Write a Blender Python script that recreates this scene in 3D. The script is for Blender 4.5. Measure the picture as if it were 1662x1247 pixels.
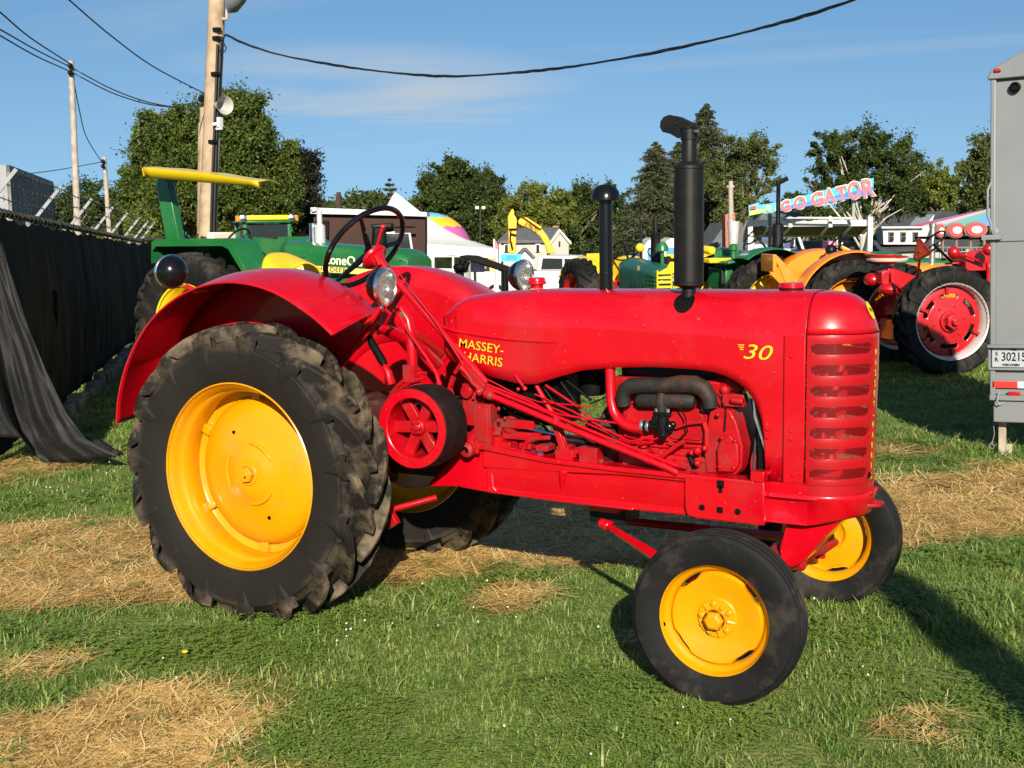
import bpy, math, random
import numpy as np
from mathutils import Vector, Matrix, noise
R = math.radians
PI = math.pi
rnd = random.Random(7)
nr = np.random.RandomState(11)
for o in list(bpy.data.objects):
    bpy.data.objects.remove(o)
sc = bpy.context.scene
col = sc.collection

# ------------------------------------------------------------------ camera
F, CW, CH = 2091.7, 1662.0, 1247.0
CAM = Vector((4.566, -5.099, 2.058))
yaw, pit, rol = .516, .122, -.015
fw = Vector((-math.sin(yaw) * math.cos(pit), math.cos(yaw) * math.cos(pit), -math.sin(pit)))
rt = Vector((math.cos(yaw), math.sin(yaw), 0))
up = rt.cross(fw)
rt, up = rt * math.cos(rol) + up * math.sin(rol), up * math.cos(rol) - rt * math.sin(rol)
cd = bpy.data.cameras.new('camera')
cam = bpy.data.objects.new('camera', cd)
col.objects.link(cam)
m = Matrix((rt, up, -fw)).transposed().to_4x4()
m.translation = CAM
cam.matrix_world = m
cd.sensor_width = 36
cd.lens = F * 36 / CW
cd.clip_start = .1
cd.clip_end = 3000
sc.camera = cam

# ------------------------------------------------------------------ sun and sky
SUN = Vector((1.15, -1.85, 1.0)).normalized()
el = math.asin(SUN.z)
az = math.atan2(SUN.x, SUN.y)
w = bpy.data.worlds.new('World')
sc.world = w
w.use_nodes = True
nt = w.node_tree
nt.nodes.clear()
N = nt.nodes.new
L = nt.links.new
out = N('ShaderNodeOutputWorld')
bg = N('ShaderNodeBackground')
bg.inputs['Strength'].default_value = .057
sky = N('ShaderNodeTexSky')
sky.sky_type = 'NISHITA'
sky.sun_disc = False
sky.sun_elevation = el
sky.sun_rotation = az
sky.altitude = 200
sky.air_density = 1.0
sky.dust_density = .3
sky.ozone_density = 2.0
tc = N('ShaderNodeTexCoord')
lift = N('ShaderNodeVectorMath'); lift.operation = 'ADD'; lift.inputs[1].default_value = (0, 0, .14)
nrmv = N('ShaderNodeVectorMath'); nrmv.operation = 'NORMALIZE'
L(tc.outputs['Generated'], lift.inputs[0]); L(lift.outputs[0], nrmv.inputs[0]); L(nrmv.outputs[0], sky.inputs[0])
# thin cirrus streaks: noise on the direction projected onto a high plane
sp = N('ShaderNodeSeparateXYZ')
L(tc.outputs['Generated'], sp.inputs[0])
mx = N('ShaderNodeMath'); mx.operation = 'MAXIMUM'; mx.inputs[1].default_value = .02
L(sp.outputs['Z'], mx.inputs[0])
dv = []
for k in 'XY':
    d_ = N('ShaderNodeMath'); d_.operation = 'DIVIDE'
    L(sp.outputs[k], d_.inputs[0]); L(mx.outputs[0], d_.inputs[1]); dv.append(d_)
cb = N('ShaderNodeCombineXYZ')
L(dv[0].outputs[0], cb.inputs[0]); L(dv[1].outputs[0], cb.inputs[1])
mp = N('ShaderNodeMapping')
mp.inputs['Rotation'].default_value = (0, 0, R(-38))
mp.inputs['Scale'].default_value = (.13, .30, 1)
mp.inputs['Location'].default_value = (1.7, .35, 0)
L(cb.outputs[0], mp.inputs[0])
n1 = N('ShaderNodeTexNoise'); n1.inputs['Scale'].default_value = 1.0
n1.inputs['Detail'].default_value = 9; n1.inputs['Roughness'].default_value = .55
n1.inputs['Distortion'].default_value = .5
L(mp.outputs[0], n1.inputs['Vector'])
cr = N('ShaderNodeValToRGB')
cr.color_ramp.elements[0].position = .52; cr.color_ramp.elements[0].color = (0, 0, 0, 1)
cr.color_ramp.elements[1].position = .80; cr.color_ramp.elements[1].color = (.6, .6, .6, 1)
L(n1.outputs['Fac'], cr.inputs[0])
mc = N('ShaderNodeMix'); mc.data_type = 'RGBA'
# one broad soft cirrus patch, low in the sky
td_ = (fw + rt * ((575 - CW / 2) / F) - up * ((160 - CH / 2) / F)).normalized(); tdir = tuple(td_)
sb = N('ShaderNodeVectorMath'); sb.operation = 'SUBTRACT'; sb.inputs[1].default_value = tdir
L(tc.outputs['Generated'], sb.inputs[0])
m5 = N('ShaderNodeMapping'); m5.inputs['Rotation'].default_value = (0, 0, -math.atan2(-tdir[0], tdir[1])); m5.inputs['Scale'].default_value = (5.4, 5.4, 24)
L(sb.outputs[0], m5.inputs[0])
ln5 = N('ShaderNodeVectorMath'); ln5.operation = 'LENGTH'; L(m5.outputs[0], ln5.inputs[0])
mr5 = N('ShaderNodeMapRange'); mr5.interpolation_type = 'SMOOTHSTEP'; mr5.inputs[1].default_value = 1.3; mr5.inputs[2].default_value = .2; mr5.inputs[3].default_value = 0; mr5.inputs[4].default_value = 1
L(ln5.outputs['Value'], mr5.inputs[0])
cr5 = N('ShaderNodeValToRGB'); cr5.color_ramp.elements[0].position = .34; cr5.color_ramp.elements[1].position = .56; cr5.color_ramp.elements[1].color = (1, 1, 1, 1)
L(n1.outputs['Fac'], cr5.inputs[0])
mu5 = N('ShaderNodeMath'); mu5.operation = 'MULTIPLY'; L(mr5.outputs[0], mu5.inputs[0]); L(cr5.outputs[0], mu5.inputs[1])
hz5 = N('ShaderNodeMapRange'); hz5.interpolation_type = 'SMOOTHSTEP'; hz5.inputs[1].default_value = .24; hz5.inputs[2].default_value = -.02; hz5.inputs[3].default_value = 0; hz5.inputs[4].default_value = .24
L(sp.outputs['Z'], hz5.inputs[0])
mx5 = N('ShaderNodeMath'); mx5.operation = 'MAXIMUM'; L(cr.outputs[0], mx5.inputs[0]); L(mu5.outputs[0], mx5.inputs[1])
mx6 = N('ShaderNodeMath'); mx6.operation = 'MAXIMUM'; L(mx5.outputs[0], mx6.inputs[0]); L(hz5.outputs[0], mx6.inputs[1])
L(mx6.outputs[0], mc.inputs[0])
# photograph's blue is a little richer than the model sky
hs = N('ShaderNodeMix'); hs.data_type = 'RGBA'; hs.blend_type = 'MULTIPLY'; hs.inputs[0].default_value = 1
L(sky.outputs[0], hs.inputs[6]); hs.inputs[7].default_value = (.66, .93, 1.04, 1)
L(hs.outputs[2], mc.inputs[6])
mc.inputs[7].default_value = (4.5, 5.3, 6.1, 1)
L(mc.outputs[2], bg.inputs['Color'])
L(bg.outputs[0], out.inputs['Surface'])
sl = bpy.data.lights.new('sun', 'SUN')
sl.energy = 5.0
sl.angle = R(.5)
sl.color = (1, .90, .76)
so = bpy.data.objects.new('sun', sl)
so.rotation_euler = SUN.to_track_quat('Z', 'Y').to_euler()
so.location = (0, 0, 40)
col.objects.link(so)
vs = sc.view_settings
vs.view_transform = 'Standard'
vs.look = 'None'
vs.exposure = 0.95
vs.gamma = 1
vs.use_curve_mapping = False
sc.render.engine = 'CYCLES'
sc.cycles.max_bounces = 6
sc.cycles.transparent_max_bounces = 8
sc.cycles.use_denoising = True

# ------------------------------------------------------------------ helpers
def ray(px, py):
    return fw + rt * ((px - CW / 2) / F) - up * ((py - CH / 2) / F)
def spot(px, py, D):
    """point seen at photo pixel (px, py) at horizontal distance D"""
    d = ray(px, py)
    return CAM + d * (D / math.hypot(d.x, d.y))
def dist(x, y):
    return math.hypot(x - CAM.x, y - CAM.y)
def gz(x, y):
    d = dist(x, y)
    return 0.0 if d < 21 else -(d - 21) * .031 * min(1, (d - 21) / 12)
def gspot(px, D):
    p = spot(px, 500, D)
    return Vector((p.x, p.y, gz(p.x, p.y)))
def pxm(D):
    return F / D
VIEW = math.atan2(fw.y, fw.x)

def tag(o, label=None, cat=None, group=None, kind=None):
    if label: o['label'] = label
    if cat: o['category'] = cat
    if group: o['group'] = group
    if kind: o['kind'] = kind
    return o
def empty(name, label, cat, loc=(0, 0, 0), rz=0, group=None):
    o = bpy.data.objects.new(name, None)
    o.empty_display_size = .2
    o.location = loc
    o.rotation_euler = (0, 0, rz)
    col.objects.link(o)
    return tag(o, label, cat, group)
def copy_tree(o, parent=None):
    c = o.copy()
    col.objects.link(c)
    if parent is not None: c.parent = parent
    for ch in list(o.children):
        copy_tree(ch, c)
    return c

SPLIT = set('fan_pulley rivet panel_screw panel_seam front_side_panel bolt_hole disc_hole wheel_nut rim_lug hose_clamp wiring control_rod wheel_spoke number_stripe cooling_fin lens_rib side_swage fan_blade brake_band radius_rod pedal_linkage drain_cock core_brace spoke window_bar slat'.split())
class MB:
    def __init__(s):
        s.v = []; s.f = []; s.m = []
    def add(s, vs, fs, m=0):
        b = len(s.v)
        s.v.extend(tuple(q) for q in vs)
        for f in fs:
            s.f.append(tuple(b + i for i in f)); s.m.append(m)
        return s
    def box(s, c, d, rot=None, m=0):
        c = Vector(c); h = Vector(d) * .5
        P = [Vector((x, y, z)) for x in (-h.x, h.x) for y in (-h.y, h.y) for z in (-h.z, h.z)]
        if rot is not None:
            q = rot if isinstance(rot, Matrix) else Matrix.Rotation(rot, 3, 'Z')
            P = [q @ p for p in P]
        return s.add([c + p for p in P], [(0, 1, 3, 2), (4, 6, 7, 5), (0, 4, 5, 1), (2, 3, 7, 6), (0, 2, 6, 4), (1, 5, 7, 3)], m)
    def bx(s, x0, x1, y0, y1, z0, z1, m=0):
        return s.box(((x0 + x1) / 2, (y0 + y1) / 2, (z0 + z1) / 2), (abs(x1 - x0), abs(y1 - y0), abs(z1 - z0)), None, m)
    def tube(s, pts, r, n=8, cap=True, m=0, closed=False):
        P = [Vector(p) for p in pts]; k = len(P)
        rr = r if isinstance(r, (list, tuple)) else [r] * k
        b = len(s.v); pn = None
        for i, p in enumerate(P):
            if closed: t = P[(i + 1) % k] - P[i - 1]
            else: t = P[min(i + 1, k - 1)] - P[max(i - 1, 0)]
            if t.length < 1e-9: t = Vector((0, 0, 1))
            t.normalize()
            if pn is None:
                a = Vector((0, 0, 1)) if abs(t.z) < .9 else Vector((1, 0, 0))
                u = t.cross(a).normalized()
            else:
                u = (pn - t * pn.dot(t))
                u = u.normalized() if u.length > 1e-6 else t.orthogonal().normalized()
            pn = u; v = t.cross(u)
            for j in range(n):
                a = 2 * PI * j / n
                s.v.append(tuple(p + (u * math.cos(a) + v * math.sin(a)) * rr[i]))
        for i in range(k if closed else k - 1):
            i2 = (i + 1) % k
            for j in range(n):
                j2 = (j + 1) % n
                s.f.append((b + i * n + j, b + i * n + j2, b + i2 * n + j2, b + i2 * n + j)); s.m.append(m)
        if cap and not closed:
            s.f.append(tuple(b + j for j in range(n))[::-1]); s.m.append(m)
            s.f.append(tuple(b + (k - 1) * n + j for j in range(n))); s.m.append(m)
        return s
    def lathe(s, prof, c=(0, 0, 0), ax=(0, 0, 1), n=32, m=0, a0=0, a1=2 * PI, seg_m=None):
        """prof: list of (radius, height along axis)"""
        c = Vector(c); ax = Vector(ax).normalized()
        u = ax.orthogonal().normalized() if abs(ax.y) < .99 else Vector((1, 0, 0))
        v = ax.cross(u)
        full = abs(a1 - a0 - 2 * PI) < 1e-6
        nn = n if full else n + 1
        b = len(s.v)
        for r_, h in prof:
            for j in range(nn):
                a = a0 + (a1 - a0) * j / n
                s.v.append(tuple(c + ax * h + (u * math.cos(a) + v * math.sin(a)) * max(r_, 1e-5)))
        for i in range(len(prof) - 1):
            mm = seg_m[i] if seg_m else m
            for j in range(n):
                j2 = (j + 1) % nn
                s.f.append((b + i * nn + j, b + i * nn + j2, b + (i + 1) * nn + j2, b + (i + 1) * nn + j)); s.m.append(mm)
        return s
    def prism(s, poly, y0, y1, plane='xz', m=0):
        """poly 2D extruded along the remaining axis"""
        n = len(poly)
        def mk(a, b_, c_):
            return {'xz': (a, c_, b_), 'xy': (a, b_, c_), 'yz': (c_, a, b_)}[plane]
        V = [mk(a, b_, y0) for a, b_ in poly] + [mk(a, b_, y1) for a, b_ in poly]
        fs = [tuple(range(n)), tuple(range(2 * n - 1, n - 1, -1))] + [(i, i + n, (i + 1) % n + n, (i + 1) % n) for i in range(n)]
        return s.add(V, fs, m)
    def grid(s, fn, nu, nv, m=0, skip=None):
        b = len(s.v)
        for i in range(nu + 1):
            for j in range(nv + 1):
                s.v.append(tuple(fn(i / nu, j / nv)))
        for i in range(nu):
            for j in range(nv):
                if skip and skip(i, j): continue
                a = b + i * (nv + 1) + j
                s.f.append((a, a + nv + 1, a + nv + 2, a + 1)); s.m.append(m)
        return s
    def ball(s, c, r, n=16, k=8, sc_=(1, 1, 1), m=0):
        c = Vector(c)
        b0 = len(s.v)
        s.lathe([(math.sin(PI * i / k) * r, -math.cos(PI * i / k) * r) for i in range(k + 1)], (0, 0, 0), (0, 0, 1), n, m)
        for i in range(b0, len(s.v)):
            p = s.v[i]; s.v[i] = (c.x + p[0] * sc_[0], c.y + p[1] * sc_[1], c.z + p[2] * sc_[2])
        return s
    def xf(s, M, start=0):
        for i in range(start, len(s.v)):
            s.v[i] = tuple(M @ Vector(s.v[i]))
        return s
    def islands(s):
        par = list(range(len(s.v)))
        def find(a):
            while par[a] != a:
                par[a] = par[par[a]]; a = par[a]
            return a
        for f in s.f:
            a = find(f[0])
            for q in f[1:]:
                b = find(q)
                if a != b: par[b] = a
        groups = {}
        for f, m_ in zip(s.f, s.m): groups.setdefault(find(f[0]), []).append((f, m_))
        out = []
        for g in groups.values():
            n = MB(); mp = {}
            for f, m_ in g:
                for q in f:
                    if q not in mp: mp[q] = len(n.v); n.v.append(s.v[q])
                n.f.append(tuple(mp[q] for q in f)); n.m.append(m_)
            out.append(n)
        return out
    def build(s, name, mats, parent=None, off=None, smooth=35, bevel=0, solid=0, bseg=2, soff=-1, split=None):
        if split is None: split = name in SPLIT
        if split:
            os_ = [n.build(name, mats, parent, off, smooth, bevel, solid, bseg, soff, False) for n in s.islands()]
            return os_[0]
        me = bpy.data.meshes.new(name)
        me.from_pydata(s.v, [], s.f)
        if not isinstance(mats, (list, tuple)): mats = [mats]
        for q in mats: me.materials.append(q)
        if len(mats) > 1: me.polygons.foreach_set('material_index', s.m)
        me.validate()
        import bmesh
        bm = bmesh.new(); bm.from_mesh(me)
        bmesh.ops.remove_doubles(bm, verts=bm.verts, dist=1e-5)
        bmesh.ops.recalc_face_normals(bm, faces=bm.faces)
        bm.to_mesh(me); bm.free()
        if smooth:
            me.shade_smooth()
            me.set_sharp_from_angle(angle=R(smooth))
        o = bpy.data.objects.new(name, me)
        col.objects.link(o)
        if parent is not None: o.parent = parent
        if off is not None: o.location = off
        if solid:
            q = o.modifiers.new('s', 'SOLIDIFY'); q.thickness = solid; q.offset = soff
        if bevel:
            q = o.modifiers.new('b', 'BEVEL'); q.width = bevel; q.segments = bseg; q.limit_method = 'ANGLE'; q.angle_limit = R(40)
            q.harden_normals = False
        return o

# ------------------------------------------------------------------ materials
def mat(name, colr, rough=.5, metal=0, coat=0, var=.0, vs_=6, bump=0, bs=40, dirt=None, dirt_amt=0, ds=3, spec=.5, trans=0, emit=None, alpha=None, coat_r=.05, space='Object', obj_dust=0):
    mt = bpy.data.materials.new(name)
    mt.use_nodes = True
    t = mt.node_tree; n = t.nodes; l = t.links
    p = n['Principled BSDF']
    p.inputs['Base Color'].default_value = (*colr, 1)
    p.inputs['Roughness'].default_value = rough
    p.inputs['Metallic'].default_value = metal
    p.inputs['Coat Weight'].default_value = coat
    p.inputs['Coat Roughness'].default_value = coat_r
    p.inputs['Specular IOR Level'].default_value = spec
    p.inputs['Transmission Weight'].default_value = trans
    if emit:
        p.inputs['Emission Color'].default_value = (*emit[0], 1); p.inputs['Emission Strength'].default_value = emit[1]
    co = n.new('ShaderNodeTexCoord')
    cur = None
    if var:
        a = n.new('ShaderNodeTexNoise'); a.inputs['Scale'].default_value = vs_; a.inputs['Detail'].default_value = 5
        l.new(co.outputs[space], a.inputs['Vector'])
        mr = n.new('ShaderNodeMapRange'); mr.inputs[1].default_value = .3; mr.inputs[2].default_value = .7
        mr.inputs[3].default_value = 1 - var; mr.inputs[4].default_value = 1 + var
        l.new(a.outputs['Fac'], mr.inputs[0])
        mm = n.new('ShaderNodeMix'); mm.data_type = 'RGBA'; mm.blend_type = 'MULTIPLY'; mm.inputs[0].default_value = 1
        mm.inputs[6].default_value = (*colr, 1)
        l.new(mr.outputs[0], mm.inputs[7])
        cur = mm.outputs[2]
        rr = n.new('ShaderNodeMapRange'); rr.inputs[3].default_value = max(.02, rough - .12 * (1 if rough > .2 else .4)); rr.inputs[4].default_value = min(1, rough + .12)
        l.new(a.outputs['Fac'], rr.inputs[0]); l.new(rr.outputs[0], p.inputs['Roughness'])
    if dirt:
        a = n.new('ShaderNodeTexNoise'); a.inputs['Scale'].default_value = ds; a.inputs['Detail'].default_value = 8; a.inputs['Roughness'].default_value = .65
        l.new(co.outputs[space], a.inputs['Vector'])
        mr = n.new('ShaderNodeMapRange'); mr.inputs[1].default_value = .5; mr.inputs[2].default_value = .72
        mr.inputs[3].default_value = 0; mr.inputs[4].default_value = dirt_amt
        l.new(a.outputs['Fac'], mr.inputs[0])
        mm = n.new('ShaderNodeMix'); mm.data_type = 'RGBA'
        l.new(mr.outputs[0], mm.inputs[0])
        if cur: l.new(cur, mm.inputs[6])
        else: mm.inputs[6].default_value = (*colr, 1)
        mm.inputs[7].default_value = (*dirt, 1)
        cur = mm.outputs[2]
    if cur: l.new(cur, p.inputs['Base Color'])
    if bump:
        a = n.new('ShaderNodeTexNoise'); a.inputs['Scale'].default_value = bs; a.inputs['Detail'].default_value = 4
        l.new(co.outputs[space], a.inputs['Vector'])
        b = n.new('ShaderNodeBump'); b.inputs['Strength'].default_value = bump; b.inputs['Distance'].default_value = .004
        l.new(a.outputs['Fac'], b.inputs['Height']); l.new(b.outputs[0], p.inputs['Normal'])
        if coat: l.new(b.outputs[0], p.inputs['Coat Normal'])
    return mt

def specks(mt, colr, scale=70, lo=.70, hi=.76, amt=.7):
    t = mt.node_tree; n = t.nodes; l = t.links; p = n['Principled BSDF']
    co = n.new('ShaderNodeTexCoord'); a = n.new('ShaderNodeTexNoise'); a.inputs['Scale'].default_value = scale; a.inputs['Detail'].default_value = 3
    l.new(co.outputs['Object'], a.inputs['Vector'])
    mr = n.new('ShaderNodeMapRange'); mr.inputs[1].default_value = lo; mr.inputs[2].default_value = hi; mr.inputs[4].default_value = amt; l.new(a.outputs['Fac'], mr.inputs[0])
    mm = n.new('ShaderNodeMix'); mm.data_type = 'RGBA'; l.new(mr.outputs[0], mm.inputs[0]); mm.inputs[7].default_value = (*colr, 1)
    lk = p.inputs['Base Color'].links
    if lk: l.new(lk[0].from_socket, mm.inputs[6])
    else: mm.inputs[6].default_value = p.inputs['Base Color'].default_value
    l.new(mm.outputs[2], p.inputs['Base Color'])
def font(name, txt, size, mats, parent, M, extr=.0006, offset=0, shear=0, spacing=1.0, width=None, ax='CENTER', sx=1.0):
    """text as a mesh object; M places its own XY plane"""
    c = bpy.data.curves.new(name, 'FONT')
    c.body = txt; c.size = size; c.extrude = extr; c.offset = offset; c.shear = shear
    c.space_character = spacing; c.align_x = ax; c.align_y = 'CENTER'
    c.resolution_u = 3
    o = bpy.data.objects.new(name, c)
    col.objects.link(o)
    dg = bpy.context.evaluated_depsgraph_get()
    me = bpy.data.meshes.new_from_object(o.evaluated_get(dg))
    bpy.data.objects.remove(o)
    me.materials.clear(); me.materials.append(mats)
    if width:
        xs = [v.co.x for v in me.vertices]
        sx = width / (max(xs) - min(xs))
    for v in me.vertices:
        v.co = M @ Vector((v.co.x * sx, v.co.y, v.co.z))
    me.name = name
    q = bpy.data.objects.new(name, me)
    col.objects.link(q)
    if parent is not None: q.parent = parent
    return q
def frame_m(o, x, y):
    x = Vector(x).normalized(); y = Vector(y); y = (y - x * y.dot(x)).normalized(); z = x.cross(y)
    M = Matrix((x, y, z)).transposed().to_4x4(); M.translation = Vector(o)
    return M

red = mat('red_paint', (.385, .0005, .0062), .30, coat=.5, coat_r=.05, spec=.3, var=.08, vs_=3, bump=.05, bs=9, dirt=(.26, .03, .03), dirt_amt=.35, ds=2.6)
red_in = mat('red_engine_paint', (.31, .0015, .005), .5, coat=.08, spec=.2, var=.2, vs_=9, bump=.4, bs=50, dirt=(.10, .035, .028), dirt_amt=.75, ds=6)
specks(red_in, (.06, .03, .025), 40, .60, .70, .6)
yellow = mat('yellow_paint', (.56, .225, .0008), .28, spec=.3, coat=.4, var=.06, vs_=4, bump=.05, bs=16, dirt=(.34, .16, .02), dirt_amt=.45, ds=5)
specks(yellow, (.16, .09, .03), 60, .70, .75, .6)
letter = mat('yellow_letter', (.55, .38, .012), .45)
specks(red, (.34, .10, .09), 55, .69, .75, .45)
grease = mat('greasy_casting', (.045, .012, .010), .85, spec=.1, var=.4, vs_=10, bump=.5, bs=50, dirt=(.10, .07, .05), dirt_amt=.8, ds=8)
black = mat('black_paint', (.004, .004, .0045), .16, spec=.35, var=.03, vs_=5)
satin = mat('satin_black', (.005, .005, .005), .45, spec=.25, var=.25, vs_=7, dirt=(.035, .03, .027), dirt_amt=.3, ds=4)
blackdk = mat('black_enamel', (.003, .003, .003), .6, spec=.1)
chrome = mat('chrome', (.75, .75, .74), .16, metal=1, var=.1, vs_=20)
steel = mat('bare_steel', (.42, .42, .41), .4, metal=.9, var=.15, vs_=20)
rust = mat('rusty_manifold', (.012, .011, .010), .65, spec=.3, var=.3, vs_=14, bump=.5, bs=90, dirt=(.11, .032, .010), dirt_amt=.75, ds=5)
rubber = mat('tyre_rubber', (.011, .0105, .010), .62, spec=.35, var=.25, vs_=5, bump=.35, bs=26, dirt=(.13, .10, .07), dirt_amt=.6, ds=2.6)
rubber2 = mat('smooth_tyre_rubber', (.0075, .0075, .0075), .7, spec=.14, var=.2, vs_=8, bump=.15, bs=50, dirt=(.07, .058, .045), dirt_amt=.55, ds=5)
belt = mat('belt_lagging', (.006, .005, .005), .7, spec=.15, var=.3, vs_=9, bump=.3, bs=50, dirt=(.10, .03, .028), dirt_amt=.25, ds=8)
lensm = mat('headlamp_glass', (.9, .87, .80), .22, trans=.9)
white = mat('white_paint', (.50, .50, .485), .4, var=.03)
# ================================================================== ground
def vn(x, y, s, z=0.0): return noise.noise(Vector((x * s, y * s, z)))
def straw_mask(x, y):
    d = -.67 * x + .74 * (y - 1.75); s = .74 * x + .67 * (y - 1.75)
    n1_ = vn(x, y, 1.3, 3) * .35 + vn(x, y, 4.5, 9) * .22
    def band(a, b): return min(1, max(0, (d - a + n1_) / .28)) * min(1, max(0, (b - d + n1_) / .4))
    v = band(-.95, 1.35) * (1.02 + .45 * vn(x, y, 1.1, 20) + .75 * vn(x, y, 4.2, 31))
    if s < -.6: v = max(v, min(1, max(0, (-2.3 - d + n1_ * .7) / .35)) * min(1, max(0, (-.95 - s + n1_) / .35)) * (.76 + .5 * vn(x, y, 2.2, 20) + .5 * vn(x, y, 5.2, 22)))
    for cx, cy, rx, a in ((1.12, 1.0, .22, .75), (3.46, .06, .20, .35), (-4.75, 2.5, .75, .75), (1.9, 6.4, .35, .6), (-.4, -1.0, .15, .5), (2.1, .55, .12, .35)):
        q = math.hypot(x - cx, (y - cy) * .8) / rx
        v = max(v, a * min(1, max(0, (1.1 - q + n1_ * 1.5) / .35)))
    return min(1, max(0, v))
def axis_(lo, hi, st, far, g=1.22):
    a = list(np.arange(lo, hi + 1e-6, st)); s = st
    while a[-1] < far: s *= g; a.append(a[-1] + s)
    s = st
    while a[0] > -far: s *= g; a.insert(0, a[0] - s)
    return np.array(a)
gx = axis_(-7.5, 7.0, .07, 900); gy = axis_(-2.6, 11.5, .07, 900)
GX, GY = np.meshgrid(gx, gy, indexing='ij')
nx_, ny_ = GX.shape
fx, fy = GX.ravel(), GY.ravel()
co = np.zeros((nx_ * ny_, 3)); co[:, 0] = fx; co[:, 1] = fy
at_ = np.zeros(nx_ * ny_)
for i in range(nx_ * ny_):
    x, y = fx[i], fy[i]
    z = gz(x, y)
    if -8 < x < 7.5 and -3.2 < y < 12:
        at_[i] = straw_mask(x, y)
        z += .012 * vn(x, y, 2.0, 5) + .006 * vn(x, y, 9, 2) - .006
    co[i, 2] = z
idx = np.arange(nx_ * ny_).reshape(nx_, ny_)
fa = np.stack([idx[:-1, :-1], idx[1:, :-1], idx[1:, 1:], idx[:-1, 1:]], -1).reshape(-1, 4)
me = bpy.data.meshes.new('ground')
me.vertices.add(len(co)); me.vertices.foreach_set('co', co.ravel())
me.loops.add(fa.size); me.loops.foreach_set('vertex_index', fa.ravel())
me.polygons.add(len(fa)); me.polygons.foreach_set('loop_start', np.arange(0, fa.size, 4)); 
me.update(calc_edges=True); me.shade_smooth()
ca = me.attributes.new('straw', 'FLOAT', 'POINT'); ca.data.foreach_set('value', at_)
ground = bpy.data.objects.new('ground', me); col.objects.link(ground); ground['kind'] = 'structure'
gm = bpy.data.materials.new('turf'); gm.use_nodes = True
t_ = gm.node_tree; n_ = t_.nodes; l_ = t_.links; pb = n_['Principled BSDF']; pb.inputs['Roughness'].default_value = .95; pb.inputs['Specular IOR Level'].default_value = .1
tcx = n_.new('ShaderNodeTexCoord')
def noi(scale, det=6):
    a = n_.new('ShaderNodeTexNoise'); a.inputs['Scale'].default_value = scale; a.inputs['Detail'].default_value = det; l_.new(tcx.outputs['Object'], a.inputs['Vector']); return a.outputs['Fac']
def ramp(fac, *st):
    r_ = n_.new('ShaderNodeValToRGB'); e = r_.color_ramp.elements
    e[0].position, e[0].color = st[0][0], (*st[0][1], 1); e[1].position, e[1].color = st[-1][0], (*st[-1][1], 1)
    for p_, c_ in st[1:-1]: q = e.new(p_); q.color = (*c_, 1)
    l_.new(fac, r_.inputs[0]); return r_.outputs[0]
def mix(f, a, b):
    m_ = n_.new('ShaderNodeMix'); m_.data_type = 'RGBA'
    if isinstance(f, float): m_.inputs[0].default_value = f
    else: l_.new(f, m_.inputs[0])
    l_.new(a, m_.inputs[6]); l_.new(b, m_.inputs[7]); return m_.outputs[2]
gA = ramp(noi(.45), (.3, (.09, .13, .03)), (.55, (.12, .165, .04)), (.75, (.17, .185, .06)))
gB = ramp(noi(26, 8), (.3, (.05, .07, .018)), (.6, (.14, .18, .045)), (.8, (.22, .25, .08)))
gcol = mix(.55, gA, gB)
scol = ramp(noi(30, 8), (.3, (.022, .013, .006)), (.55, (.09, .055, .02)), (.8, (.28, .185, .07)))
an = n_.new('ShaderNodeAttribute'); an.attribute_name = 'straw'
l_.new(mix(an.outputs['Fac'], gcol, scol), pb.inputs['Base Color'])
bp_ = n_.new('ShaderNodeBump'); bp_.inputs['Strength'].default_value = .8; bp_.inputs['Distance'].default_value = .03
l_.new(noi(35, 6), bp_.inputs['Height']); l_.new(bp_.outputs[0], pb.inputs['Normal'])
me.materials.append(gm)
# ================================================================== the red tractor
def PY(px, py, y):
    d = ray(px, py); return CAM + d * ((y - CAM.y) / d.y)
def PX(px, py, x):
    d = ray(px, py); return CAM + d * ((x - CAM.x) / d.x)

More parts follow.
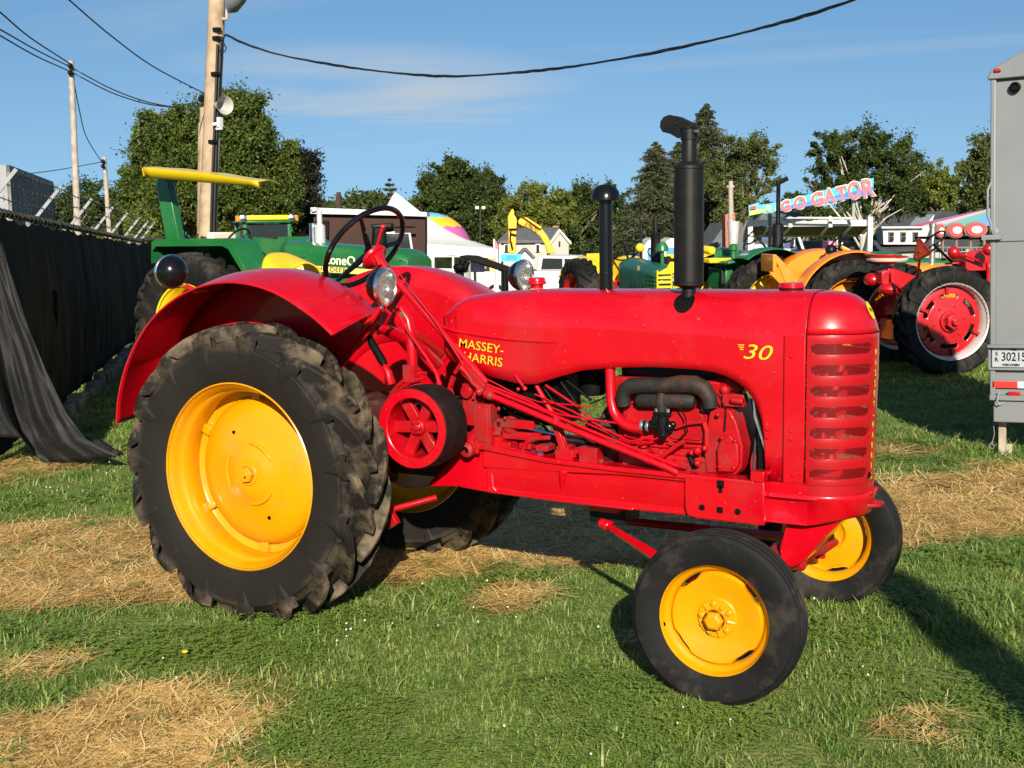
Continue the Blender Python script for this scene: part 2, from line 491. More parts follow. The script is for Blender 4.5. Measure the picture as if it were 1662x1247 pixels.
def tyre_lugged(Ro, rim, wd, n, lug=.045, sweep=.30, lw=.05, depth=.8):
    """bar-tread tyre, axis along Y, centre at origin; lugs are sides' chevrons"""
    mb = MB()
    h = wd / 2; Rc = Ro - lug
    mid = (Rc + rim) / 2
    prof = [(rim - .012, -h * .80), (rim + .015, -h * .86), (rim + .05, -h * .94), (mid - .01, -h), (mid + .07, -h * .985), (Rc - .050, -h * .91), (Rc - .020, -h * .76), (Rc - .006, -h * .4), (Rc, 0)]
    prof = prof + [(r_, -y_) for r_, y_ in prof[-2::-1]]
    mb.lathe(prof, ax=(0, 1, 0), n=96)
    rs = np.random.RandomState(3)
    for side in (-1, 1):
        for i in range(n):
            a0 = 2 * PI * (i + (.5 if side > 0 else 0)) / n
            # path from centre line out to the shoulder and down the sidewall
            S = [(-.05, Ro - .004, lug), (.15, Ro, lug), (.40, Ro - .001, lug), (.65, Ro - .008, lug), (.88, Ro - .024, lug), (1.01, Ro - .055, .045), (1.045, Ro - .10, .03), (1.04, Ro - .15, .016), (1.012, Ro - .21, .004)]
            rows = []
            for q, (s_, r_, dp) in enumerate(S):
                ang = a0 + sweep * (min(s_, 1) ** 1.25 if s_ > 0 else s_) - sweep
                wt = lw * (.62 + .50 * max(s_, 0)) * (1 if q < 5 else (1 - .17 * (q - 4)))
                wb = wt * (1.5 if q < 5 else (2.0, 2.5, 2.7, 2.4)[q - 5])
                y_ = side * h * s_
                rb = r_ - dp - .006
                j = rs.uniform(-.0015, .0015)
                if q < 5:
                    pts = [(ang - wb / 2 / Rc, rb, y_), (ang - wt / 2 / Rc, r_ + j, y_), (ang + wt / 2 / Rc, r_ + j, y_), (ang + wb / 2 / Rc, rb, y_)]
                else:
                    yo = side * (h * s_ + (.002 if q < 8 else 0)); yi = side * (h * .93)
                    pts = [(ang - wb / 2 / Rc, r_, yi), (ang - wt / 2 / Rc, r_, yo), (ang + wt / 2 / Rc, r_, yo), (ang + wb / 2 / Rc, r_, yi)]
                rows.append([(math.cos(a) * r2, y2, math.sin(a) * r2) for a, r2, y2 in pts])
            V = [p for rw in rows for p in rw]
            Fc = []
            for q in range(len(rows) - 1):
                for k in range(3):
                    Fc.append((q * 4 + k, q * 4 + k + 1, q * 4 + 5 + k, q * 4 + 4 + k))
            Fc.append((0, 1, 2, 3)); e = (len(rows) - 1) * 4; Fc.append((e + 3, e + 2, e + 1, e))
            mb.add(V, Fc)
    return mb

def ribbed_tyre(Ro, rim, wd):
    h = wd / 2; mid = (Ro + rim) / 2
    prof = [(rim - .01, -h * .72), (rim + .01, -h * .82), (mid, -h), (mid + .03, -h * .98), (Ro - .028, -h * .86), (Ro - .026, -h * .84), (Ro - .012, -h * .74)]
    for yy in (-.52, -.18, .18, .52):
        prof += [(Ro - .004 if abs(yy) < .3 else Ro - .008, h * (yy - .10)), (Ro - .018, h * (yy - .06)), (Ro - .018, h * (yy + .06)), (Ro - .004 if abs(yy) < .3 else Ro - .008, h * (yy + .10))]
    prof += [(Ro - .012, h * .74), (Ro - .026, h * .84), (Ro - .028, h * .86), (mid + .03, h * .98), (mid, h), (rim + .01, h * .82), (rim - .01, h * .72)]
    return MB().lathe(prof, ax=(0, 1, 0), n=96)

T0 = Vector((1.25, .914, 0))
OFF = -T0
TR = empty('farm_tractor', 'restored bright red vintage tractor with yellow wheels standing on grass and straw in front', 'tractor', T0)
def B(mb, name, m_, parent=None, **k):
    return mb.build(name, m_, TR if parent is None else parent, OFF if parent is None else None, **k)
def sub(par, mb, name, m_, **k):
    return mb.build(name, m_, par, None, **k)

YC, HW = .914, .244
# ---- hood outline
xs_b = [.868, .90, .973, 1.179, 1.345, 1.435, 1.56, 1.70, 1.887, 2.085, 2.309, 2.40, 2.464, 2.515, 2.555, 2.59, 2.616, 2.635, 2.647, 2.653, 2.66, 2.84]
zs_b = [1.40, 1.360, 1.338, 1.275, 1.247, 1.251, 1.292, 1.333, 1.355, 1.366, 1.364, 1.354, 1.336, 1.312, 1.282, 1.244, 1.195, 1.14, 1.06, .95, .852, .850]
def zbot(x): return float(np.interp(x, xs_b, zs_b))
def zcre(x): return float(np.interp(x, [.868, .968, 1.6, 2.0, 2.43, 2.84], [1.585, 1.622, 1.598, 1.572, 1.558, 1.544]))
def ztop(x): return float(np.interp(x, [.868, .93, 1.0, 1.15, 1.42, 2.84], [1.600, 1.668, 1.695, 1.712, 1.726, 1.735]))
def shoulder(t, zc, zt, hw):
    """t 0..1 from crease to ridge: half-width and height"""
    a = .42 + (PI / 2 - .42) * t
    w0 = math.cos(.42) ** .55
    s0 = math.sin(.42)
    return hw * (math.cos(a) ** .55) / w0 if t < 1 else 0.0, zc + (zt - zc) * (math.sin(a) - s0) / (1 - s0)
NS = 9
def hsec(x):
    zb, zc, zt = zbot(x), zcre(x), ztop(x)
    hw = HW * (1 - .10 * max(0, (.97 - x) / .1) ** 2)
    P = [(hw, zb + (zc - zb) * k / 5) for k in range(6)]
    P += [shoulder(k / NS, zc, zt, hw) for k in range(1, NS + 1)]
    full = [(YC - a, b) for a, b in P] + [(YC + a, b) for a, b in P[-2::-1]]
    return full
stat = sorted(set([.868, .885, .905, .93, .96, 1.0, 1.06] + xs_b[2:] + list(np.arange(1.1, 2.84, .07)) + [2.69, 2.74, 2.79, 2.838]))
mb = MB()
secs = [[(x, y, z) for y, z in hsec(x)] for x in stat]
nsec = len(secs[0])
V = [p for s_ in secs for p in s_]
Fc = []
hole = Vector((2.19, .775))
for i in range(len(stat) - 1):
    for j in range(nsec - 1):
        Fc.append((i * nsec + j, (i + 1) * nsec + j, (i + 1) * nsec + j + 1, i * nsec + j + 1))
mb.add(V, Fc)
hood = B(mb, 'hood', red, smooth=28, solid=.006, soff=0)
# dash end plate of the hood
mb = MB(); e0 = [(x + .006, y, z) for x, y, z in secs[0]]
mb.add(e0, [tuple(range(len(e0)))])
sub(hood, mb, 'dash_plate', red)
# seams and the pressed swage along the side
mb = MB()
sw = [(.880, 1.530), (.95, 1.513), (1.10, 1.495), (1.275, 1.479), (1.45, 1.474), (1.572, 1.471)]
mb.tube([(x, YC - HW - .001, z) for x, z in sw], [.009, .012, .012, .012, .012, .006], 8)
mb.tube([(x, YC + HW + .001, z) for x, z in sw], [.009, .012, .012, .012, .012, .006], 8)
sub(hood, mb, 'side_swage', red)
mb = MB()
for yy in (YC - HW - .0042, YC + HW + .0042):
    mb.bx(2.7385, 2.7415, yy - .0006, yy + .0006, .852, 1.535)
    mb.bx(.9595, .9615, yy - .0006, yy + .0006, 1.34, 1.62)
for x_ in (2.838,):
    pass
sub(hood, mb, 'panel_seam', blackdk, smooth=0)
mb = MB()
for (x, z) in ((2.775, 1.444), (2.776, 1.098), (2.776, 1.058), (2.665, 1.098), (2.665, 1.060), (2.79, .89), (2.675, .89)):
    mb.lathe([(0, .010), (.007, .009), (.010, .004), (.011, 0)], (x, YC - HW - .003, z), (0, -1, 0), 12)
sub(hood, mb, 'panel_screw', red)
# panel lip: front side panel steps proud of the hood sheet
mb = MB(); mb.bx(2.744, 2.838, YC - HW - .0065, YC - HW - .003, .85, 1.536); mb.bx(2.744, 2.838, YC + HW + .003, YC + HW + .0065, .85, 1.536)
sub(hood, mb, 'front_side_panel', red, bevel=.001)
# chips of bare edge near the fuel tank strap, petcock under the tank
mb = MB()
a = PY(848, 622, .665)
mb.tube([PY(836, 608, .664), PY(842, 618, .662), PY(850, 628, .655)], [.006, .008, .007], 8)
mb.ball(PY(852, 631, .652), .013, 10, 6)
mb.ball(PY(841, 632, .66), .011, 10, 6)
sub(hood, mb, 'drain_cock', red)
# caps
def cap(x, y, z, r, m_, name, h=.04):
    mb = MB().lathe([(r * .7, 0), (r * .7, h * .35), (r, h * .4), (r * 1.02, h * .55), (r, h * .62), (r * .92, h * .7), (r * .9, h * .95), (r * .75, h), (0, h)], (x, y, z), n=24)
    return B(mb, name, m_, bevel=.001)
cap(1.27, 1.0, 1.722, .048, red, 'fuel_cap', .06)
c_ = cap(2.69, .93, 1.728, .062, red, 'radiator_cap', .042)
sub(c_, MB().lathe([(.058, 0), (.058, .012), (.05, .014)], (2.69, .93, 1.735), n=24), 'cap_gasket', blackdk)

# ---- nose: vertical half cylinder with slots, cap above
NX, ND = 2.846, .262
def nose_pt(th, z, out_=0, zc=1.544, k=1.0):
    taper = 1 - .05 * max(0, (1.37 - z)) / .5 if z < 1.37 else 1.0
    return Vector((NX + (ND * taper + out_) * math.sin(th) * k, YC - (HW + out_) * math.cos(th) * k, z))
ths = [PI * i / 48 for i in range(49)]
th_in, th_out = (1, 20)
slots = [(1.503 - .0968 * i, 1.503 - .0968 * i - .048) for i in range(7)]
zr = [1.544, 1.520]
for a, b in slots: zr += [a, a - .008, b + .008, b]
zr += [.845]
V = []; Fc = []
for z in zr:
    for th in ths: V.append(nose_pt(th, z))
nth = len(ths)
slot_rows = {}
for k in range(7):
    slot_rows[2 + 4 * k] = 1; slot_rows[3 + 4 * k] = 0; slot_rows[4 + 4 * k] = 1
for i in range(len(zr) - 1):
    for j in range(nth - 1):
        jj = min(j, nth - 2 - j)
        if i in slot_rows and th_in + slot_rows[i] <= jj < th_out - slot_rows[i]: continue
        Fc.append((i * nth + j, i * nth + j + 1, (i + 1) * nth + j + 1, (i + 1) * nth + j))
mb = MB().add(V, Fc)
nose = B(mb, 'grille_shell', red, smooth=40, solid=.014, bevel=.002)
# cap
mb = MB(); V = []; Fc = []
lv = 10
for i in range(lv + 1):
    hw_, z_ = shoulder(i / lv, 1.546, 1.735, 1.0)
    for th in ths:
        V.append((NX - .004 + (ND + .004) * math.sin(th) * hw_, YC - (HW + .001) * math.cos(th) * hw_, z_))
for i in range(lv):
    for j in range(nth - 1):
        Fc.append((i * nth + j, i * nth + j + 1, (i + 1) * nth + j + 1, (i + 1) * nth + j))
mb.add(V, Fc)
ncap = B(mb, 'nose_cap', red, smooth=28, solid=.008, soff=-1)
mb = MB()
ring = [(NX - .004 + (ND + .0055) * math.sin(th), YC - (HW + .0025) * math.cos(th), 1.5455) for th in ths]
mb.tube(ring, .0016, 5)
rg2 = []
for i in range(lv + 1):
    hw_, z_ = shoulder(i / lv, 1.546, 1.735, 1.0)
    rg2.append((NX - .004, YC - (HW + .002) * hw_, z_ + .001))
rg3 = [(x, 2 * YC - y, z) for x, y, z in rg2[::-1]]
mb.tube(rg2 + rg3, .0014, 5)
sub(ncap, mb, 'cap_seam', blackdk)
# grille screens: fine woven wire over the slots
scr = bpy.data.materials.new('grille_screen'); scr.use_nodes = True
t_ = scr.node_tree; pb = t_.nodes['Principled BSDF']
pb.inputs['Base Color'].default_value = (.34, .004, .006, 1); pb.inputs['Roughness'].default_value = .45; pb.inputs['Metallic'].default_value = .0
uvn = t_.nodes.new('ShaderNodeUVMap')
sx_ = t_.nodes.new('ShaderNodeSeparateXYZ'); t_.links.new(uvn.outputs[0], sx_.inputs[0])
mk = []
for k_, fr in (('X', 150), ('Y', 260)):
    a = t_.nodes.new('ShaderNodeMath'); a.operation = 'MULTIPLY'; a.inputs[1].default_value = fr; t_.links.new(sx_.outputs[k_], a.inputs[0])
    b = t_.nodes.new('ShaderNodeMath'); b.operation = 'FRACT'; t_.links.new(a.outputs[0], b.inputs[0])
    c = t_.nodes.new('ShaderNodeMath'); c.operation = 'LESS_THAN'; c.inputs[1].default_value = .20 if k_ == 'Y' else .12; t_.links.new(b.outputs[0], c.inputs[0]); mk.append(c)
mxx = t_.nodes.new('ShaderNodeMath'); mxx.operation = 'MAXIMUM'
t_.links.new(mk[0].outputs[0], mxx.inputs[0]); t_.links.new(mk[1].outputs[0], mxx.inputs[1])
t_.links.new(mxx.outputs[0], pb.inputs['Alpha'])
def screen(t0, t1):
    mb = MB(); nn = 20
    V = []; 
    for z in (1.533, .800):
        for k in range(nn + 1):
            V.append(nose_pt(t0 + (t1 - t0) * k / nn, z, .004))
    mb.add(V, [(k, k + 1, nn + 2 + k, nn + 1 + k) for k in range(nn)])
    o = B(mb, 'grille_screen', scr)
    uv = o.data.uv_layers.new(name='UVMap')
    for lp in o.data.loops:
        p = o.data.vertices[lp.vertex_index].co
        th = math.acos(max(-1, min(1, (YC - p.y) / (HW + .004))))
        uv.data[lp.index].uv = ((th - t0) / (t1 - t0), (p.z - .8) / .733)
    return o
screen(.045, 1.36); screen(PI - 1.36, PI - .045)
# radiator core and shroud inside
mb = MB(); mb.bx(2.70, 2.79, YC - .2, YC + .2, .86, 1.60)
rad = B(mb, 'radiator', satin)
mb = MB()
for k in range(26):
    z = .90 + k * .026
    mb.bx(2.79, 2.797, YC - .19, YC + .19, z, z + .004)
sub(rad, mb, 'cooling_fin', steel, smooth=0)
mb = MB(); mb.tube([(2.93, YC - .12, .95), (2.90, YC, 1.22), (2.92, YC + .12, 1.42)], .018, 8); mb.bx(2.86, 2.90, YC - .14, YC - .02, .93, 1.0)
mb.tube([(2.9, YC - .16, .98), (2.9, YC - .1, 1.45)], .012, 8)
sub(rad, mb, 'core_brace', red_in)
mb = MB()
mb.lathe([(.20, 0), (.21, .01), (.20, .10), (.185, .10)], (2.60, YC, 1.19), (1, 0, 0), 32)
mb.bx(2.595, 2.70, YC - .225, YC + .225, 1.40, 1.55)
mb.bx(2.61, 2.70, YC - .215, YC + .228, .80, 1.58)
mb.prism([(2.57, 1.22), (2.60, 1.27), (2.665, .95), (2.655, .90)], YC - .222, YC - .215)
sub(rad, mb, 'fan_shroud', blackdk)
sub(rad, MB().prism([(2.585, 1.27), (2.592, 1.275), (2.602, 1.16), (2.668, .96), (2.66, .955), (2.594, 1.15)], YC - .236, YC - .223), 'shroud_edge', steel)
# lower skirt below the grille and cast bolster
mb = MB(); V = []; Fc = []
zr2 = [.845, .80]
for z in zr2:
    for th in ths: V.append(nose_pt(th, z, .001))
for j in range(nth - 1): Fc.append((j, j + 1, nth + j + 1, nth + j))
mb.add(V, Fc)
mb.bx(2.655, 2.846, YC - HW - .002, YC - HW + .006, .795, .85); mb.bx(2.655, 2.846, YC + HW - .006, YC + HW + .002, .795, .85)
B(mb, 'grille_skirt', red, solid=0)
mb = MB(); V = []; Fc = []
prof = [(.800, .006), (.796, .010), (.780, .012), (.765, .006), (.700, -.004), (.685, -.02), (.680, -.06)]
XB = 2.60
def bol(th, z, o_):
    if th < 0: return Vector((XB + (NX - XB) * (1 + th / 1.0), YC - HW - o_ - .02 * 0, z))
    if th > PI: return Vector((XB + (NX - XB) * (1 - (th - PI)), YC + HW + o_, z))
    return Vector((NX + (ND - .012 + o_) * math.sin(th), YC - (HW + o_) * math.cos(th), z))
tb = [-1, -.8, -.6, -.4, -.2] + ths + [PI + .2, PI + .4, PI + .6, PI + .8, PI + 1]
for z, o_ in prof:
    for th in tb:
        f_ = math.exp(-((th + .45) / .62) ** 2) + math.exp(-((th - PI - .45) / .62) ** 2)
        zz = z - (.035 if z < .71 else 0) * (1 if (th < .0 or th > PI) else max(0, 1 - math.sin(th) * 1.2))
        oo = o_ - (.030 * f_ if .69 < z < .775 else 0)
        V.append(bol(th, zz, oo))
nb = len(tb)
for i in range(len(prof) - 1):
    for j in range(nb - 1):
        Fc.append((i * nb + j, i * nb + j + 1, (i + 1) * nb + j + 1, (i + 1) * nb + j))
Fc.append(tuple((len(prof) - 1) * nb + j for j in range(nb)))
mb.add(V, Fc)
B(mb, 'front_bolster', red, smooth=50)
# hitch bracket on the nose
mb = MB()
mb.bx(3.04, 3.085, YC - .075, YC + .075, .745, .835)
mb.prism([(3.04, YC - .085), (3.13, YC - .05), (3.145, YC - .03), (3.145, YC + .03), (3.13, YC + .05), (3.04, YC + .085)], .728, .745, 'xy')
mb.tube([(3.08, YC - .045, .795), (3.11, YC - .045, .795)], .016, 6); mb.tube([(3.08, YC + .045, .795), (3.11, YC + .045, .795)], .016, 6)
mb.tube([(3.11, YC, .748), (3.11, YC, .72)], .02, 10)
B(mb, 'front_hitch', red_in, bevel=.004)
# small crank hole plate
mb = MB(); p = nose_pt(1.36, .88, .003); mb.lathe([(0, .002), (.016, .002), (.017, 0)], p, (math.sin(1.36), -math.cos(1.36), 0), 14)
B(mb, 'crank_hole', blackdk)

# ---- lettering
ys = YC - HW - .0045
yd = lambda q: (q[0], q[1])
def decal(name, txt, px, py, y, size, width=None, shear=0, slope=0, m_=letter, lift=.001, offset=.0, sp_=1.0, par=None):
    p = PY(px, py, y)
    M = frame_m((p.x, y - lift, p.z), (1, 0, slope), (0, 0, 1))
    return font(name, txt, size, m_, TR if par is None else par, Matrix.Translation(OFF) @ M, extr=.0005, offset=offset, shear=shear, width=width, spacing=sp_)
def two(name, txt, px, py, y, size, **k):
    decal('letter_outline', txt, px, py, y, size, m_=blackdk, lift=.0008, offset=.0016, **{kk: (vv + .003 if kk == 'width' else vv) for kk, vv in k.items()})
    decal(name, txt, px, py, y, size, lift=.0022, offset=.0002, **k)
slp = -.115
two('maker_lettering', 'MASSEY-', 781, 563, ys, .066, width=.270, slope=slp)
two('maker_lettering', 'HARRIS', 784, 584, ys, .066, width=.235, slope=slp)
two('number_lettering', '30', 1227, 573, ys, .100, width=.142, shear=.28, slope=-.03)
mb = MB()
for k in range(3):
    p = PY(1203 - k * .5, 560 + k * 3.6, ys)
    mb.box((p.x + k * .003, ys - .0015, p.z), (.030 - .006 * k, .001, .0045))
B(mb, 'number_stripe', letter, smooth=0)
# vertical lettering down the nose
tx = 'MASSEY-HARRIS'
for i, ch in enumerate(tx):
    z = 1.455 - i * .0485
    th = 1.42
    p = nose_pt(th, z, .0025)
    M = frame_m(p, (math.cos(th), math.sin(th), 0), (0, 0, 1))
    for mm_, of, lf in ((blackdk, .002, 0), (letter, .0006, .0012)):
        M2 = Matrix.Translation(OFF) @ Matrix.Translation(Vector((math.sin(th), -math.cos(th), 0)) * lf) @ M
        font('nose_letter', ch, .042, mm_, TR, M2, extr=.0004, offset=of, width=.018 if ch not in '-I' else (.015 if ch == '-' else .006))
# oval badge on the cap
hw_, z_ = shoulder(.33, 1.546, 1.735, 1.0)
bc = Vector((NX + (ND) * math.sin(1.47) * hw_, YC - HW * math.cos(1.47) * hw_, z_))
nrm = Vector((.92, -.12, .45)).normalized()
mb = MB().lathe([(0, .010), (.021, .0095), (.021, .0085), (.024, .008)], (0, 0, 0), nrm, 24, seg_m=[0, 0, 0])
for i in range(len(mb.v)):
    q = Vector(mb.v[i]); d_ = q - nrm * q.dot(nrm)
    upv = (Vector((0, 0, 1)) - nrm * nrm.z).normalized()
    q = q + upv * d_.dot(upv) * .9
    mb.v[i] = tuple(q + bc - nrm * .002)
bd = B(mb, 'nose_badge', letter)
upv = (Vector((0, 0, 1)) - nrm * nrm.z).normalized()
font('badge_mark', 'MH', .03, blackdk, bd, frame_m(bc + nrm * .0085, upv.cross(nrm), upv), width=.026, extr=.0003)

# ---- stacks
ax_, ay_ = 1.700, .80
mb = MB().lathe([(.052, 0), (.052, .008), (.035, .012), (.034, .46)], (ax_ + .02, .914, 1.722), n=28)
stk = B(mb, 'air_intake_pipe', black)
mb = MB().lathe([(.030, .0), (.072, .0), (.076, .004), (.0755, .02), (.068, .047), (.052, .068), (.028, .081), (0, .085)], (ax_ + .02, .914, 2.178), n=28)
sub(stk, mb, 'rain_cap', black)
sub(stk, MB().lathe([(.036, 0), (.0365, .012), (.036, .016)], (ax_ + .02, .914, 1.80), n=28), 'clamp_band', black)
mx_, my_ = 2.228, .775
mb = MB().lathe([(.034, -.10), (.034, .055), (.045, .06), (.070, .068), (.074, .072), (.0745, .085), (.072, .088), (.072, .625), (.0745, .628), (.0745, .642), (.070, .648), (.045, .660), (.036, .662), (.036, .815), (.035, .82)], (mx_, my_, 1.69), n=32)
mb.bx(mx_ + .001, mx_ + .006, my_ - .0745, my_ - .071, 1.78, 2.31)
muf = B(mb, 'muffler', satin)
mb = MB().lathe([(.041, 0), (.041, .05), (.044, .052), (.044, .058), (.034, .058)], (mx_, my_, 2.455), n=28)
# rain flap body tipping to the rear
V = []
e_ = []
cx0, cz0 = mx_ - .045, 2.525
a = R(152)
u_ = Vector((math.cos(a), 0, math.sin(a))); v_ = Vector((-u_.z, 0, u_.x))
st = []
for k in range(13):
    t = PI / 2 + PI * k / 12
    st.append((Vector((cx0, 0, cz0)) + u_ * .045 + u_ * (-math.cos(t)) * .044 * 1 + v_ * (-math.sin(t) * -.044)))
poly = [(mx_ + .035, 2.510), (mx_ + .02, 2.532), (mx_ - .05, 2.566), (mx_ - .085, 2.575), (mx_ - .115, 2.566), (mx_ - .132, 2.545), (mx_ - .134, 2.518), (mx_ - .122, 2.496), (mx_ - .08, 2.484), (mx_ - .045, 2.463), (mx_ - .03, 2.46), (mx_ - .03, 2.505)]
for yy in (my_ - .040, my_ + .036):
    mb.prism(poly, yy, yy + .004)
mb.prism([(mx_ + .035, 2.508), (mx_ + .02, 2.530), (mx_ - .05, 2.563), (mx_ - .085, 2.572), (mx_ - .085, 2.566), (mx_ - .05, 2.557), (mx_ + .02, 2.524)], my_ - .036, my_ + .036)
mb.tube([(mx_ - .05, my_ - .046, 2.53), (mx_ - .05, my_ + .046, 2.53)], .007, 8)
rf = sub(muf, mb, 'rain_flap', satin, bevel=.0015)
sub(rf, MB().tube([(mx_ + .042, my_ - .03, 2.492), (mx_ + .062, my_ - .035, 2.49)], .008, 6), 'clamp_bolt', steel)
# dark opening the muffler pipe leaves through, lying on the hood shoulder
mb = MB()
def hole_pt(u, v):
    a = 2 * PI * u; r_ = v
    x = 2.226 + .052 * math.cos(a) * r_; t = .47 + .25 * math.sin(a) * r_
    hw_, z_ = shoulder(max(.001, t), zcre(x), ztop(x), HW)
    return Vector((x, YC - hw_ - .003, z_ + .005))
mb.grid(hole_pt, 28, 8)
B(mb, 'exhaust_opening', blackdk, smooth=0)

# ---- frame rails
def rail(s):
    mb = MB()
    out_ = [(1.10, .935), (1.30, .915), (1.52, .884), (1.92, .868), (2.27, .863), (2.60, .857), (2.60, .648), (2.28, .652), (1.91, .653), (1.56, .658), (1.20, .668), (.99, .684), (.775, .666), (.80, .70), (.955, .848), (1.02, .95), (1.10, 1.03)]
    y0, y1 = (.635, .66)
    mb.prism(out_, y0, y1)
    # the web leans inward below the belt
    mb.grid(lambda u, v: Vector((1.17 + 1.10 * u, .619 + .020 * v ** 1.5, .812 - .142 * v + (.035 * max(0, .25 - u)) )), 12, 5)
    # top flange
    mb.prism([(1.10, .935), (1.52, .884), (1.92, .868), (2.27, .863), (2.62, .857), (2.62, .835), (2.27, .838), (1.92, .842), (1.52, .856), (1.10, .90)], .605, .72)
    # bottom flange
    mb.prism([(.99, .684), (1.20, .668), (1.56, .658), (2.0, .653), (2.0, .668), (1.56, .674), (1.20, .684), (1.0, .70)], .618, .70)
    # raised upper belt tapering to the front pad
    mb.prism([(1.14, .93), (1.52, .884), (1.92, .868), (2.29, .863), (2.29, .800), (2.27, .822), (1.92, .826), (1.52, .808), (1.14, .80)], .618, .636)
    mb.prism([(2.275, .864), (2.60, .857), (2.672, .857), (2.672, .648), (2.34, .650), (2.29, .66), (2.275, .70)], .606, .634)
    # vertical rib
    mb.prism([(1.16, .93), (1.185, .93), (1.20, .70), (1.23, .672), (1.16, .67)], .622, .64)
    mb.lathe([(.006, .0), (.022, .05), (.026, .10), (.02, .11)], (1.60, .633, .72), (0.12, -.06, 1), 10)
    for x, z in ((2.345, .690), (2.44, .684), (2.535, .678)): pass
    if s:
        for i in range(len(mb.v)): x, y, z = mb.v[i]; mb.v[i] = (x, 2 * YC - y, z)
    o = B(mb, 'frame_rail', red, smooth=30, bevel=.006)
    if not s:
        mb = MB()
        for px, py in ((1139, 824), (1197, 831)):
            p = PY(px, py, .602); mb.lathe([(0, 0), (.0145, 0), (.0145, .004)], (p.x, .605, p.z), (0, -1, 0), 14)
        p = PY(1168, 828, .602); mb.box((p.x, .604, p.z), (.028, .006, .028))
        p = PY(1169, 790, .602); mb.box((p.x, .604, p.z + .012), (.034, .006, .035)); mb.box((p.x, .604, p.z - .015), (.018, .006, .03))
        sub(o, mb, 'bolt_hole', blackdk, smooth=0)
    return o
rail(0); rail(1)
mb = MB()
for (px0, py0, px1, py1) in ((1240, 770, 1240, 790),):
    pass
mb.bx(2.605, 2.672, .600, .66, .855, .905)
B(mb, 'rail_lug', red, bevel=.004)

# ---- engine
mb = MB()
mb.bx(1.86, 2.40, .74, 1.09, .86, 1.16)
mb.bx(1.83, 2.42, .75, 1.08, 1.16, 1.30)
mb.bx(1.90, 2.38, .70, .76, .80, .93)
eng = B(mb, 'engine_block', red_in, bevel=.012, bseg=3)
mb = MB(); mb.bx(1.86, 2.40, .78, 1.05, 1.30, 1.40)
sub(eng, mb, 'valve_cover', satin, bevel=.015)
# side cover with raised rounded panel
mb = MB()
def rr(x0, x1, z0, z1, r, n=5):
    P = []
    for cx, cz, a0 in ((x1 - r, z1 - r, 0), (x0 + r, z1 - r, 90), (x0 + r, z0 + r, 180), (x1 - r, z0 + r, 270)):
        for k in range(n + 1):
            a = R(a0 + 90 * k / n); P.append((cx + r * math.cos(a), cz + r * math.sin(a)))
    return P
mb.prism(rr(1.90, 2.345, .995, 1.165, .04), .718, .745)
mb.prism(rr(1.92, 2.13, 1.04, 1.15, .025), .708, .72)
mb.prism(rr(2.145, 2.33, 1.01, 1.15, .03), .710, .72)
mb.tube([(1.88, .73, .975), (2.10, .728, .965), (2.38, .73, .985)], .008, 6)
for x, z in ((2.10, .93), (2.30, .94), (2.33, .87), (1.93, 1.12), (2.31, 1.14), (2.2, 1.0)):
    mb.lathe([(.017, 0), (.017, .012), (.009, .016), (0, .016)], (x, .735, z), (0, -1, 0), 6)
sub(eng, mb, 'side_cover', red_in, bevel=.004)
# timing cover
mb = MB()
mb.prism([(2.35, .86), (2.50, .86), (2.53, .90), (2.535, 1.0), (2.50, 1.12), (2.47, 1.17), (2.42, 1.18), (2.37, 1.17), (2.335, 1.0)], .695, 1.10)
mb.prism([(2.42, .875), (2.505, .88), (2.525, .92), (2.52, 1.01), (2.48, 1.06), (2.44, 1.05), (2.415, .98)], .665, .70)
for x, z in ((2.43, .90), (2.50, .90), (2.44, 1.04), (2.505, 1.03), (2.42, 1.15)):
    mb.lathe([(.013, 0), (.013, .010), (0, .012)], (x, .668, z), (0, -1, 0), 6)
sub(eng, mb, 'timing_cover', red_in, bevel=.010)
# water outlet and pump casting at the front top
mb = MB()
mb.tube([(2.36, .80, 1.28), (2.44, .78, 1.30), (2.50, .80, 1.26)], [.035, .045, .03], 10)
mb.bx(2.42, 2.53, .72, .78, 1.185, 1.245); mb.ball((2.42, .76, 1.26), .028, 10, 6)
mb.tube([(2.47, .71, 1.22), (2.53, .71, 1.215)], .018, 8)
sub(eng, mb, 'water_pump', red_in, bevel=.004)
# oil filler pipe & fittings
mb = MB()
mb.tube([PY(1060, 752, .66), PY(1100, 722, .66), PY(1112, 716, .67)], .012, 8)
mb.tube([PY(1060, 693, .665), PY(1100, 693, .665), PY(1122, 686, .665), PY(1142, 686, .68)], .0055, 6)
mb.tube([PY(1142, 686, .69), PY(1146, 700, .69), PY(1146, 725, .69)], .014, 4)
mb.ball(PY(1132, 732, .67), .022, 10, 6); mb.ball(PY(1144, 728, .67), .017, 10, 6); mb.ball(PY(1132, 752, .66), .018, 10, 6); mb.ball(PY(1122, 735, .67), .014, 10, 6)
mb.tube([PY(1066, 753, .65), PY(1100, 757, .65), PY(1116, 760, .65)], .008, 6)
mb.tube([PY(1085, 716, .68), PY(1100, 724, .68)], .006, 6)
sub(eng, mb, 'oil_line', red_in)
mb = MB()
for k in range(9): mb.lathe([(.011, 0), (.011, .010), (0, .012)], (1.89 + k * .056, .748, 1.205), (0, -1, 0), 6)
for k in range(7): mb.lathe([(.009, 0), (.009, .008), (0, .010)], (1.92 + k * .068, .70, .915), (0, -1, 0), 6)
for k in range(4): mb.lathe([(.024, 0), (.024, .004), (.020, .006), (0, .004)], (1.95 + k * .11, .740, .955), (0, -1, 0), 14)
for a, b in ((1.915, 1.15), (1.915, 1.01), (2.33, 1.15), (2.33, 1.01), (2.12, 1.155), (2.12, 1.005)): mb.lathe([(.008, 0), (.008, .008), (0, .010)], (a, .720, b), (0, -1, 0), 6)
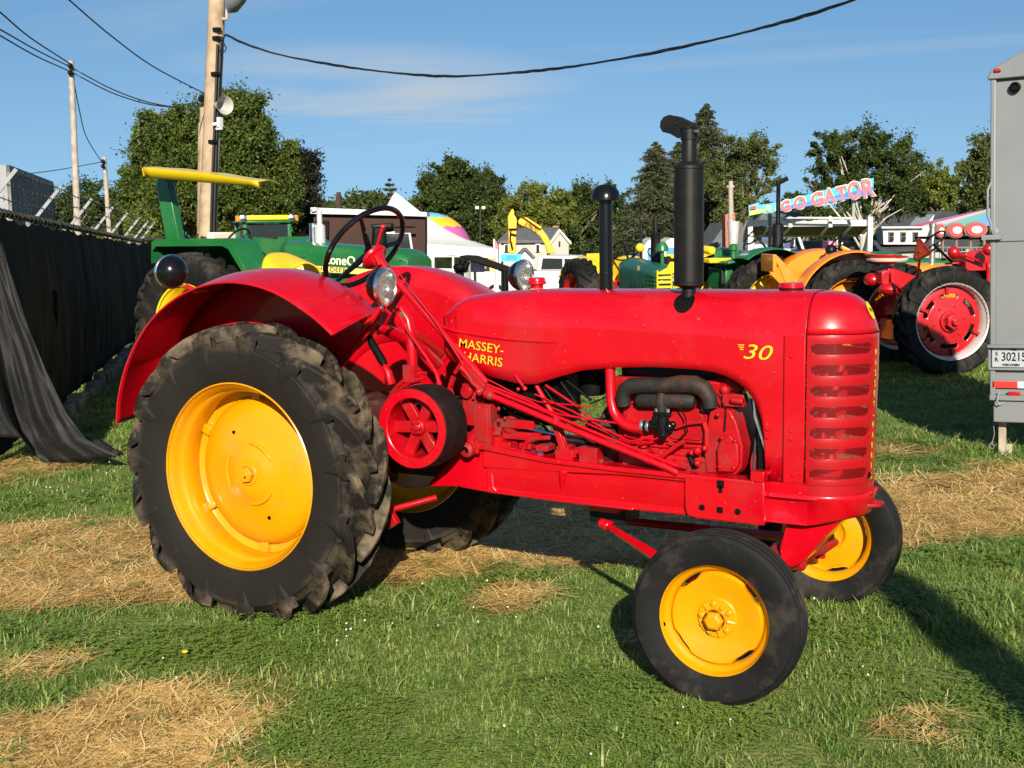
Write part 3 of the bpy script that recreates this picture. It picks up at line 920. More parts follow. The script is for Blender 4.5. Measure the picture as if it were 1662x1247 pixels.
sub(eng, mb, 'engine_bolt', red_in, split=True)
mb = MB(); mb.tube([(2.02, .70, .955), (2.02, .70, .90)], .035, 16); mb.tube([(2.02, .70, .96), (2.02, .70, .975)], .02, 12)
sub(eng, mb, 'oil_filter', red_in)
mb = MB()
mb.tube([PY(1090, 640, .70), PY(1098, 655, .66), PY(1112, 676, .66), PY(1116, 700, .665), PY(1100, 716, .67)], .004, 6)
mb.tube([PY(1165, 640, .70), PY(1178, 665, .69), PY(1176, 700, .68)], .004, 6)
mb.tube([PY(1000, 665, .75), PY(980, 680, .74), PY(950, 690, .73)], .005, 6)
sub(eng, mb, 'wiring', blackdk)
# governor / magneto dark area
mb = MB(); mb.tube([PY(1118, 735, .70), PY(1128, 760, .70)], .016, 8); mb.ball(PY(1126, 738, .69), .018, 8, 5)
sub(eng, mb, 'wiring_clip', blackdk)
# manifolds
mb = MB()
mp_ = [PY(1013, 658, .68), PY(1011, 645, .675), PY(1014, 634, .675), PY(1024, 627, .67), PY(1045, 626, .67), PY(1085, 626, .67), PY(1105, 624, .67), PY(1128, 625, .67), PY(1143, 632, .67), PY(1151, 645, .675), PY(1153, 661, .68)]
mb.tube(mp_, [.036, .038, .041, .042, .040, .040, .045, .046, .044, .040, .038], 14)
mb.bx(2.335, 2.375, .67, .70, 1.165, 1.20)
man = sub(eng, mb, 'exhaust_manifold', rust, bevel=.0)
mb = MB()
c1, c2 = PY(1040, 650, .68), PY(1122, 651, .68)
mb.tube([c1 - Vector((.02, 0, 0)), c1, c2, c2 + Vector((.02, 0, 0))], [.026, .038, .038, .026], 12)
cm = (c1 + c2) / 2
mb.tube([cm + Vector((-.02, -.005, .045)), cm + Vector((-.02, -.012, 0)), cm + Vector((-.012, -.012, -.055))], [.024, .034, .024], 10)
for q in (-.09, .09): mb.lathe([(.012, 0), (.012, .012), (0, .014)], cm + Vector((q, -.03, 0)), (0, -1, 0), 6)
sub(eng, mb, 'intake_manifold', rust)
mb = MB()
cc = PY(1076, 688, .665)
mb.box(cc + Vector((0, 0, .050)), (.075, .05, .018)); mb.tube([cc + Vector((0, 0, .04)), cc + Vector((0, 0, -.045))], [.030, .034], 12)
mb.ball(cc + Vector((.035, -.004, -.012)), .028, 12, 7); mb.ball(cc + Vector((.055, -.006, .0)), .018, 10, 6)
mb.tube([cc + Vector((-.02, 0, -.01)), cc + Vector((-.11, 0, -.016))], .026, 12)
mb.tube([cc + Vector((.0, -.03, .02)), cc + Vector((.0, -.03, -.03))], .008, 6); mb.box(cc + Vector((-.03, -.02, .02)), (.03, .03, .04))
mb.ball(cc + Vector((0, 0, -.055)), .026, 12, 6)
carb = sub(eng, mb, 'carburetor', black, bevel=.002)
mb = MB()
for q in (-.030, .030): mb.lathe([(.009, 0), (.009, .016), (0, .018)], cc + Vector((q, -.01, .06)), (0, 0, 1), 6)
for q in (-.115, -.085): mb.lathe([(.028, 0), (.029, .003), (.029, .013), (.028, .016)], cc + Vector((q, 0, -.016)), (1, 0, 0), 14)
sub(carb, mb, 'hose_clamp', steel)
mb = MB()
mb.tube([PY(990, 596, .70), PY(991, 620, .70), PY(992, 650, .69), PY(996, 668, .685), PY(1003, 680, .68), PY(1014, 689, .675), PY(1028, 694, .67), PY(1042, 696, .665)], .0265, 14)
sub(eng, mb, 'intake_pipe', red)
# fan belt and pulleys
mb = MB()
mb.lathe([(.075, -.012), (.088, -.012), (.088, -.008), (.075, 0), (.088, .008), (.088, .012), (.075, .012)], (2.58, .80, .905), (1, 0, 0), 28)
mb.lathe([(.055, -.012), (.066, -.012), (.056, 0), (.066, .012), (.055, .012)], (2.58, .86, 1.24), (1, 0, 0), 24)
sub(eng, mb, 'fan_pulley', red_in)
mb = MB()
pts = []
for k in range(14):
    a = PI + PI * k / 13; pts.append((2.58, .80 + .082 * math.cos(a), .905 + .082 * math.sin(a)))
for k in range(14):
    a = PI * k / 13; pts.append((2.58, .86 + .06 * math.cos(a), 1.24 + .06 * math.sin(a)))
mb.tube(pts, .007, 6, closed=True)
sub(eng, mb, 'fan_belt', mat('belt_rubber', (.025, .032, .038), .8, spec=.2))
mb = MB()
for k in range(4):
    a = PI / 4 + k * PI / 2
    d_ = Vector((0, math.cos(a), math.sin(a))); e_ = Vector((0, -math.sin(a), math.cos(a)))
    c0 = Vector((2.62, .90, 1.20))
    mb.add([c0 + d_ * .03 - e_ * .02, c0 + d_ * .18 - e_ * .05, c0 + d_ * .19 + e_ * .04 + Vector((.02, 0, 0)), c0 + d_ * .03 + e_ * .02], [(0, 1, 2, 3)])
sub(eng, mb, 'fan_blade', blackdk)

# ---- clutch housing, transmission, rear axle
mb = MB()
mb.bx(1.42, 1.86, .76, 1.07, .72, .93)
mb.bx(1.66, 1.84, .78, 1.05, .70, 1.06)
mb.lathe([(.18, 0), (.20, .02), (.20, .10), (.16, .12)], (1.74, YC, .95), (1, 0, 0), 24)
mb.bx(1.05, 1.45, .76, 1.07, .66, .86)
mb.bx(1.02, 1.12, .70, 1.13, .70, 1.20)
mb.bx(-.22, .25, .70, 1.13, .56, 1.10); mb.bx(.25, 1.05, .72, 1.11, .70, 1.10)
tm = B(mb, 'transmission', grease, bevel=.015, bseg=2)
mb = MB()
mb.bx(1.17, 1.45, .665, .70, .955, .995)       # ledge bars on top
mb.tube([(1.08, .66, .90), (1.14, .65, .90), (1.17, .64, .985), (1.24, .64, .985)], .018, 6)
mb.tube([(1.36, .65, .90), (1.39, .65, .955), (1.45, .65, .975), (1.52, .66, .98)], .014, 6)
for k in range(5): mb.box((1.26 + k * .11, .68 + .02 * (k % 2), .925), (.07, .09, .03))
mb.bx(1.56, 1.66, .63, .67, .87, .925); mb.bx(1.70, 1.80, .62, .70, .86, .95)
mb.prism([(1.60, .875), (1.64, .875), (1.56, 1.07), (1.53, 1.07)], .64, .66)
for k in range(3): mb.lathe([(.014, 0), (.014, .012), (0, .014)], (1.78 + k * .03, .66, .90 - .02 * k), (0, -1, 0), 6)
sub(tm, mb, 'shift_linkage', red_in, bevel=.003)
# gearbox top cover stack behind the belt pulley
mb = MB()
mb.bx(1.02, 1.10, .62, .72, 1.02, 1.24); mb.bx(1.10, 1.20, .60, .70, .90, 1.14); mb.bx(1.125, 1.185, .595, .60, .94, 1.12)
mb.bx(1.20, 1.24, .64, .72, .92, 1.05)
mb.lathe([(.035, 0), (.035, .03), (0, .035)], (1.06, .62, 1.20), (0, -1, 0), 10)
mb.ball((1.27, .70, 1.02), .055, 12, 7); mb.lathe([(.04, 0), (.04, .05), (.02, .06)], (1.08, .60, .90), (0, -1, 0), 12)
for k in range(6): mb.ball((1.10 + .035 * k, .60 + .005 * k, 1.17 - .05 * (k % 3)), .011, 6, 4)
sub(tm, mb, 'gear_cover', red_in, bevel=.006)
mb = MB()
mb.tube([(1.11, .60, .985 - .01), (1.09, .59, .95), (1.10, .59, .90), (1.135, .59, .885)], .014, 6)
sub(tm, mb, 'clutch_yoke', red_in)
mb = MB()
for s in (-1, 1):
    mb.lathe([(.17, .20), (.17, .26), (.13, .30), (.11, .44), (.13, .46), (.13, .52), (.07, .54), (.05, .62)], (0, YC, .80), (0, s, 0), 20)
mb.bx(-.26, -.18, .76, 1.07, .60, 1.05)
B(mb, 'rear_axle_housing', red_in, bevel=.005)
# drawbar and brackets near the rear wheel, low
mb = MB()
mb.prism([(.60, .80), (.66, .80), (.64, .62), (.72, .50), (.66, .46), (.55, .56)], .42, .46)
mb.prism([(.52, .74), (.56, .76), (.60, .60), (.56, .58)], .36, .40)
mb.tube([(.45, .44, .52), (.62, .44, .55), (.86, .60, .62)], .018, 6)
B(mb, 'brake_bracket', red_in, bevel=.004)

# ---- belt pulley
pc = Vector((.915, .30, 1.04))
mb = MB()
Rp = .205
mb.lathe([(.205, -.004), (.160, -.004), (.155, .0), (.150, .10), (.155, .19), (.20, .195)], pc, (0, 1, 0), 48)
pul = B(mb, 'belt_pulley', red)
mb = MB().lathe([(Rp, .000), (Rp + .004, .004), (Rp + .010, .10), (Rp + .004, .196), (Rp - .01, .20)], pc, (0, 1, 0), 56)
sub(pul, mb, 'belt_lagging', belt)
mb = MB()
mb.lathe([(0, -.01), (.018, -.01), (.022, .0), (.040, .004), (.046, .02), (.046, .12)], pc + Vector((0, .035, 0)), (0, 1, 0), 20)
for k in range(6):
    a = .06 + k * PI / 3
    d_ = Vector((math.cos(a), 0, math.sin(a)))
    M = Matrix((d_, Vector((0, 1, 0)), d_.cross(Vector((0, 1, 0))))).transposed()
    mb.box(pc + Vector((0, .075, 0)) + d_ * .095, (.13, .032, .060), M)
for k in range(6):
    a = k * PI / 3; mb.ball(pc + Vector((.028 * math.cos(a), .03, .028 * math.sin(a))), .008, 6, 4)
sub(pul, mb, 'spoke', red_in, bevel=.005)
mb = MB()
for k in range(10):
    a = k * PI / 5 + .1; mb.ball(pc + Vector((.182 * math.cos(a), -.004, .182 * math.sin(a))), .005, 6, 4)
sub(pul, mb, 'rivet', red)
mb = MB(); mb.lathe([(.11, .18), (.12, .20), (.12, .30), (.10, .34)], pc, (0, 1, 0), 24)
sub(pul, mb, 'pulley_gearcase', red_in)
# curved guard strips left of the pulley
mb = MB()
for k in range(3):
    pts = [(pc.x + (.235 + .03 * k) * math.cos(R(a)), .44 + .02 * k, pc.z + (.21 + .028 * k) * math.sin(R(a))) for a in range(95, 175, 10)]
    mb.tube(pts, .011, 6)
mb.bx(.70, .78, .42, .46, 1.13, 1.17); mb.box((.80, .46, 1.30), (.07, .03, .09))
B(mb, 'brake_band', red_in)

# ---- fenders
FC = Vector((.055, .925))
def fender(s):
    """s=0 near side, 1 far side"""
    mb = MB()
    a0, a1 = R(44.5), R(174.5)
    ny = 14
    dz = 0 if not s else -.03
    def pt(u, v):
        a = a0 + (a1 - a0) * u
        y = -.055 + .435 * v
        crown = .868 + .062 * math.sin(min(1, v / .75) * PI / 2) - (.004 if v > .8 else 0)
        # front edge is swept: the outer corner runs to a point, inner part is cut back
        a_ = a + (1 - u) ** 8 * (.085 * v - .01)
        crown += .02 * (1 - v) * max(0, 1 - u * 9)
        yy = y if not s else 2 * YC - y
        return Vector((FC.x + crown * math.cos(a_), yy, FC.y + dz + crown * math.sin(a_)))
    mb.grid(pt, 60, ny)
    o = B(mb, 'fender', red, smooth=60, solid=.005)
    mb = MB()
    yp = .38 if not s else 2 * YC - .38
    def pl(u, v):
        a = a0 + .07 + (a1 - a0 - .07) * u
        rin = .47
        r_ = .926 + (rin - .926) * v
        return Vector((FC.x + r_ * math.cos(a), yp, FC.y + dz + r_ * math.sin(a)))
    mb.grid(pl, 40, 4)
    sub(o, mb, 'inner_panel', red, solid=.004)
    # rolled bead on the outer edge
    mb = MB()
    pts = [pt(k / 60, 0) for k in range(61)]
    mb.tube(pts, .0055, 6)
    sub(o, mb, 'edge_bead', red)
    mb = MB()
    pts = [pt(0, k / 10) for k in range(11)]
    mb.tube(pts, .005, 6)
    pe = pt(0, 1)
    ysg = 1 if not s else -1
    mb.tube([pe, pe + Vector((.012, 0, -.03)), pl(0, .5), pl(0, 1) + Vector((0, 0, -.0))], [.006, .014, .016, .014], 6)
    sub(o, mb, 'front_edge_flange', red)
    return o, pt
fn, fpt = fender(0)
ff, fpt2 = fender(1)
# extra inner splash plate on the far side reaching down to the platform
mb = MB()
mb.prism([(-.45, .80), (.76, .86), (.84, 1.22), (.76, 1.42), (.68, 1.52), (.10, 1.60), (-.45, 1.4)], 1.452, 1.458)
mb.prism([(.60, 1.38), (.86, 1.28), (.84, 1.20), (.70, 1.05), (.40, 1.12)], 1.30, 1.306)
mb.prism([(.30, .86), (.80, .86), (.84, .89), (.30, .89)], 1.12, 1.45)
sub(ff, mb, 'splash_plate', red)
mb = MB()
mb.prism([(.10, .86), (.80, .86), (.84, .89), (.10, .89)], .42, .72)
B(mb, 'platform', red_in)
# fender brace arching from near fender to column
mb = MB()
mb.tube([PY(612, 531, .42), PY(630, 537, .5), PY(655, 549, .62), PY(690, 572, .80), PY(712, 592, .92)], [.02, .032, .034, .034, .03], 10)
B(mb, 'fender_brace', red)
mb = MB()
mb.tube([PY(650, 500, .62), PY(662, 520, .62), PY(667, 545, .62), PY(669, 580, .62), PY(670, 632, .62)], [.022, .027, .029, .029, .029], 12)
B(mb, 'lift_pipe', red)
mb = MB()
mb.tube([PY(598, 541, .44), PY(603, 556, .46), PY(620, 585, .50), PY(624, 592, .50)], [.012, .022, .024, .02], 12)
sh = B(mb, 'brake_lever_grip', blackdk)
sub(sh, MB().tube([PY(622, 590, .50) + T0 * 0, PY(630, 605, .50), PY(636, 624, .50)], [.010, .024, .024], 10), 'lever_sleeve', red)
# ---- lamps
def lamp(name, c, ax, rad, par_label=None):
    c = Vector(c); ax = Vector(ax).normalized()
    bowl = [(rad * math.cos(t), -rad * 1.02 * math.sin(t)) for t in [k * PI / 2 / 9 for k in range(10)]]
    o = B(MB().lathe(bowl, c, ax, 32), name, black)
    sub(o, MB().lathe([(rad * 1.0, -.008), (rad * 1.05, -.004), (rad * 1.06, .004), (rad * 1.04, .014), (rad * .93, .017), (rad * .89, .010)], c, ax, 36), 'lamp_bezel', chrome)
    g = [(0, .024), (rad * .4, .022), (rad * .7, .017), (rad * .91, .011)]
    sub(o, MB().lathe(g, c, ax, 32), 'lamp_lens', lensm)
    sub(o, MB().lathe([(rad * .9, .004), (rad * .7, -rad * .3), (rad * .4, -rad * .55), (.01, -rad * .65)], c, ax, 32), 'lamp_reflector', chrome)
    mb = MB()
    side = ax.cross(Vector((0, 0, 1))).normalized(); u2 = side.cross(ax)
    for k in range(-6, 7):
        s_ = k / 7 * rad; hh = math.sqrt(max(0, (rad * .88) ** 2 - s_ ** 2))
        zf = .024 - .014 * (abs(k) / 7) ** 2
        mb.tube([c + side * s_ - u2 * hh + ax * .010, c + side * s_ + ax * (zf - .003), c + side * s_ + u2 * hh + ax * .010], .0016, 5)
    sub(o, mb, 'lens_rib', lensm)
    sub(o, MB().ball(c + ax * (-.02), .012, 8, 6), 'lamp_bulb', white)
    return o
hl = lamp('headlight', (.765, .30, 1.762), (1, .04, -.02), .094)
mb = MB(); mb.tube([(.75, .30, 1.67), (.73, .29, 1.64), (.70, .29, 1.60), (.66, .27, 1.585), (.60, .25, 1.60)], [.010, .014, .016, .018, .008], 8)
mb.tube([(.74, .31, 1.66), (.77, .34, 1.62), (.72, .36, 1.56)], .009, 6)
sub(hl, mb, 'lamp_bracket', red)
sub(hl, MB().ball((.755, .285, 1.655), .012, 8, 5), 'lamp_nut', chrome)
h2 = lamp('headlight', (.90, 1.52, 1.768), (1, -.08, 0), .092)
sub(h2, MB().tube([(.88, 1.52, 1.68), (.84, 1.52, 1.62), (.76, 1.52, 1.58), (.68, 1.52, 1.58)], .014, 8), 'lamp_bracket', red)
h3 = lamp('work_lamp', (-.43, .03, 1.842), (-1, .42, .05), .088)
sub(h3, MB().tube([(-.35, .05, 1.77), (-.30, .06, 1.74), (-.22, .08, 1.745)], [.010, .016, .008], 8), 'lamp_bracket', red)
sub(h3, MB().tube([(-.33, -.02, 1.80), (-.31, .0, 1.76), (-.42, -.05, 1.76)], .0025, 5), 'lamp_wire', blackdk)

# ---- steering
SC_ = PY(592, 402, .66)
E_ = PY(790, 622, .625)
axs = (E_ - SC_).normalized()
axn = Vector((.80, -.10, -.60)).normalized()
u_ = axn.cross(Vector((0, 1, 0))).normalized(); v_ = axn.cross(u_)
RW = .262
mb = MB()
mb.tube([SC_ + (u_ * math.cos(2 * PI * k / 48) + v_ * math.sin(2 * PI * k / 48)) * RW for k in range(48)], .0155, 10, closed=True)
swh = B(mb, 'steering_wheel', black)
hubp = SC_ + axn * .055
mb = MB()
for k in range(3):
    a = R(-78 + 120 * k)
    e_ = SC_ + (u_ * math.cos(a) + v_ * math.sin(a)) * RW
    mb.tube([hubp - axn * .01, hubp * .7 + e_ * .3 - axn * .008, e_], [.021, .018, .010], 8)
mb.ball(hubp - axn * .01, .034, 14, 8)
sub(swh, mb, 'wheel_spoke', black)
mb = MB()
h0 = SC_ + axn * .075
mb.lathe([(.010, 0), (.075, .004), (.080, .012), (.074, .024), (.050, .036), (.032, .06), (.026, .10), (.022, .12)], h0, axn, 28)
mb.tube([h0 + Vector((.04, -.03, .03)), h0 + Vector((.075, -.03, .12)), h0 + Vector((.09, -.03, .15))], [.008, .007, .012], 8)
mb.ball(h0 + Vector((.092, -.03, .155)), .014, 8, 6)
q = h0 + axn * .03
mb.tube([q + Vector((.03, -.05, .02)), q + Vector((.06, -.05, -.03))], .012, 8)
thq = B(mb, 'throttle_quadrant', red)
mb = MB(); mb.tube([h0 + axn * .08, E_], [.020, .019], 12)
B(mb, 'steering_column', red)
B(MB().tube([PY(639, 432, .60), PY(705, 520, .59), PY(752, 592, .58)], .0035, 6), 'throttle_rod', red)
mb = MB(); mb.tube([PY(640, 498, .56), PY(648, 512, .56), PY(662, 537, .56), PY(690, 577, .56), PY(708, 605, .56), PY(714, 625, .56)], [.007, .009, .008, .009, .011, .013], 8)
B(mb, 'hand_clutch_rod', red)
mb = MB(); p_ = PY(653, 512, .60); mb.box(p_, (.03, .02, .02), Matrix.Rotation(.7, 3, 'Y')); B(mb, 'column_clip', mat('green_tape', (.01, .12, .035), .6))
# steering gear box below the column
mb = MB()
a_, b_ = PY(748, 590, .615), PY(786, 632, .60)
d_ = (b_ - a_).normalized(); n_ = Vector((0, 1, 0)); w_ = d_.cross(n_)
M = Matrix((d_, n_, w_)).transposed()
mb.box((a_ + b_) / 2 + w_ * .00, ((b_ - a_).length, .05, .055), M)
B(mb, 'steering_box', red_in, bevel=.003)
mb = MB()
mb.tube([PY(742, 600, .58), PY(750, 597, .58), PY(758, 606, .58), PY(768, 622, .57), PY(785, 636, .575)], [.012, .018, .013, .013, .017], 8)
mb.tube([PY(738, 606, .58), PY(745, 598, .58)], .012, 6)
mb.ball(PY(778, 636, .57), .022, 8, 6); mb.ball(PY(795, 642, .58), .026, 10, 6)
mb.tube([PY(736, 612, .60), PY(730, 630, .61), PY(736, 650, .61)], .016, 6)
B(mb, 'steering_arm', red_in)
mb = MB()
mb.tube([PY(791, 640, .585), PY(850, 664, .585), PY(925, 696, .588), PY(1010, 730, .595), PY(1085, 760, .60), PY(1100, 768, .605)], .0165, 12)
mb.tube([PY(788, 639, .585), PY(800, 643, .585)], .025, 12)
B(mb, 'drag_link', red)
mb = MB()
mb.tube([PY(786, 628, .60), PY(870, 662, .60), PY(960, 700, .605), PY(1100, 757, .61)], .0085, 8)
mb.tube([PY(792, 625, .61), PY(860, 652, .615), PY(930, 690, .62), PY(1062, 752, .63)], .0065, 8)
mb.tube([PY(780, 610, .64), PY(838, 640, .66), PY(872, 652, .67), PY(900, 655, .68), PY(958, 660, .68)], .004, 6)
mb.tube([PY(850, 655, .66), PY(910, 673, .66), PY(970, 683, .66), PY(1030, 690, .66)], .0055, 6)
mb.tube([PY(868, 640, .68), PY(930, 668, .68), PY(1000, 706, .66), PY(1022, 716, .66), PY(1046, 713, .66)], .005, 6)
mb.tube([PY(880, 655, .70), PY(920, 672, .70), PY(980, 700, .68), PY(1040, 722, .66), PY(1066, 712, .66), PY(1080, 700, .66)], .005, 6)
B(mb, 'control_rod', red)
mb = MB()
for a, b in (((905, 612), (938, 660)), ((912, 612), (960, 650)), ((880, 625), (900, 655)), ((830, 640), (836, 670)), ((850, 660), (890, 700)), ((800, 636), (822, 668))):
    mb.tube([PY(a[0], a[1], .75), PY(b[0], b[1], .75)], .007, 6)
mb.tube([PY(1010, 636, .76), PY(985, 644, .76), PY(960, 655, .80)], .004, 6)
B(mb, 'wiring', blackdk)
mb = MB()
mb.tube([PY(870, 625, .70), PY(890, 660, .70), PY(908, 690, .69), PY(918, 728, .67)], [.012, .016, .018, .014], 6)
mb.tube([PY(885, 625, .72), PY(930, 655, .72), PY(960, 680, .72)], .008, 6)
mb.box(PY(925, 735, .66), (.085, .05, .04)); mb.box(PY(838, 688, .66), (.22, .04, .045))
B(mb, 'pedal_linkage', red_in, bevel=.003)
# fuel tank bottom / battery box hiding under hood
mb = MB(); mb.bx(.98, 1.62, .70, 1.13, 1.30, 1.62); B(mb, 'fuel_tank', blackdk)
mb = MB(); mb.bx(1.10, 1.50, .78, 1.05, 1.02, 1.30); B(mb, 'battery_box', blackdk)
mb = MB().lathe([(.058, 0), (.07, .008), (.074, .03), (.074, .10), (.078, .105), (.078, .118), (.066, .12), (.066, .32)], (1.63, .93, 1.175), n=24)
B(mb, 'oil_bath_air_cleaner', blackdk)
# seat
SP = PY(462, 452, .914)
mb = MB()
def seat_pt(u, v):
    a = -1 + 2 * u; b = v
    x = SP.x + .16 * b - .0
    y = .914 + .21 * a * (1 - .25 * b * b)
    z = SP.z + .01 + .145 * (1 - abs(a) ** 2.6) ** .5 * (1 - .55 * b) + .02 * math.sin(a * 3) * b
    return Vector((x - .05 * (1 - abs(a) ** 2), y, z))
mb.grid(seat_pt, 24, 10)
B(mb, 'seat', mat('seat_yellow', (.70, .42, .01), .4, coat=.3), smooth=60, solid=.008)
B(MB().tube([SP + Vector((.05, 0, -.02)), Vector((SP.x + .1, .914, 1.4)), Vector((-.02, .914, 1.1))], .02, 8), 'seat_post', red_in)

# ---- front axle
mb = MB()
mb.prism([(2.74, .665), (2.92, .665), (3.02, .70), (2.93, .60), (2.82, .46), (2.76, .42), (2.70, .43), (2.70, .52)], YC - .16, YC + .10)
mb.tube([(2.62, YC, .42), (2.78, YC, .42)], .05, 14)
axl = B(mb, 'axle_pedestal', red, bevel=.012, bseg=3)
mb = MB()
mb.tube([(2.66, .20, .36), (2.66, .50, .42), (2.66, YC, .46), (2.66, 1.30, .42), (2.66, 1.62, .36)], [.035, .042, .05, .042, .035], 8)
mb.tube([(2.645, .18, .25), (2.645, .18, .47)], .028, 10); mb.tube([(2.645, 1.64, .25), (2.645, 1.64, .47)], .028, 10)
mb.tube([(2.62, .16, .341), (2.643, .10, .341)], .03, 8); mb.tube([(2.643, 1.66, .341), (2.643, 1.74, .341)], .03, 10)
mb.tube([PY(1322, 885, 1.1), PY(1300, 905, 1.1)], [.03, .04], 8); mb.ball(PY(1300, 905, 1.1), .04, 10, 6)
mb.tube([PY(1300, 905, 1.1), PY(1335, 893, 1.35), PY(1355, 880, 1.6)], .022, 8)
B(mb, 'front_axle', red_in, bevel=.0)
mb = MB()
a_, b_ = PY(985, 853, .80), Vector((2.60, .28, .37))
mb.tube([a_, a_ * .5 + b_ * .5, b_], [.022, .034, .03], 4)
a2, b2 = PY(985, 843, .95), Vector((2.60, 1.50, .38))
mb.tube([a2, b2], [.022, .03], 4)
mb.ball(a_, .03, 10, 6); mb.tube([a_ + Vector((-.04, 0, .01)), a_ + Vector((.03, 0, 0))], .026, 8)
mb.bx(1.70, 1.86, .74, .80, .60, .66)
B(mb, 'radius_rod', red, bevel=.004)
mb = MB(); mb.bx(1.66, 1.86, .82, 1.02, .52, .66); B(mb, 'oil_pan', satin, bevel=.01)

# ---- wheels
# worn rubber: dusty brown on the outer tread, cleaner towards the rim
rubber_t = mat('drive_tyre_rubber', (.0065, .0062, .006), .68, spec=.14, var=.25, vs_=5, bump=.4, bs=24)
t_ = rubber_t.node_tree; n_ = t_.nodes; l_ = t_.links; pb = n_['Principled BSDF']
tcx = n_.new('ShaderNodeTexCoord'); spx = n_.new('ShaderNodeSeparateXYZ'); l_.new(tcx.outputs['Object'], spx.inputs[0])
cbx = n_.new('ShaderNodeCombineXYZ'); l_.new(spx.outputs[0], cbx.inputs[0]); l_.new(spx.outputs[2], cbx.inputs[2])
ln = n_.new('ShaderNodeVectorMath'); ln.operation = 'LENGTH'; l_.new(cbx.outputs[0], ln.inputs[0])
mr = n_.new('ShaderNodeMapRange'); mr.inputs[1].default_value = .66; mr.inputs[2].default_value = .80; l_.new(ln.outputs['Value'], mr.inputs[0])
nz = n_.new('ShaderNodeTexNoise'); nz.inputs['Scale'].default_value = 5; nz.inputs['Detail'].default_value = 9; nz.inputs['Roughness'].default_value = .7; l_.new(tcx.outputs['Object'], nz.inputs['Vector'])
m2 = n_.new('ShaderNodeMapRange'); m2.inputs[1].default_value = .46; m2.inputs[2].default_value = .62; l_.new(nz.outputs['Fac'], m2.inputs[0])
m3 = n_.new('ShaderNodeMath'); m3.operation = 'MULTIPLY'; l_.new(mr.outputs[0], m3.inputs[0]); l_.new(m2.outputs[0], m3.inputs[1])
m4 = n_.new('ShaderNodeMath'); m4.operation = 'MULTIPLY_ADD'; m4.inputs[1].default_value = .85; m4.inputs[2].default_value = .04; l_.new(m3.outputs[0], m4.inputs[0])
mxr = n_.new('ShaderNodeMix'); mxr.data_type = 'RGBA'; l_.new(m4.outputs[0], mxr.inputs[0])
old = pb.inputs['Base Color'].links[0].from_socket; l_.new(old, mxr.inputs[6]); mxr.inputs[7].default_value = (.15, .115, .075, 1)
l_.new(mxr.outputs[2], pb.inputs['Base Color'])
def rear_wheel():
    o = tyre_lugged(.812, .502, .350, 15, lug=.068, sweep=.44, lw=.072).build('rear_wheel', rubber_t, TR, smooth=32, bevel=.007)
    mb = MB()
    # rim: flange, bead seat, drop centre
    pr = [(.497, -.150), (.506, -.143), (.505, -.128), (.488, -.122), (.480, -.112), (.478, -.080), (.466, -.072), (.455, -.055), (.452, .045), (.466, .060), (.478, .068), (.480, .112), (.488, .122), (.505, .128), (.506, .143), (.497, .150), (.486, .128), (.470, .115), (.468, .075), (.45, .06), (.444, .045), (.446, -.052), (.458, -.070), (.470, -.080), (.472, -.110), (.486, -.130), (.497, -.150)]
    mb.lathe(pr, ax=(0, 1, 0), n=72)
    mb.lathe([(.452, .050), (.44, .066), (.412, .070), (.405, .074), (.36, .075)], ax=(0, 1, 0), n=72)
    rim_ = mb.build('rim', yellow, o, smooth=50)
    mb = MB()
    # wheel centre: domed disc
    pr = [(.404, .062), (.398, .060), (.394, .046), (.386, .034), (.36, .014), (.30, -.006), (.22, -.024), (.14, -.036), (.125, -.046), (.085, -.052), (.078, -.052), (.05, -.055), (.0, -.055)]
    mb.lathe(pr, ax=(0, 1, 0), n=64)
    dc = mb.build('wheel_disc', yellow, o, smooth=45, solid=.008)
    mb = MB()
    for k in range(3):
        a0 = R(20 + 120 * k)
        pts = []
        for q in range(9):
            a = a0 + R(62) * q / 8; rr_ = .165 + .0 * q
            pts.append((rr_ * math.cos(a), -.040 + .004, rr_ * math.sin(a)))
        mb.tube(pts, [.003, .008, .010, .011, .011, .011, .010, .008, .003], 8)
    mb.lathe([(.062, 0), (.062, .006), (.058, .010), (.045, .010)], (0, -.052, 0), (0, -1, 0), 24)
    mb.lathe([(.044, 0), (.044, .026), (.040, .030), (.020, .030), (.018, .036), (0, .036)], (0, -.055, 0), (0, -1, 0), 6)
    mb.build('hub_nut', yellow, o, smooth=30, bevel=.002)
    mb = MB()
    for rr_, an in ((.075, 65), (.078, 235), (.245, 110), (.255, 285), (.012, 300)):
        a = R(an); yv = -.050 if rr_ < .1 else -.022
        if rr_ < .05: yv = -.090
        mb.lathe([(.0, .0012), (.010 if rr_ > .1 else .006, .0012), (.010 if rr_ > .1 else .006, -.004)], (rr_ * math.cos(a), yv, rr_ * math.sin(a)), (0, -1, 0), 12)
    mb.build('disc_hole', blackdk, o, smooth=0)
    mb = MB()
    for k in range(6):
        a = R(22 + 60 * k)
        d_ = Vector((math.cos(a), 0, math.sin(a))); M = Matrix((d_, Vector((0, 1, 0)), d_.cross(Vector((0, 1, 0))))).transposed()
        mb.box(d_ * .418 + Vector((0, .048, 0)), (.055, .028, .050), M)
    mb.build('rim_lug', yellow, o, smooth=30, bevel=.004)
    return o
RWH = rear_wheel()
RWH.location = Vector((0, .14, .765)) - T0
RWH.rotation_euler = (0, R(-9), 0)
W2 = copy_tree(RWH, TR)
W2.location = Vector((0, 2 * YC - .14, .765)) - T0
W2.scale = (1, -1, 1); W2.rotation_euler = (0, R(37), 0)

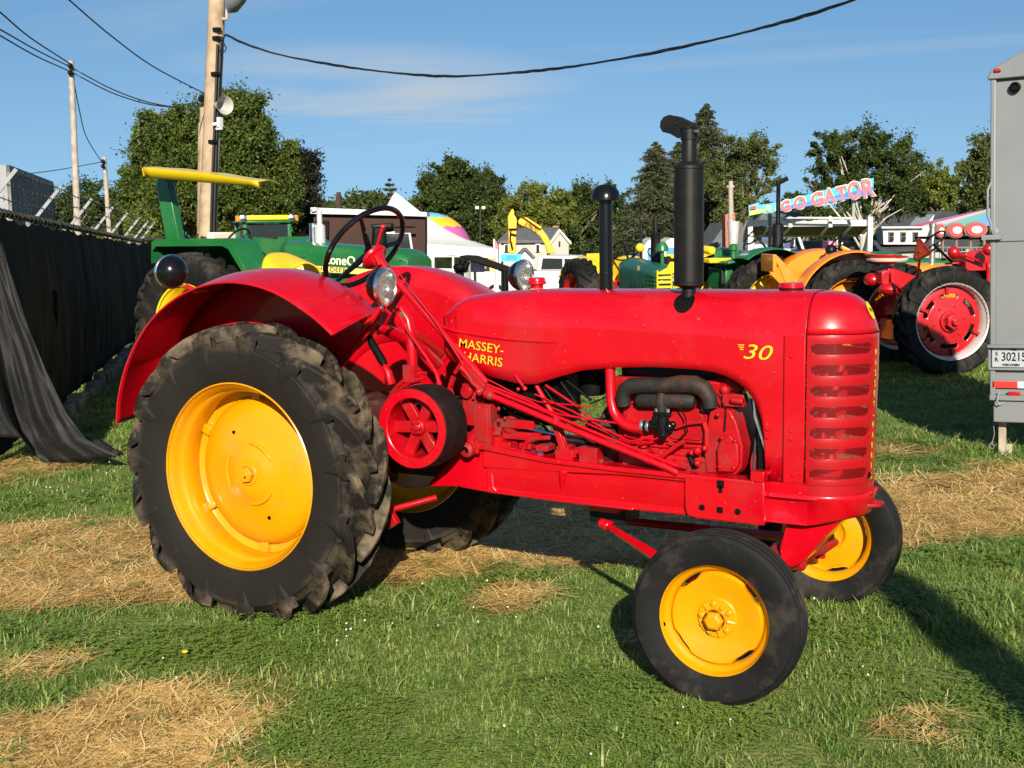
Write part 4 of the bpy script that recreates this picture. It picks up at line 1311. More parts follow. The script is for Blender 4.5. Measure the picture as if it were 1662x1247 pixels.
def front_wheel():
    o = ribbed_tyre(.388, .256, .195).build('front_wheel', rubber2, TR, smooth=32)
    mb = MB()
    pr = [(.252, -.070), (.262, -.066), (.261, -.056), (.250, -.050), (.243, -.046), (.242, -.030), (.230, -.022), (.218, -.012), (.216, .03), (.235, .045), (.25, .05), (.261, .056), (.262, .066), (.252, .070), (.243, .055), (.228, .048), (.209, .032), (.209, -.014), (.223, -.028), (.236, -.036), (.238, -.046), (.244, -.056), (.252, -.070)]
    mb.lathe(pr, ax=(0, 1, 0), n=64)
    mb.build('rim', yellow, o, smooth=50)
    mb = MB()
    # pressed disc with four cut-away edges
    nn = 72
    prf = [(1.0, -.012), (.965, -.028), (.93, -.034), (.80, -.030), (.60, -.016), (.42, -.012), (.38, -.018), (.34, -.026), (.20, -.028)]
    V = []
    for fr, h in prf:
        for j in range(nn):
            a = 2 * PI * j / nn
            cut = max(0, math.cos(4 * (a - R(38)))) ** 1.0
            cut = min(1, max(0, (cut - .45) / .3))
            rr_ = .212 * fr if fr < .93 else .212 * (fr - .085 * cut * (1 if fr > .94 else .55))
            V.append((rr_ * math.cos(a), h, rr_ * math.sin(a)))
    Fc = [(i * nn + j, i * nn + (j + 1) % nn, (i + 1) * nn + (j + 1) % nn, (i + 1) * nn + j) for i in range(len(prf) - 1) for j in range(nn)]
    Fc.append(tuple((len(prf) - 1) * nn + j for j in range(nn)))
    mb.add(V, Fc)
    mb.build('wheel_disc', yellow, o, smooth=40, solid=.005)
    mb = MB()
    for k in range(5):
        a = R(72 * k + 28)
        p = Vector((.066 * math.cos(a), -.026, .066 * math.sin(a)))
        mb.lathe([(.019, 0), (.017, .004), (.012, .004), (.012, .012), (.009, .014), (0, .014)], p, (0, -1, 0), 8)
    for k in range(5):
        a = R(72 * k + 64); mb.tube([(.052 * math.cos(a), -.030, .052 * math.sin(a)), (.084 * math.cos(a), -.026, .084 * math.sin(a))], [.010, .005], 8)
    mb.lathe([(.085, 0), (.083, .004), (.045, .006), (.044, .010)], (0, -.022, 0), (0, -1, 0), 30)
    mb.build('wheel_nut', yellow, o, smooth=30)
    mb = MB()
    mb.lathe([(.046, 0), (.046, .032)], (0, -.028, 0), (0, -1, 0), 24)
    mb.lathe([(.044, 0), (.043, .020), (.030, .032), (0, .033)], (0, -.058, 0), (0, -1, 0), 6)
    mb.build('hub_cap', yellow, o, smooth=30, bevel=.003)
    mb = MB(); a = R(192); mb.lathe([(0, .004), (.010, .004), (.011, 0)], (.240 * math.cos(a), -.045, .240 * math.sin(a)), (-.4, -1, 0), 10)
    mb.build('valve_stem', blackdk, o)
    return o
FW = front_wheel()
FW.location = Vector((2.643, .085, .352)) - T0
FW.rotation_euler = (0, 0, R(2.5))
F2 = copy_tree(FW, TR)
F2.location = Vector((2.665, 2 * YC - .085, .362)) - T0
F2.scale = (1, -1, 1); F2.rotation_euler = (0, R(25), R(2.5))
mb = MB()
c0 = (2.643, 1.70, .341)
mb.lathe([(.0, -.06), (.045, -.06), (.05, .0), (.05, .05)], c0, (0, 1, 0), 20)
B(mb, 'wheel_hub', blackdk)
# ================================================================== vehicles behind
green = mat('green_paint', (.010, .105, .026), .35, coat=.4, var=.08, vs_=3, dirt=(.06, .10, .04), dirt_amt=.25, ds=3)
dkgreen = mat('old_green_paint', (.012, .085, .055), .45, coat=.2, var=.15, vs_=4, dirt=(.05, .09, .07), dirt_amt=.4, ds=4)
yel2 = mat('lemon_paint', (.68, .47, .01), .35, coat=.4, var=.05, vs_=3)
dullyel = mat('decal_yellow', (.75, .60, .16), .5)
orange = mat('orange_paint', (.70, .19, .004), .38, coat=.3, var=.06, vs_=3, dirt=(.4, .12, .02), dirt_amt=.3, ds=4)
dkred = mat('dark_red_paint', (.33, .003, .007), .35, coat=.5, var=.08, vs_=3)
rubber3 = mat('background_tyre_rubber', (.009, .0088, .0085), .68, spec=.15, var=.25, vs_=5, bump=.2, bs=30, dirt=(.10, .085, .065), dirt_amt=.4, ds=3)
aluz = mat('silver_rim_paint', (.55, .54, .52), .4, metal=.4, var=.08)
glassd = mat('dark_window', (.02, .025, .028), .08, spec=.8)
grey = mat('grey_paint', (.17, .19, .20), .45, var=.06, vs_=2)
signred = mat('orange_red_reflector', (.95, .07, .01), .5)
cream = mat('cream_fabric', (.62, .56, .44), .7)

def far_wheel(par, name, c, Ro, rim, wd, m_rim, m_disc, side, n=18, lug=.045, style='disc', depth=.10, rz=0, mirror=1):
    """wheel with outer face toward side*y"""
    if n: t = tyre_lugged(Ro, rim - .004, wd, n, lug=lug, sweep=.34, lw=.062)
    else: t = ribbed_tyre(Ro, rim - .002, wd)
    o = t.build(name, rubber3, par, Vector(c), smooth=32)
    h = wd * .42
    mb = MB().lathe([(rim - .02, -h + .01), (rim, -h), (rim - .004, -h + .03), (rim - .03, -h + .05), (rim - .04, -h + .12), (rim - .055, .0), (rim - .055, h * .6), (rim - .02, h), (rim, h)], ax=(0, 1, 0), n=48)
    mb.build('rim', m_rim, o, smooth=45)
    if style == 'disc':
        pr = [(rim - .06, h * .2 - depth + .06), (rim - .10, -depth + .04), (rim * .6, -depth), (rim * .35, -depth - .02), (rim * .3, -depth - .06), (0, -depth - .07)]
        MB().lathe(pr, ax=(0, 1, 0), n=40).build('wheel_disc', m_disc, o, smooth=40)
    else:
        mb = MB()
        # cast centre with six slots
        nn = 72; prf = [(rim - .055, .0), (rim - .07, -.03), (rim * .74, -.04), (rim * .72, -.04), (rim * .60, -.045), (rim * .57, -.045), (rim * .28, -.06), (rim * .27, -.10), (rim * .12, -.11)]
        V = []
        for r_, h_ in prf:
            for j in range(nn): a = 2 * PI * j / nn; V.append((r_ * math.cos(a), h_, r_ * math.sin(a)))
        Fc = []
        for i in range(len(prf) - 1):
            for j in range(nn):
                if 3 <= i <= 3 and (j % 12) < 8: continue
                Fc.append((i * nn + j, i * nn + (j + 1) % nn, (i + 1) * nn + (j + 1) % nn, (i + 1) * nn + j))
        mb.add(V, Fc)
        mb.build('wheel_disc', m_disc, o, smooth=40, solid=.02)
        mb = MB()
        for k in range(6):
            a = k * PI / 3 + .45
            d_ = Vector((math.cos(a), 0, math.sin(a))); M = Matrix((d_, Vector((0, 1, 0)), d_.cross(Vector((0, 1, 0))))).transposed()
            mb.box(d_ * (rim - .11) + Vector((0, -.06, 0)), (.10, .05, .035), M)
        for k in range(6):
            a = k * PI / 3; mb.lathe([(.018, 0), (.018, .02), (0, .022)], (rim * .42 * math.cos(a), -.052, rim * .42 * math.sin(a)), (0, -1, 0), 6)
        mb.build('rim_lug', m_disc, o, smooth=30)
        mb = MB()
        P6 = [(.105 * math.cos(k * PI / 3 + .3), .105 * math.sin(k * PI / 3 + .3)) for k in range(6)]
        mb.prism(P6, -.20, -.08); mb.prism([(a * .5, b * .5) for a, b in P6], -.26, -.2)
        mb.build('hub', m_disc, o, smooth=30, bevel=.01)
    if side > 0: o.scale = (1, -1, 1)
    if rz: o.rotation_euler = (0, rz, 0)
    return o

def farm(name, label, loc, rz, s):
    o = empty(name, label, 'tractor', loc, rz)
    g = s.get
    Rr, Rw, rim, tr, wb = g('R', .78), g('w', .33), g('rim', .5), g('tr', .78), g('wb', 2.35)
    fr, fw_, frim, ft = g('fr', .36), g('fw', .16), g('frim', .22), g('ft', .7)
    body, mr, md = s['body'], s['rimm'], s['disc']
    for sd in (-1, 1):
        far_wheel(o, 'rear_wheel', (0, sd * tr, Rr - .02), Rr, rim, Rw, mr, md, sd, n=g('n', 18), style=g('style', 'disc'), depth=g('dep', .06), rz=.2 * sd + g('spin', 0))
        far_wheel(o, 'front_wheel', (wb, sd * ft, fr - .01), fr, frim, fw_, mr, md, sd, n=0, depth=.02)
    MB().tube([(wb, -ft + .05, fr), (wb, ft - .05, fr)], .045, 8).build('front_axle', body, o)
    mb = MB(); mb.bx(-.25, .55, -.24, .24, .45, .98); mb.bx(.5, wb - .2, -.16, .16, .5, .85); mb.tube([(0, -tr + .1, Rr - .02), (0, tr - .1, Rr - .02)], .10, 12)
    mb.bx(wb - .55, wb + .2, -.17, .17, .48, .72)
    mb.build('chassis', g('chassis', body), o, bevel=.02)
    if g('engine', 1):
        mb = MB(); mb.bx(.95, wb - .25, -.2, .2, .62, g('hz0', 1.15)); mb.bx(1.1, wb - .5, -.26, .26, .75, 1.0)
        for k in range(4): mb.tube([(1.15 + k * .18, -.27, 1.0), (1.15 + k * .18, -.24, 1.12)], .03, 8)
        mb.build('engine', g('engm', satin), o, bevel=.015)
    hx0, hx1, hz0, hz1, hw = g('hx0', .75), g('hx1', wb + .25), g('hz0', 1.15), g('hz1', 1.55), g('hw', .25)
    rs_ = g('hr', .12)
    mb = MB()
    def hp(u, v):
        x = hx0 + (hx1 - hx0) * u
        a = v * 2 - 1
        zt = hz1 - g('hdrop', .05) * u
        if abs(a) > .45:
            z = hz0 + (zt - rs_ - hz0) * (1 - (abs(a) - .45) / .55); y = hw
        else:
            t = (1 - abs(a) / .45) * PI / 2; y = hw - rs_ * 1.2 * (1 - math.cos(t)) if t < PI / 2 - .01 else 0; z = zt - rs_ + rs_ * math.sin(t)
            if abs(a) < .2: y = (hw - rs_ * 1.2 * (1 - math.cos((1 - .2 / .45) * PI / 2))) * abs(a) / .2; z = zt - rs_ + rs_ * math.sin(t)
        nf = g('nose', .12)
        if u > .9: q = (u - .9) / .1; z -= nf * .6 * q ** 2 * (1 if z > zt - rs_ * 1.1 else 0); y *= 1 - .12 * q * q
        return Vector((x, y * (1 if a > 0 else -1), z))
    mb.grid(hp, 20, 24)
    k0 = len(mb.v) - 25; mb.f.append(tuple(range(k0, k0 + 25))); mb.m.append(0)
    mb.build('hood', body, o, smooth=40, solid=.01)
    mb = MB(); mb.bx(hx1 - .02, hx1 + .005, -hw * .80, hw * .80, hz0 - .05, hz1 - g('hdrop', .05) - rs_ * 1.6); gr_ = mb.build('grille', g('grillem', satin), o)
    return o

def steering(o, c, ax_, r_, m_=None, col_=None, n=3):
    c = Vector(c); ax_ = Vector(ax_).normalized()
    u = ax_.orthogonal().normalized(); v = ax_.cross(u)
    w_ = MB().tube([c + (u * math.cos(2 * PI * k / 32) + v * math.sin(2 * PI * k / 32)) * r_ for k in range(32)], .014, 8, closed=True).build('steering_wheel', m_ or black, o)
    mb = MB()
    for k in range(n): a = 2 * PI * k / n; mb.tube([c + ax_ * .03, c + (u * math.cos(a) + v * math.sin(a)) * r_], .009, 6)
    mb.build('wheel_spoke', m_ or black, w_)
    MB().tube([c + ax_ * .02, c + ax_ * .7], .02, 8).build('steering_column', col_ or black, o)
def arcfender(o, y0, y1, R0, a0, a1, cz, m_, cx=0, inner=True, name='fender'):
    mb = MB()
    mb.grid(lambda u, v: Vector((cx + (R0 + .03 * math.sin(PI * v)) * math.cos(a0 + (a1 - a0) * u), y0 + (y1 - y0) * v, cz + (R0 + .03 * math.sin(PI * v)) * math.sin(a0 + (a1 - a0) * u))), 24, 6)
    if inner:
        yi = y1
        mb.grid(lambda u, v: Vector((cx + (R0 - (R0 - .45) * v) * math.cos(a0 + (a1 - a0) * u), yi, cz + (R0 - (R0 - .45) * v) * math.sin(a0 + (a1 - a0) * u))), 24, 2)
    return mb.build(name, m_, o, smooth=50, solid=.006)
def vfont(name, txt, p, size, m_, par, xdir, ydir=(0, 0, 1), **k):
    loc = Matrix.Identity(4)
    return font(name, txt, size, m_, par, frame_m(p, xdir, ydir), **k)

# ---- green tractor with roll bar and yellow canopy (left)
G1y = 7.75
G1 = farm('farm_tractor', 'big green tractor with flat yellow sun canopy standing beside the black fence', (-6.74, G1y, 0), 0,
          dict(R=.88, w=.44, rim=.50, tr=.86, wb=2.9, fr=.40, body=green, rimm=yel2, disc=yel2, hx0=.93, hx1=2.78, hz0=1.45, hz1=1.86, hw=.30, hdrop=.12, n=20, dep=.02, chassis=green, engm=green, grillem=green))
G1.location.z = .06
def g1(px, py, y): return PY(px, py, G1y + y) - Vector((-6.74, G1y, .06))
# flat-top fenders
for sd in (-1, 1):
    mb = MB()
    yo, yi = sd * .95, sd * .48
    prof = [(-.62, 1.60), (-.60, 1.86), (-.52, 1.90), (.58, 1.90), (.72, 1.84), (.92, 1.52), (.98, 1.30)]
    V = [(x, y, z) for y in (yo, yi) for x, z in prof]; n_ = len(prof)
    Fc = [(i, i + 1, n_ + i + 1, n_ + i) for i in range(n_ - 1)] + [tuple(n_ + i for i in range(n_))]
    mb.add(V, Fc)
    mb.prism([(-.60, 1.86), (-.52, 1.90), (.58, 1.90), (.72, 1.84), (.92, 1.52), (.86, 1.50), (.66, 1.77), (.56, 1.81), (-.52, 1.81), (-.58, 1.76)], yo - .004, yo + .01)
    mb.build('fender', green, G1, smooth=30, solid=.008, bevel=.008)
for sd in (1,):
    y_ = -.10
    a_, b_ = g1(283, 390, -.1), g1(267, 288, -.1)
    mb = MB(); mb.add([a_ + Vector((-.10, -.06, 0)), a_ + Vector((.14, -.06, 0)), a_ + Vector((.14, .06, 0)), a_ + Vector((-.10, .06, 0)), b_ + Vector((-.12, -.06, 0)), b_ + Vector((.10, -.06, 0)), b_ + Vector((.10, .06, 0)), b_ + Vector((-.12, .06, 0))], [(0, 1, 2, 3), (4, 5, 6, 7), (0, 1, 5, 4), (1, 2, 6, 5), (2, 3, 7, 6), (3, 0, 4, 7)])
    mb.build('roll_bar_post', green, G1, bevel=.012)
mb = MB()
c0, c1 = g1(230, 276, -.72), g1(418, 299, -.72)
def canopy_pt(u, v):
    x = c0.x + (c1.x - c0.x) * u; y = -.72 + .8 * v; x -= .30 * v
    z = (c0.z + .03) + (c1.z - c0.z) * u + .03 * math.sin(PI * v) + .02 * math.sin(PI * u)
    return Vector((x, y, z + .006 * math.sin(u * 17) * math.sin(v * 9)))
mb.grid(canopy_pt, 16, 10)
V = []
for u in range(17):
    p = canopy_pt(u / 16, 0); V += [p, p + Vector((0, .03, -.12 + .05 * u / 16 - .02 * math.sin(PI * u / 16)))]
mb.add(V, [(2 * i, 2 * i + 1, 2 * i + 3, 2 * i + 2) for i in range(16)])
V = []
for v in range(11):
    p = canopy_pt(0, v / 10); V += [p, p + Vector((.02, 0, -.11))]
mb.add(V, [(2 * i, 2 * i + 1, 2 * i + 3, 2 * i + 2) for i in range(10)])
mb.build('canopy', yel2, G1, smooth=50, solid=.012)
steering(G1, g1(385, 392, 0), (.8, 0, -.6), .2)
mb = MB(); mb.bx(-.30, .15, -.25, .25, 1.45, 1.6); mb.box((-.30, 0, 1.80), (.12, .46, .35)); mb.build('seat', cream, G1, bevel=.03)
mb = MB().lathe([(.035, 0), (.035, .10), (.068, .12), (.068, .36), (.05, .38), (.034, .39), (.034, .56)], (0, 0, 0), n=16); p_ = g1(520, 402, -.05); mb.xf(Matrix.Translation(p_ - Vector((0, 0, .1))))
mb.lathe([(.05, 0), (.05, .04), (0, .05)], p_ + Vector((-.06, 0, .44)), (-.4, 0, 1), 12)
mb.build('exhaust_stack', aluz, G1)
mb = MB().tube([p_ + Vector((-.12, .02, -.1)), p_ + Vector((-.12, .02, .30))], .05, 12); mb.build('air_intake_pipe', chrome, G1)
mb = MB().tube([p_ + Vector((-.25, .1, -.1)), p_ + Vector((-.25, .1, .10))], .07, 8); mb.build('air_cleaner', green, G1)
mb = MB()
a_, b_ = g1(418, 426, -.315), g1(688, 452, -.315)
for i in range(1):
    mb.add([g1(455, 428, -.312), g1(686, 443, -.312), g1(686, 452, -.312), g1(455, 437, -.312)], [(0, 1, 2, 3)])
mb.build('side_stripe', dullyel, G1, smooth=0)
xd = (g1(600, 430, -.32) - g1(500, 423, -.32))
cream_l = mat('cream_letter', (.80, .74, .50), .5)
font('name_lettering', 'LoneOak', .16, cream_l, G1, frame_m(g1(560, 424, -.318), xd, (0, 0, 1)), width=.60, extr=.002, offset=.002)
font('maker_lettering', 'JOHN DEERE', .075, blackdk, G1, frame_m(g1(535, 437.5, -.318), xd, (0, 0, 1)), width=.62, extr=.001)
mb = MB(); q = g1(485, 415, -.305); mb.bx(q.x - .10, q.x + .10, q.y - .01, q.y, q.z - .02, q.z + .02); mb.build('hood_handle', green, G1, bevel=.008)
mb = MB()
for k in range(5): a_ = g1(393 + k * 5, 400 + k * 6, -.3); mb.tube([a_, a_ + Vector((.06, .1, .1)), a_ + Vector((.18, .1, -.12))], .02, 6)
mb.build('control_lever', blackdk, G1)
mb = MB(); a_ = g1(400, 445, -.35); mb.prism([(a_.x, a_.z - .3), (a_.x + .08, a_.z - .3), (a_.x + .20, a_.z + .18), (a_.x + .10, a_.z + .14)], a_.y, a_.y + .6); mb.build('dash_panel', blackdk, G1, bevel=.01)

# ---- second green tractor with cab, beyond
def aim(px, D, ofs=0):   # heading so that the thing faces the camera
    d = CAM - spot(px, 500, D); return math.atan2(d.y, d.x) + ofs
CB = gspot(432, 34)
G2c = farm('farm_tractor', 'green tractor with glazed cab and amber roof lights beyond the canopy tractor', CB, aim(432, 34, .12),
           dict(R=.85, w=.42, tr=.85, wb=2.6, body=green, rimm=yel2, disc=yel2, hz0=1.2, hz1=1.62, hw=.3, n=16))
mb = MB()
for (x, y) in ((-.55, -.62), (-.55, .62), (.85, -.55), (.85, .55)):
    mb.bx(x - .05, x + .05, y - .05, y + .05, 1.35, 2.62)
mb.bx(-.6, .9, -.66, .66, 1.0, 1.5)
mb.build('cab_frame', green, G2c, bevel=.02)
mb = MB(); mb.bx(-.52, .86, -.60, -.585, 1.5, 2.6); mb.bx(-.52, .86, .585, .60, 1.5, 2.6); mb.bx(.865, .88, -.5, .5, 1.5, 2.58); mb.bx(-.58, -.57, -.56, .56, 1.5, 2.6)
mb.build('cab_window', glassd, G2c, smooth=0, split=True)
mb = MB(); mb.bx(-.66, .98, -.70, .70, 2.62, 2.70); mb.build('cab_roof', green, G2c, bevel=.03)
mb = MB(); mb.bx(.90, 1.02, -.52, .52, 2.70, 2.82); mb.bx(-.6, .9, -.55, .55, 2.70, 2.78); mb.build('roof_cap', yel2, G2c, bevel=.02)
mb = MB()
for y in (-.72, .72): mb.lathe([(.06, 0), (.06, .12), (0, .15)], (.9, y, 2.68), n=10)
mb.build('amber_light', mat('amber_lens', (.8, .2, .01), .2), G2c, split=True)
mb = MB()
for y in (-.60, .60): mb.lathe([(.08, -.05), (.09, .02), (.0, .04)], (1.0, y, 2.74), (1, 0, 0), 14)
mb.build('cab_lamp', chrome, G2c, split=True)
steering(G2c, (.45, 0, 1.75), (.6, 0, -.8), .2)

# ---- red row-crop tractor at the right (seen from behind)
RTo = Vector((.58, 13.75, 0))
rzR = .66
cR, sR = math.cos(rzR), math.sin(rzR)
def RL(px, py, yl=None, xl=None):
    """point at photo pixel in the red tractor's local frame, on its plane y=yl or x=xl"""
    d = ray(px, py)
    n = Vector((-sR, cR, 0)) if yl is not None else Vector((cR, sR, 0))
    k = yl if yl is not None else xl
    t = ((RTo - CAM).dot(n) + k) / d.dot(n)
    q = CAM + d * t - RTo
    return Vector((q.x * cR + q.y * sR, -q.x * sR + q.y * cR, q.z))
wc = RL(1540, 510, yl=-.0)
d_ = CAM - RTo
# put the near wheel where the photograph has it
target = spot(1538, 509, 18.1)
TRK = .80
RTo = Vector((target.x, target.y, 0)) + Vector((-sR, cR, 0)) * (TRK + .0)
RT = farm('farm_tractor', 'dark red tractor with silver rims and orange safety triangle beside the grey trailer', RTo, rzR,
          dict(R=.735, w=.36, rim=.515, tr=TRK, wb=2.3, fr=.36, body=dkred, rimm=aluz, disc=dkred, style='cast', hx0=.85, hx1=2.6, hz0=1.1, hz1=1.52, hw=.24, n=18, ft=.25, chassis=dkred, engm=dkred))
mb = MB()
def pan(u, v):
    a = 2 * PI * u; r_ = .05 + .25 * v
    return Vector((-.52 + r_ * math.cos(a) * .95, r_ * math.sin(a), 1.46 + .08 * v * v * (1 + .35 * (math.cos(a) < 0)) + .03 * v))
mb.grid(pan, 24, 5)
mb.build('seat', dkred, RT, smooth=50, solid=.01)
MB().lathe([(.27, 0), (.29, .03), (.20, .06), (0, .07)], (-.50, 0, 1.50), n=24).build('seat_cushion', cream, RT)
mb = MB(); mb.prism([(-.62, 1.20), (-.30, 1.04), (-.08, 1.12), (-.10, 1.28), (-.45, 1.40), (-.62, 1.36)], -.10, .10); mb.ball((-.62, .22, 1.24), .14, 14, 8, (.8, 1, .7)); mb.ball((-.5, -.1, 1.12), .16, 14, 8, (1, 1, .6)); mb.tube([(-.5, 0, 1.4), (-.1, 0, 1.0)], .05, 8)
mb.prism([(-.40, .75), (-.05, .70), (.0, 1.1), (-.3, 1.1)], -.35, .35)
mb.tube([(-.35, -.5, .62), (-.35, .5, .62)], .04, 8); mb.bx(-.45, -.2, -.3, .3, .4, .7)
mb.build('seat_bracket', dkred, RT, bevel=.02)
# safety triangle facing the camera
tc_ = spot(1443, 410, 17.2)
q = tc_ - RTo; tl = Vector((q.x * cR + q.y * sR, -q.x * sR + q.y * cR, q.z))
def tri(r_): return [Vector((0, 0, r_)) , Vector((r_ * .62, 0, -r_ * .05)), Vector((r_ * .55, 0, -r_ * .2)), Vector((-r_ * .45, 0, -r_ * .62)), Vector((-r_ * .58, 0, -r_ * .5)), Vector((-.1 * r_, 0, r_ * .98))]
mb = MB()
tp = [RL(1487, 373, yl=-.25), RL(1510, 408, yl=-.20), RL(1507, 415, yl=-.20), RL(1486, 426, yl=-.3), RL(1483, 420, yl=-.3), RL(1485, 376, yl=-.25)]
tri_px = [(1489, 386), (1493, 388), (1510, 410), (1508, 414), (1486, 425), (1482, 421)]
tp = [RL(a, b, xl=-.62) for a, b in tri_px]
n_ = len(tp)
mb.add([p for p in tp] + [p + Vector((.015, 0, 0)) for p in tp], [tuple(range(n_)), tuple(range(2 * n_ - 1, n_ - 1, -1))] + [(i, (i + 1) % n_, n_ + (i + 1) % n_, n_ + i) for i in range(n_)])
mb.build('safety_triangle', dkred, RT, smooth=0)
ctr = sum(tp, Vector()) / n_
mb = MB(); V = [ctr + (p - ctr) * .78 + Vector((-.004, 0, 0)) for p in tp]; mb.add(V, [tuple(range(n_))]); mb.build('triangle_face', signred, RT, smooth=0)
MB().tube([ctr, (ctr.x + .2, ctr.y * .6, 1.3), (-.3, 0, 1.1)], .02, 6).build('triangle_bracket', dkred, RT)
steering(RT, RL(1513, 395, yl=.0), (.75, 0, -.66), .22)
mb = MB(); mb.tube([(.35, .1, 1.5), (.9, .1, 1.62), (1.6, .1, 1.56)], .02, 8); mb.tube([(.3, -.1, 1.45), (1.7, -.1, 1.5)], .015, 8); mb.bx(.55, .95, -.2, .2, 1.35, 1.6)
mb.build('gear_lever', dkred, RT, bevel=.01)
mb = MB()
for p in (RL(1548, 410, yl=-.3), RL(1605, 405, yl=-.5)): mb.ball(p, .085, 12, 8)
mb.build('headlight', dkred, RT, split=True)
MB().tube([RL(1548, 410, yl=-.3), RL(1575, 418, yl=-.3), RL(1600, 428, yl=-.3)], .015, 6).build('lamp_rod', dkred, RT)
MB().lathe([(.055, 0), (.06, .03), (0, .04)], (-.42, -.28, 1.02), (-1, 0, 0), 14).build('tail_lamp', chrome, RT)

# ---- orange tractor
rzO = .62
ctO = gspot(1352, 20.2)
OT = farm('farm_tractor', 'orange tractor with round orange fenders standing behind the red radiator cap', ctO, rzO,
          dict(R=.76, w=.36, tr=.72, wb=2.1, body=orange, rimm=orange, disc=orange, hz0=1.0, hz1=1.42, hw=.22, chassis=orange, engm=orange, hx1=2.2))
for sd in (-1, 1):
    arcfender(OT, sd * .94, sd * .50, .85, R(25), R(165), .76, orange)
mb = MB(); mb.bx(-.55, -.15, -.22, .22, 1.10, 1.18); mb.build('seat_cushion', blackdk, OT, bevel=.03)
mb = MB(); mb.prism([(-.60, 1.00), (-.10, .98), (-.08, 1.10), (-.55, 1.12)], -.28, .28)
mb.prism([(-1.02, 1.55), (-.97, 1.56), (-.55, 1.14), (-.60, 1.08), (-.80, 1.05)], -.30, -.27)
mb.prism([(-1.02, 1.55), (-.97, 1.56), (-.55, 1.14), (-.60, 1.08), (-.80, 1.05)], .27, .30)
mb.bx(-1.04, -.98, -.30, .30, 1.32, 1.58)
mb.prism([(-.5, .70), (.2, .65), (.25, 1.0), (-.5, 1.0)], -.3, .3)
mb.build('seat_frame', orange, OT, bevel=.01)
steering(OT, (.05, 0, 1.72), (.75, 0, -.66), .2, col_=orange)
MB().ball((.0, .12, 1.62), .09, 12, 8).build('instrument_pod', satin, OT)
MB().tube([(.1, .12, 1.70), (.35, .0, 1.56), (1.0, 0, 1.40)], .025, 8).build('steering_shaft', orange, OT)
mb = MB().lathe([(.045, 0), (.045, .55), (.055, .56), (.055, .62), (0, .63)], (1.55, 0, 1.38), n=16); mb.build('exhaust_stack', steel, OT)

# ---- green tractors in the row
ct3 = gspot(1207, 21.4)
G3 = farm('farm_tractor', 'green tractor seen from behind with yellow seat, just right of the muffler', ct3, .85,
          dict(R=.78, w=.38, tr=.78, wb=2.3, body=green, rimm=yel2, disc=yel2, hz0=1.15, hz1=1.58, hw=.25, chassis=green, engm=green, hx1=3.0))
arcfender(G3, -1.0, -.5, .86, R(40), R(125), .78, green)
arcfender(G3, 1.0, .5, .84, R(70), R(110), .78, green)
mb = MB(); mb.tube([(-.7, -.25, 1.62), (-.75, 0, 1.64), (-.7, .25, 1.62)], .07, 8); mb.bx(-.75, -.35, -.24, .24, 1.42, 1.5); mb.build('seat', yel2, G3, bevel=.02)
mb = MB(); mb.bx(-.5, .1, -.3, .3, 1.0, 1.35); mb.bx(-.45, .05, -.18, .18, 1.32, 1.5); mb.prism([(-.6, 1.45), (.35, 1.60), (.35, 1.55), (-.6, 1.40)], -.55, .55); mb.build('platform', green, G3, bevel=.03)
mb = MB(); mb.tube([(-.5, -.2, 1.35), (-.55, -.3, 1.1), (-.35, -.3, .9)], .03, 6); mb.tube([(-.5, -.25, 1.0), (-.8, -.3, .85), (-1.1, -.2, .6)], .03, 6); mb.tube([(-.5, .2, 1.0), (-.8, .2, .7)], .03, 6); mb.build('hitch_arm', satin, G3)
steering(G3, (.2, 0, 1.85), (.7, 0, -.7), .2)
q = spot(1190, 440, 21.3) - ct3; q = Vector((q.x * math.cos(.85) + q.y * math.sin(.85), -q.x * math.sin(.85) + q.y * math.cos(.85), q.z))
MB().lathe([(.045, -.2), (.045, .32), (.07, .34), (.07, .42), (0, .44)], q, n=16).build('air_stack', green, G3)
MB().lathe([(.075, .44), (.10, .80), (.095, .80)], q, n=20).build('stack_bucket', aluz, G3)
for (px, top, base, r_, nm, D_) in ((1262, 338, 408, .022, 'a', 19.6), ):
    p0 = spot(1260, 470, 20.3) ; 
# another green tractor further right in the row, mostly hood, with a tall black muffler
ct4 = gspot(1296, 23.2)
G4 = farm('farm_tractor', 'long green tractor behind the orange one with tall thin black exhaust', ct4, .25,
          dict(R=.80, w=.38, tr=.78, wb=2.6, body=green, rimm=yel2, disc=yel2, hz0=1.0, hz1=1.46, hw=.26, hx0=.1, hx1=3.1, chassis=green))
p = spot(1262, 435, 23.0) - ct4
c4, s4 = math.cos(.25), math.sin(.25)
pl = Vector((p.x * c4 + p.y * s4, -p.x * s4 + p.y * c4, 1.40))
MB().lathe([(.10, 0), (.10, .62), (.04, .66), (.035, 1.30), (.04, 1.31), (.04, 1.36), (0, 1.37)], pl, n=16).build('muffler', satin, G4)
MB().tube([pl + Vector((0, 0, 1.34)), pl + Vector((.16, 0, 1.42))], .04, 8).build('rain_flap', satin, G4)
steering(G4, (-.35, -.3, 1.62), (.75, 0, -.66), .23)
MB().tube([(-.3, -.3, 1.5), (.7, -.3, 1.55)], .02, 6).build('steering_shaft', green, G4)

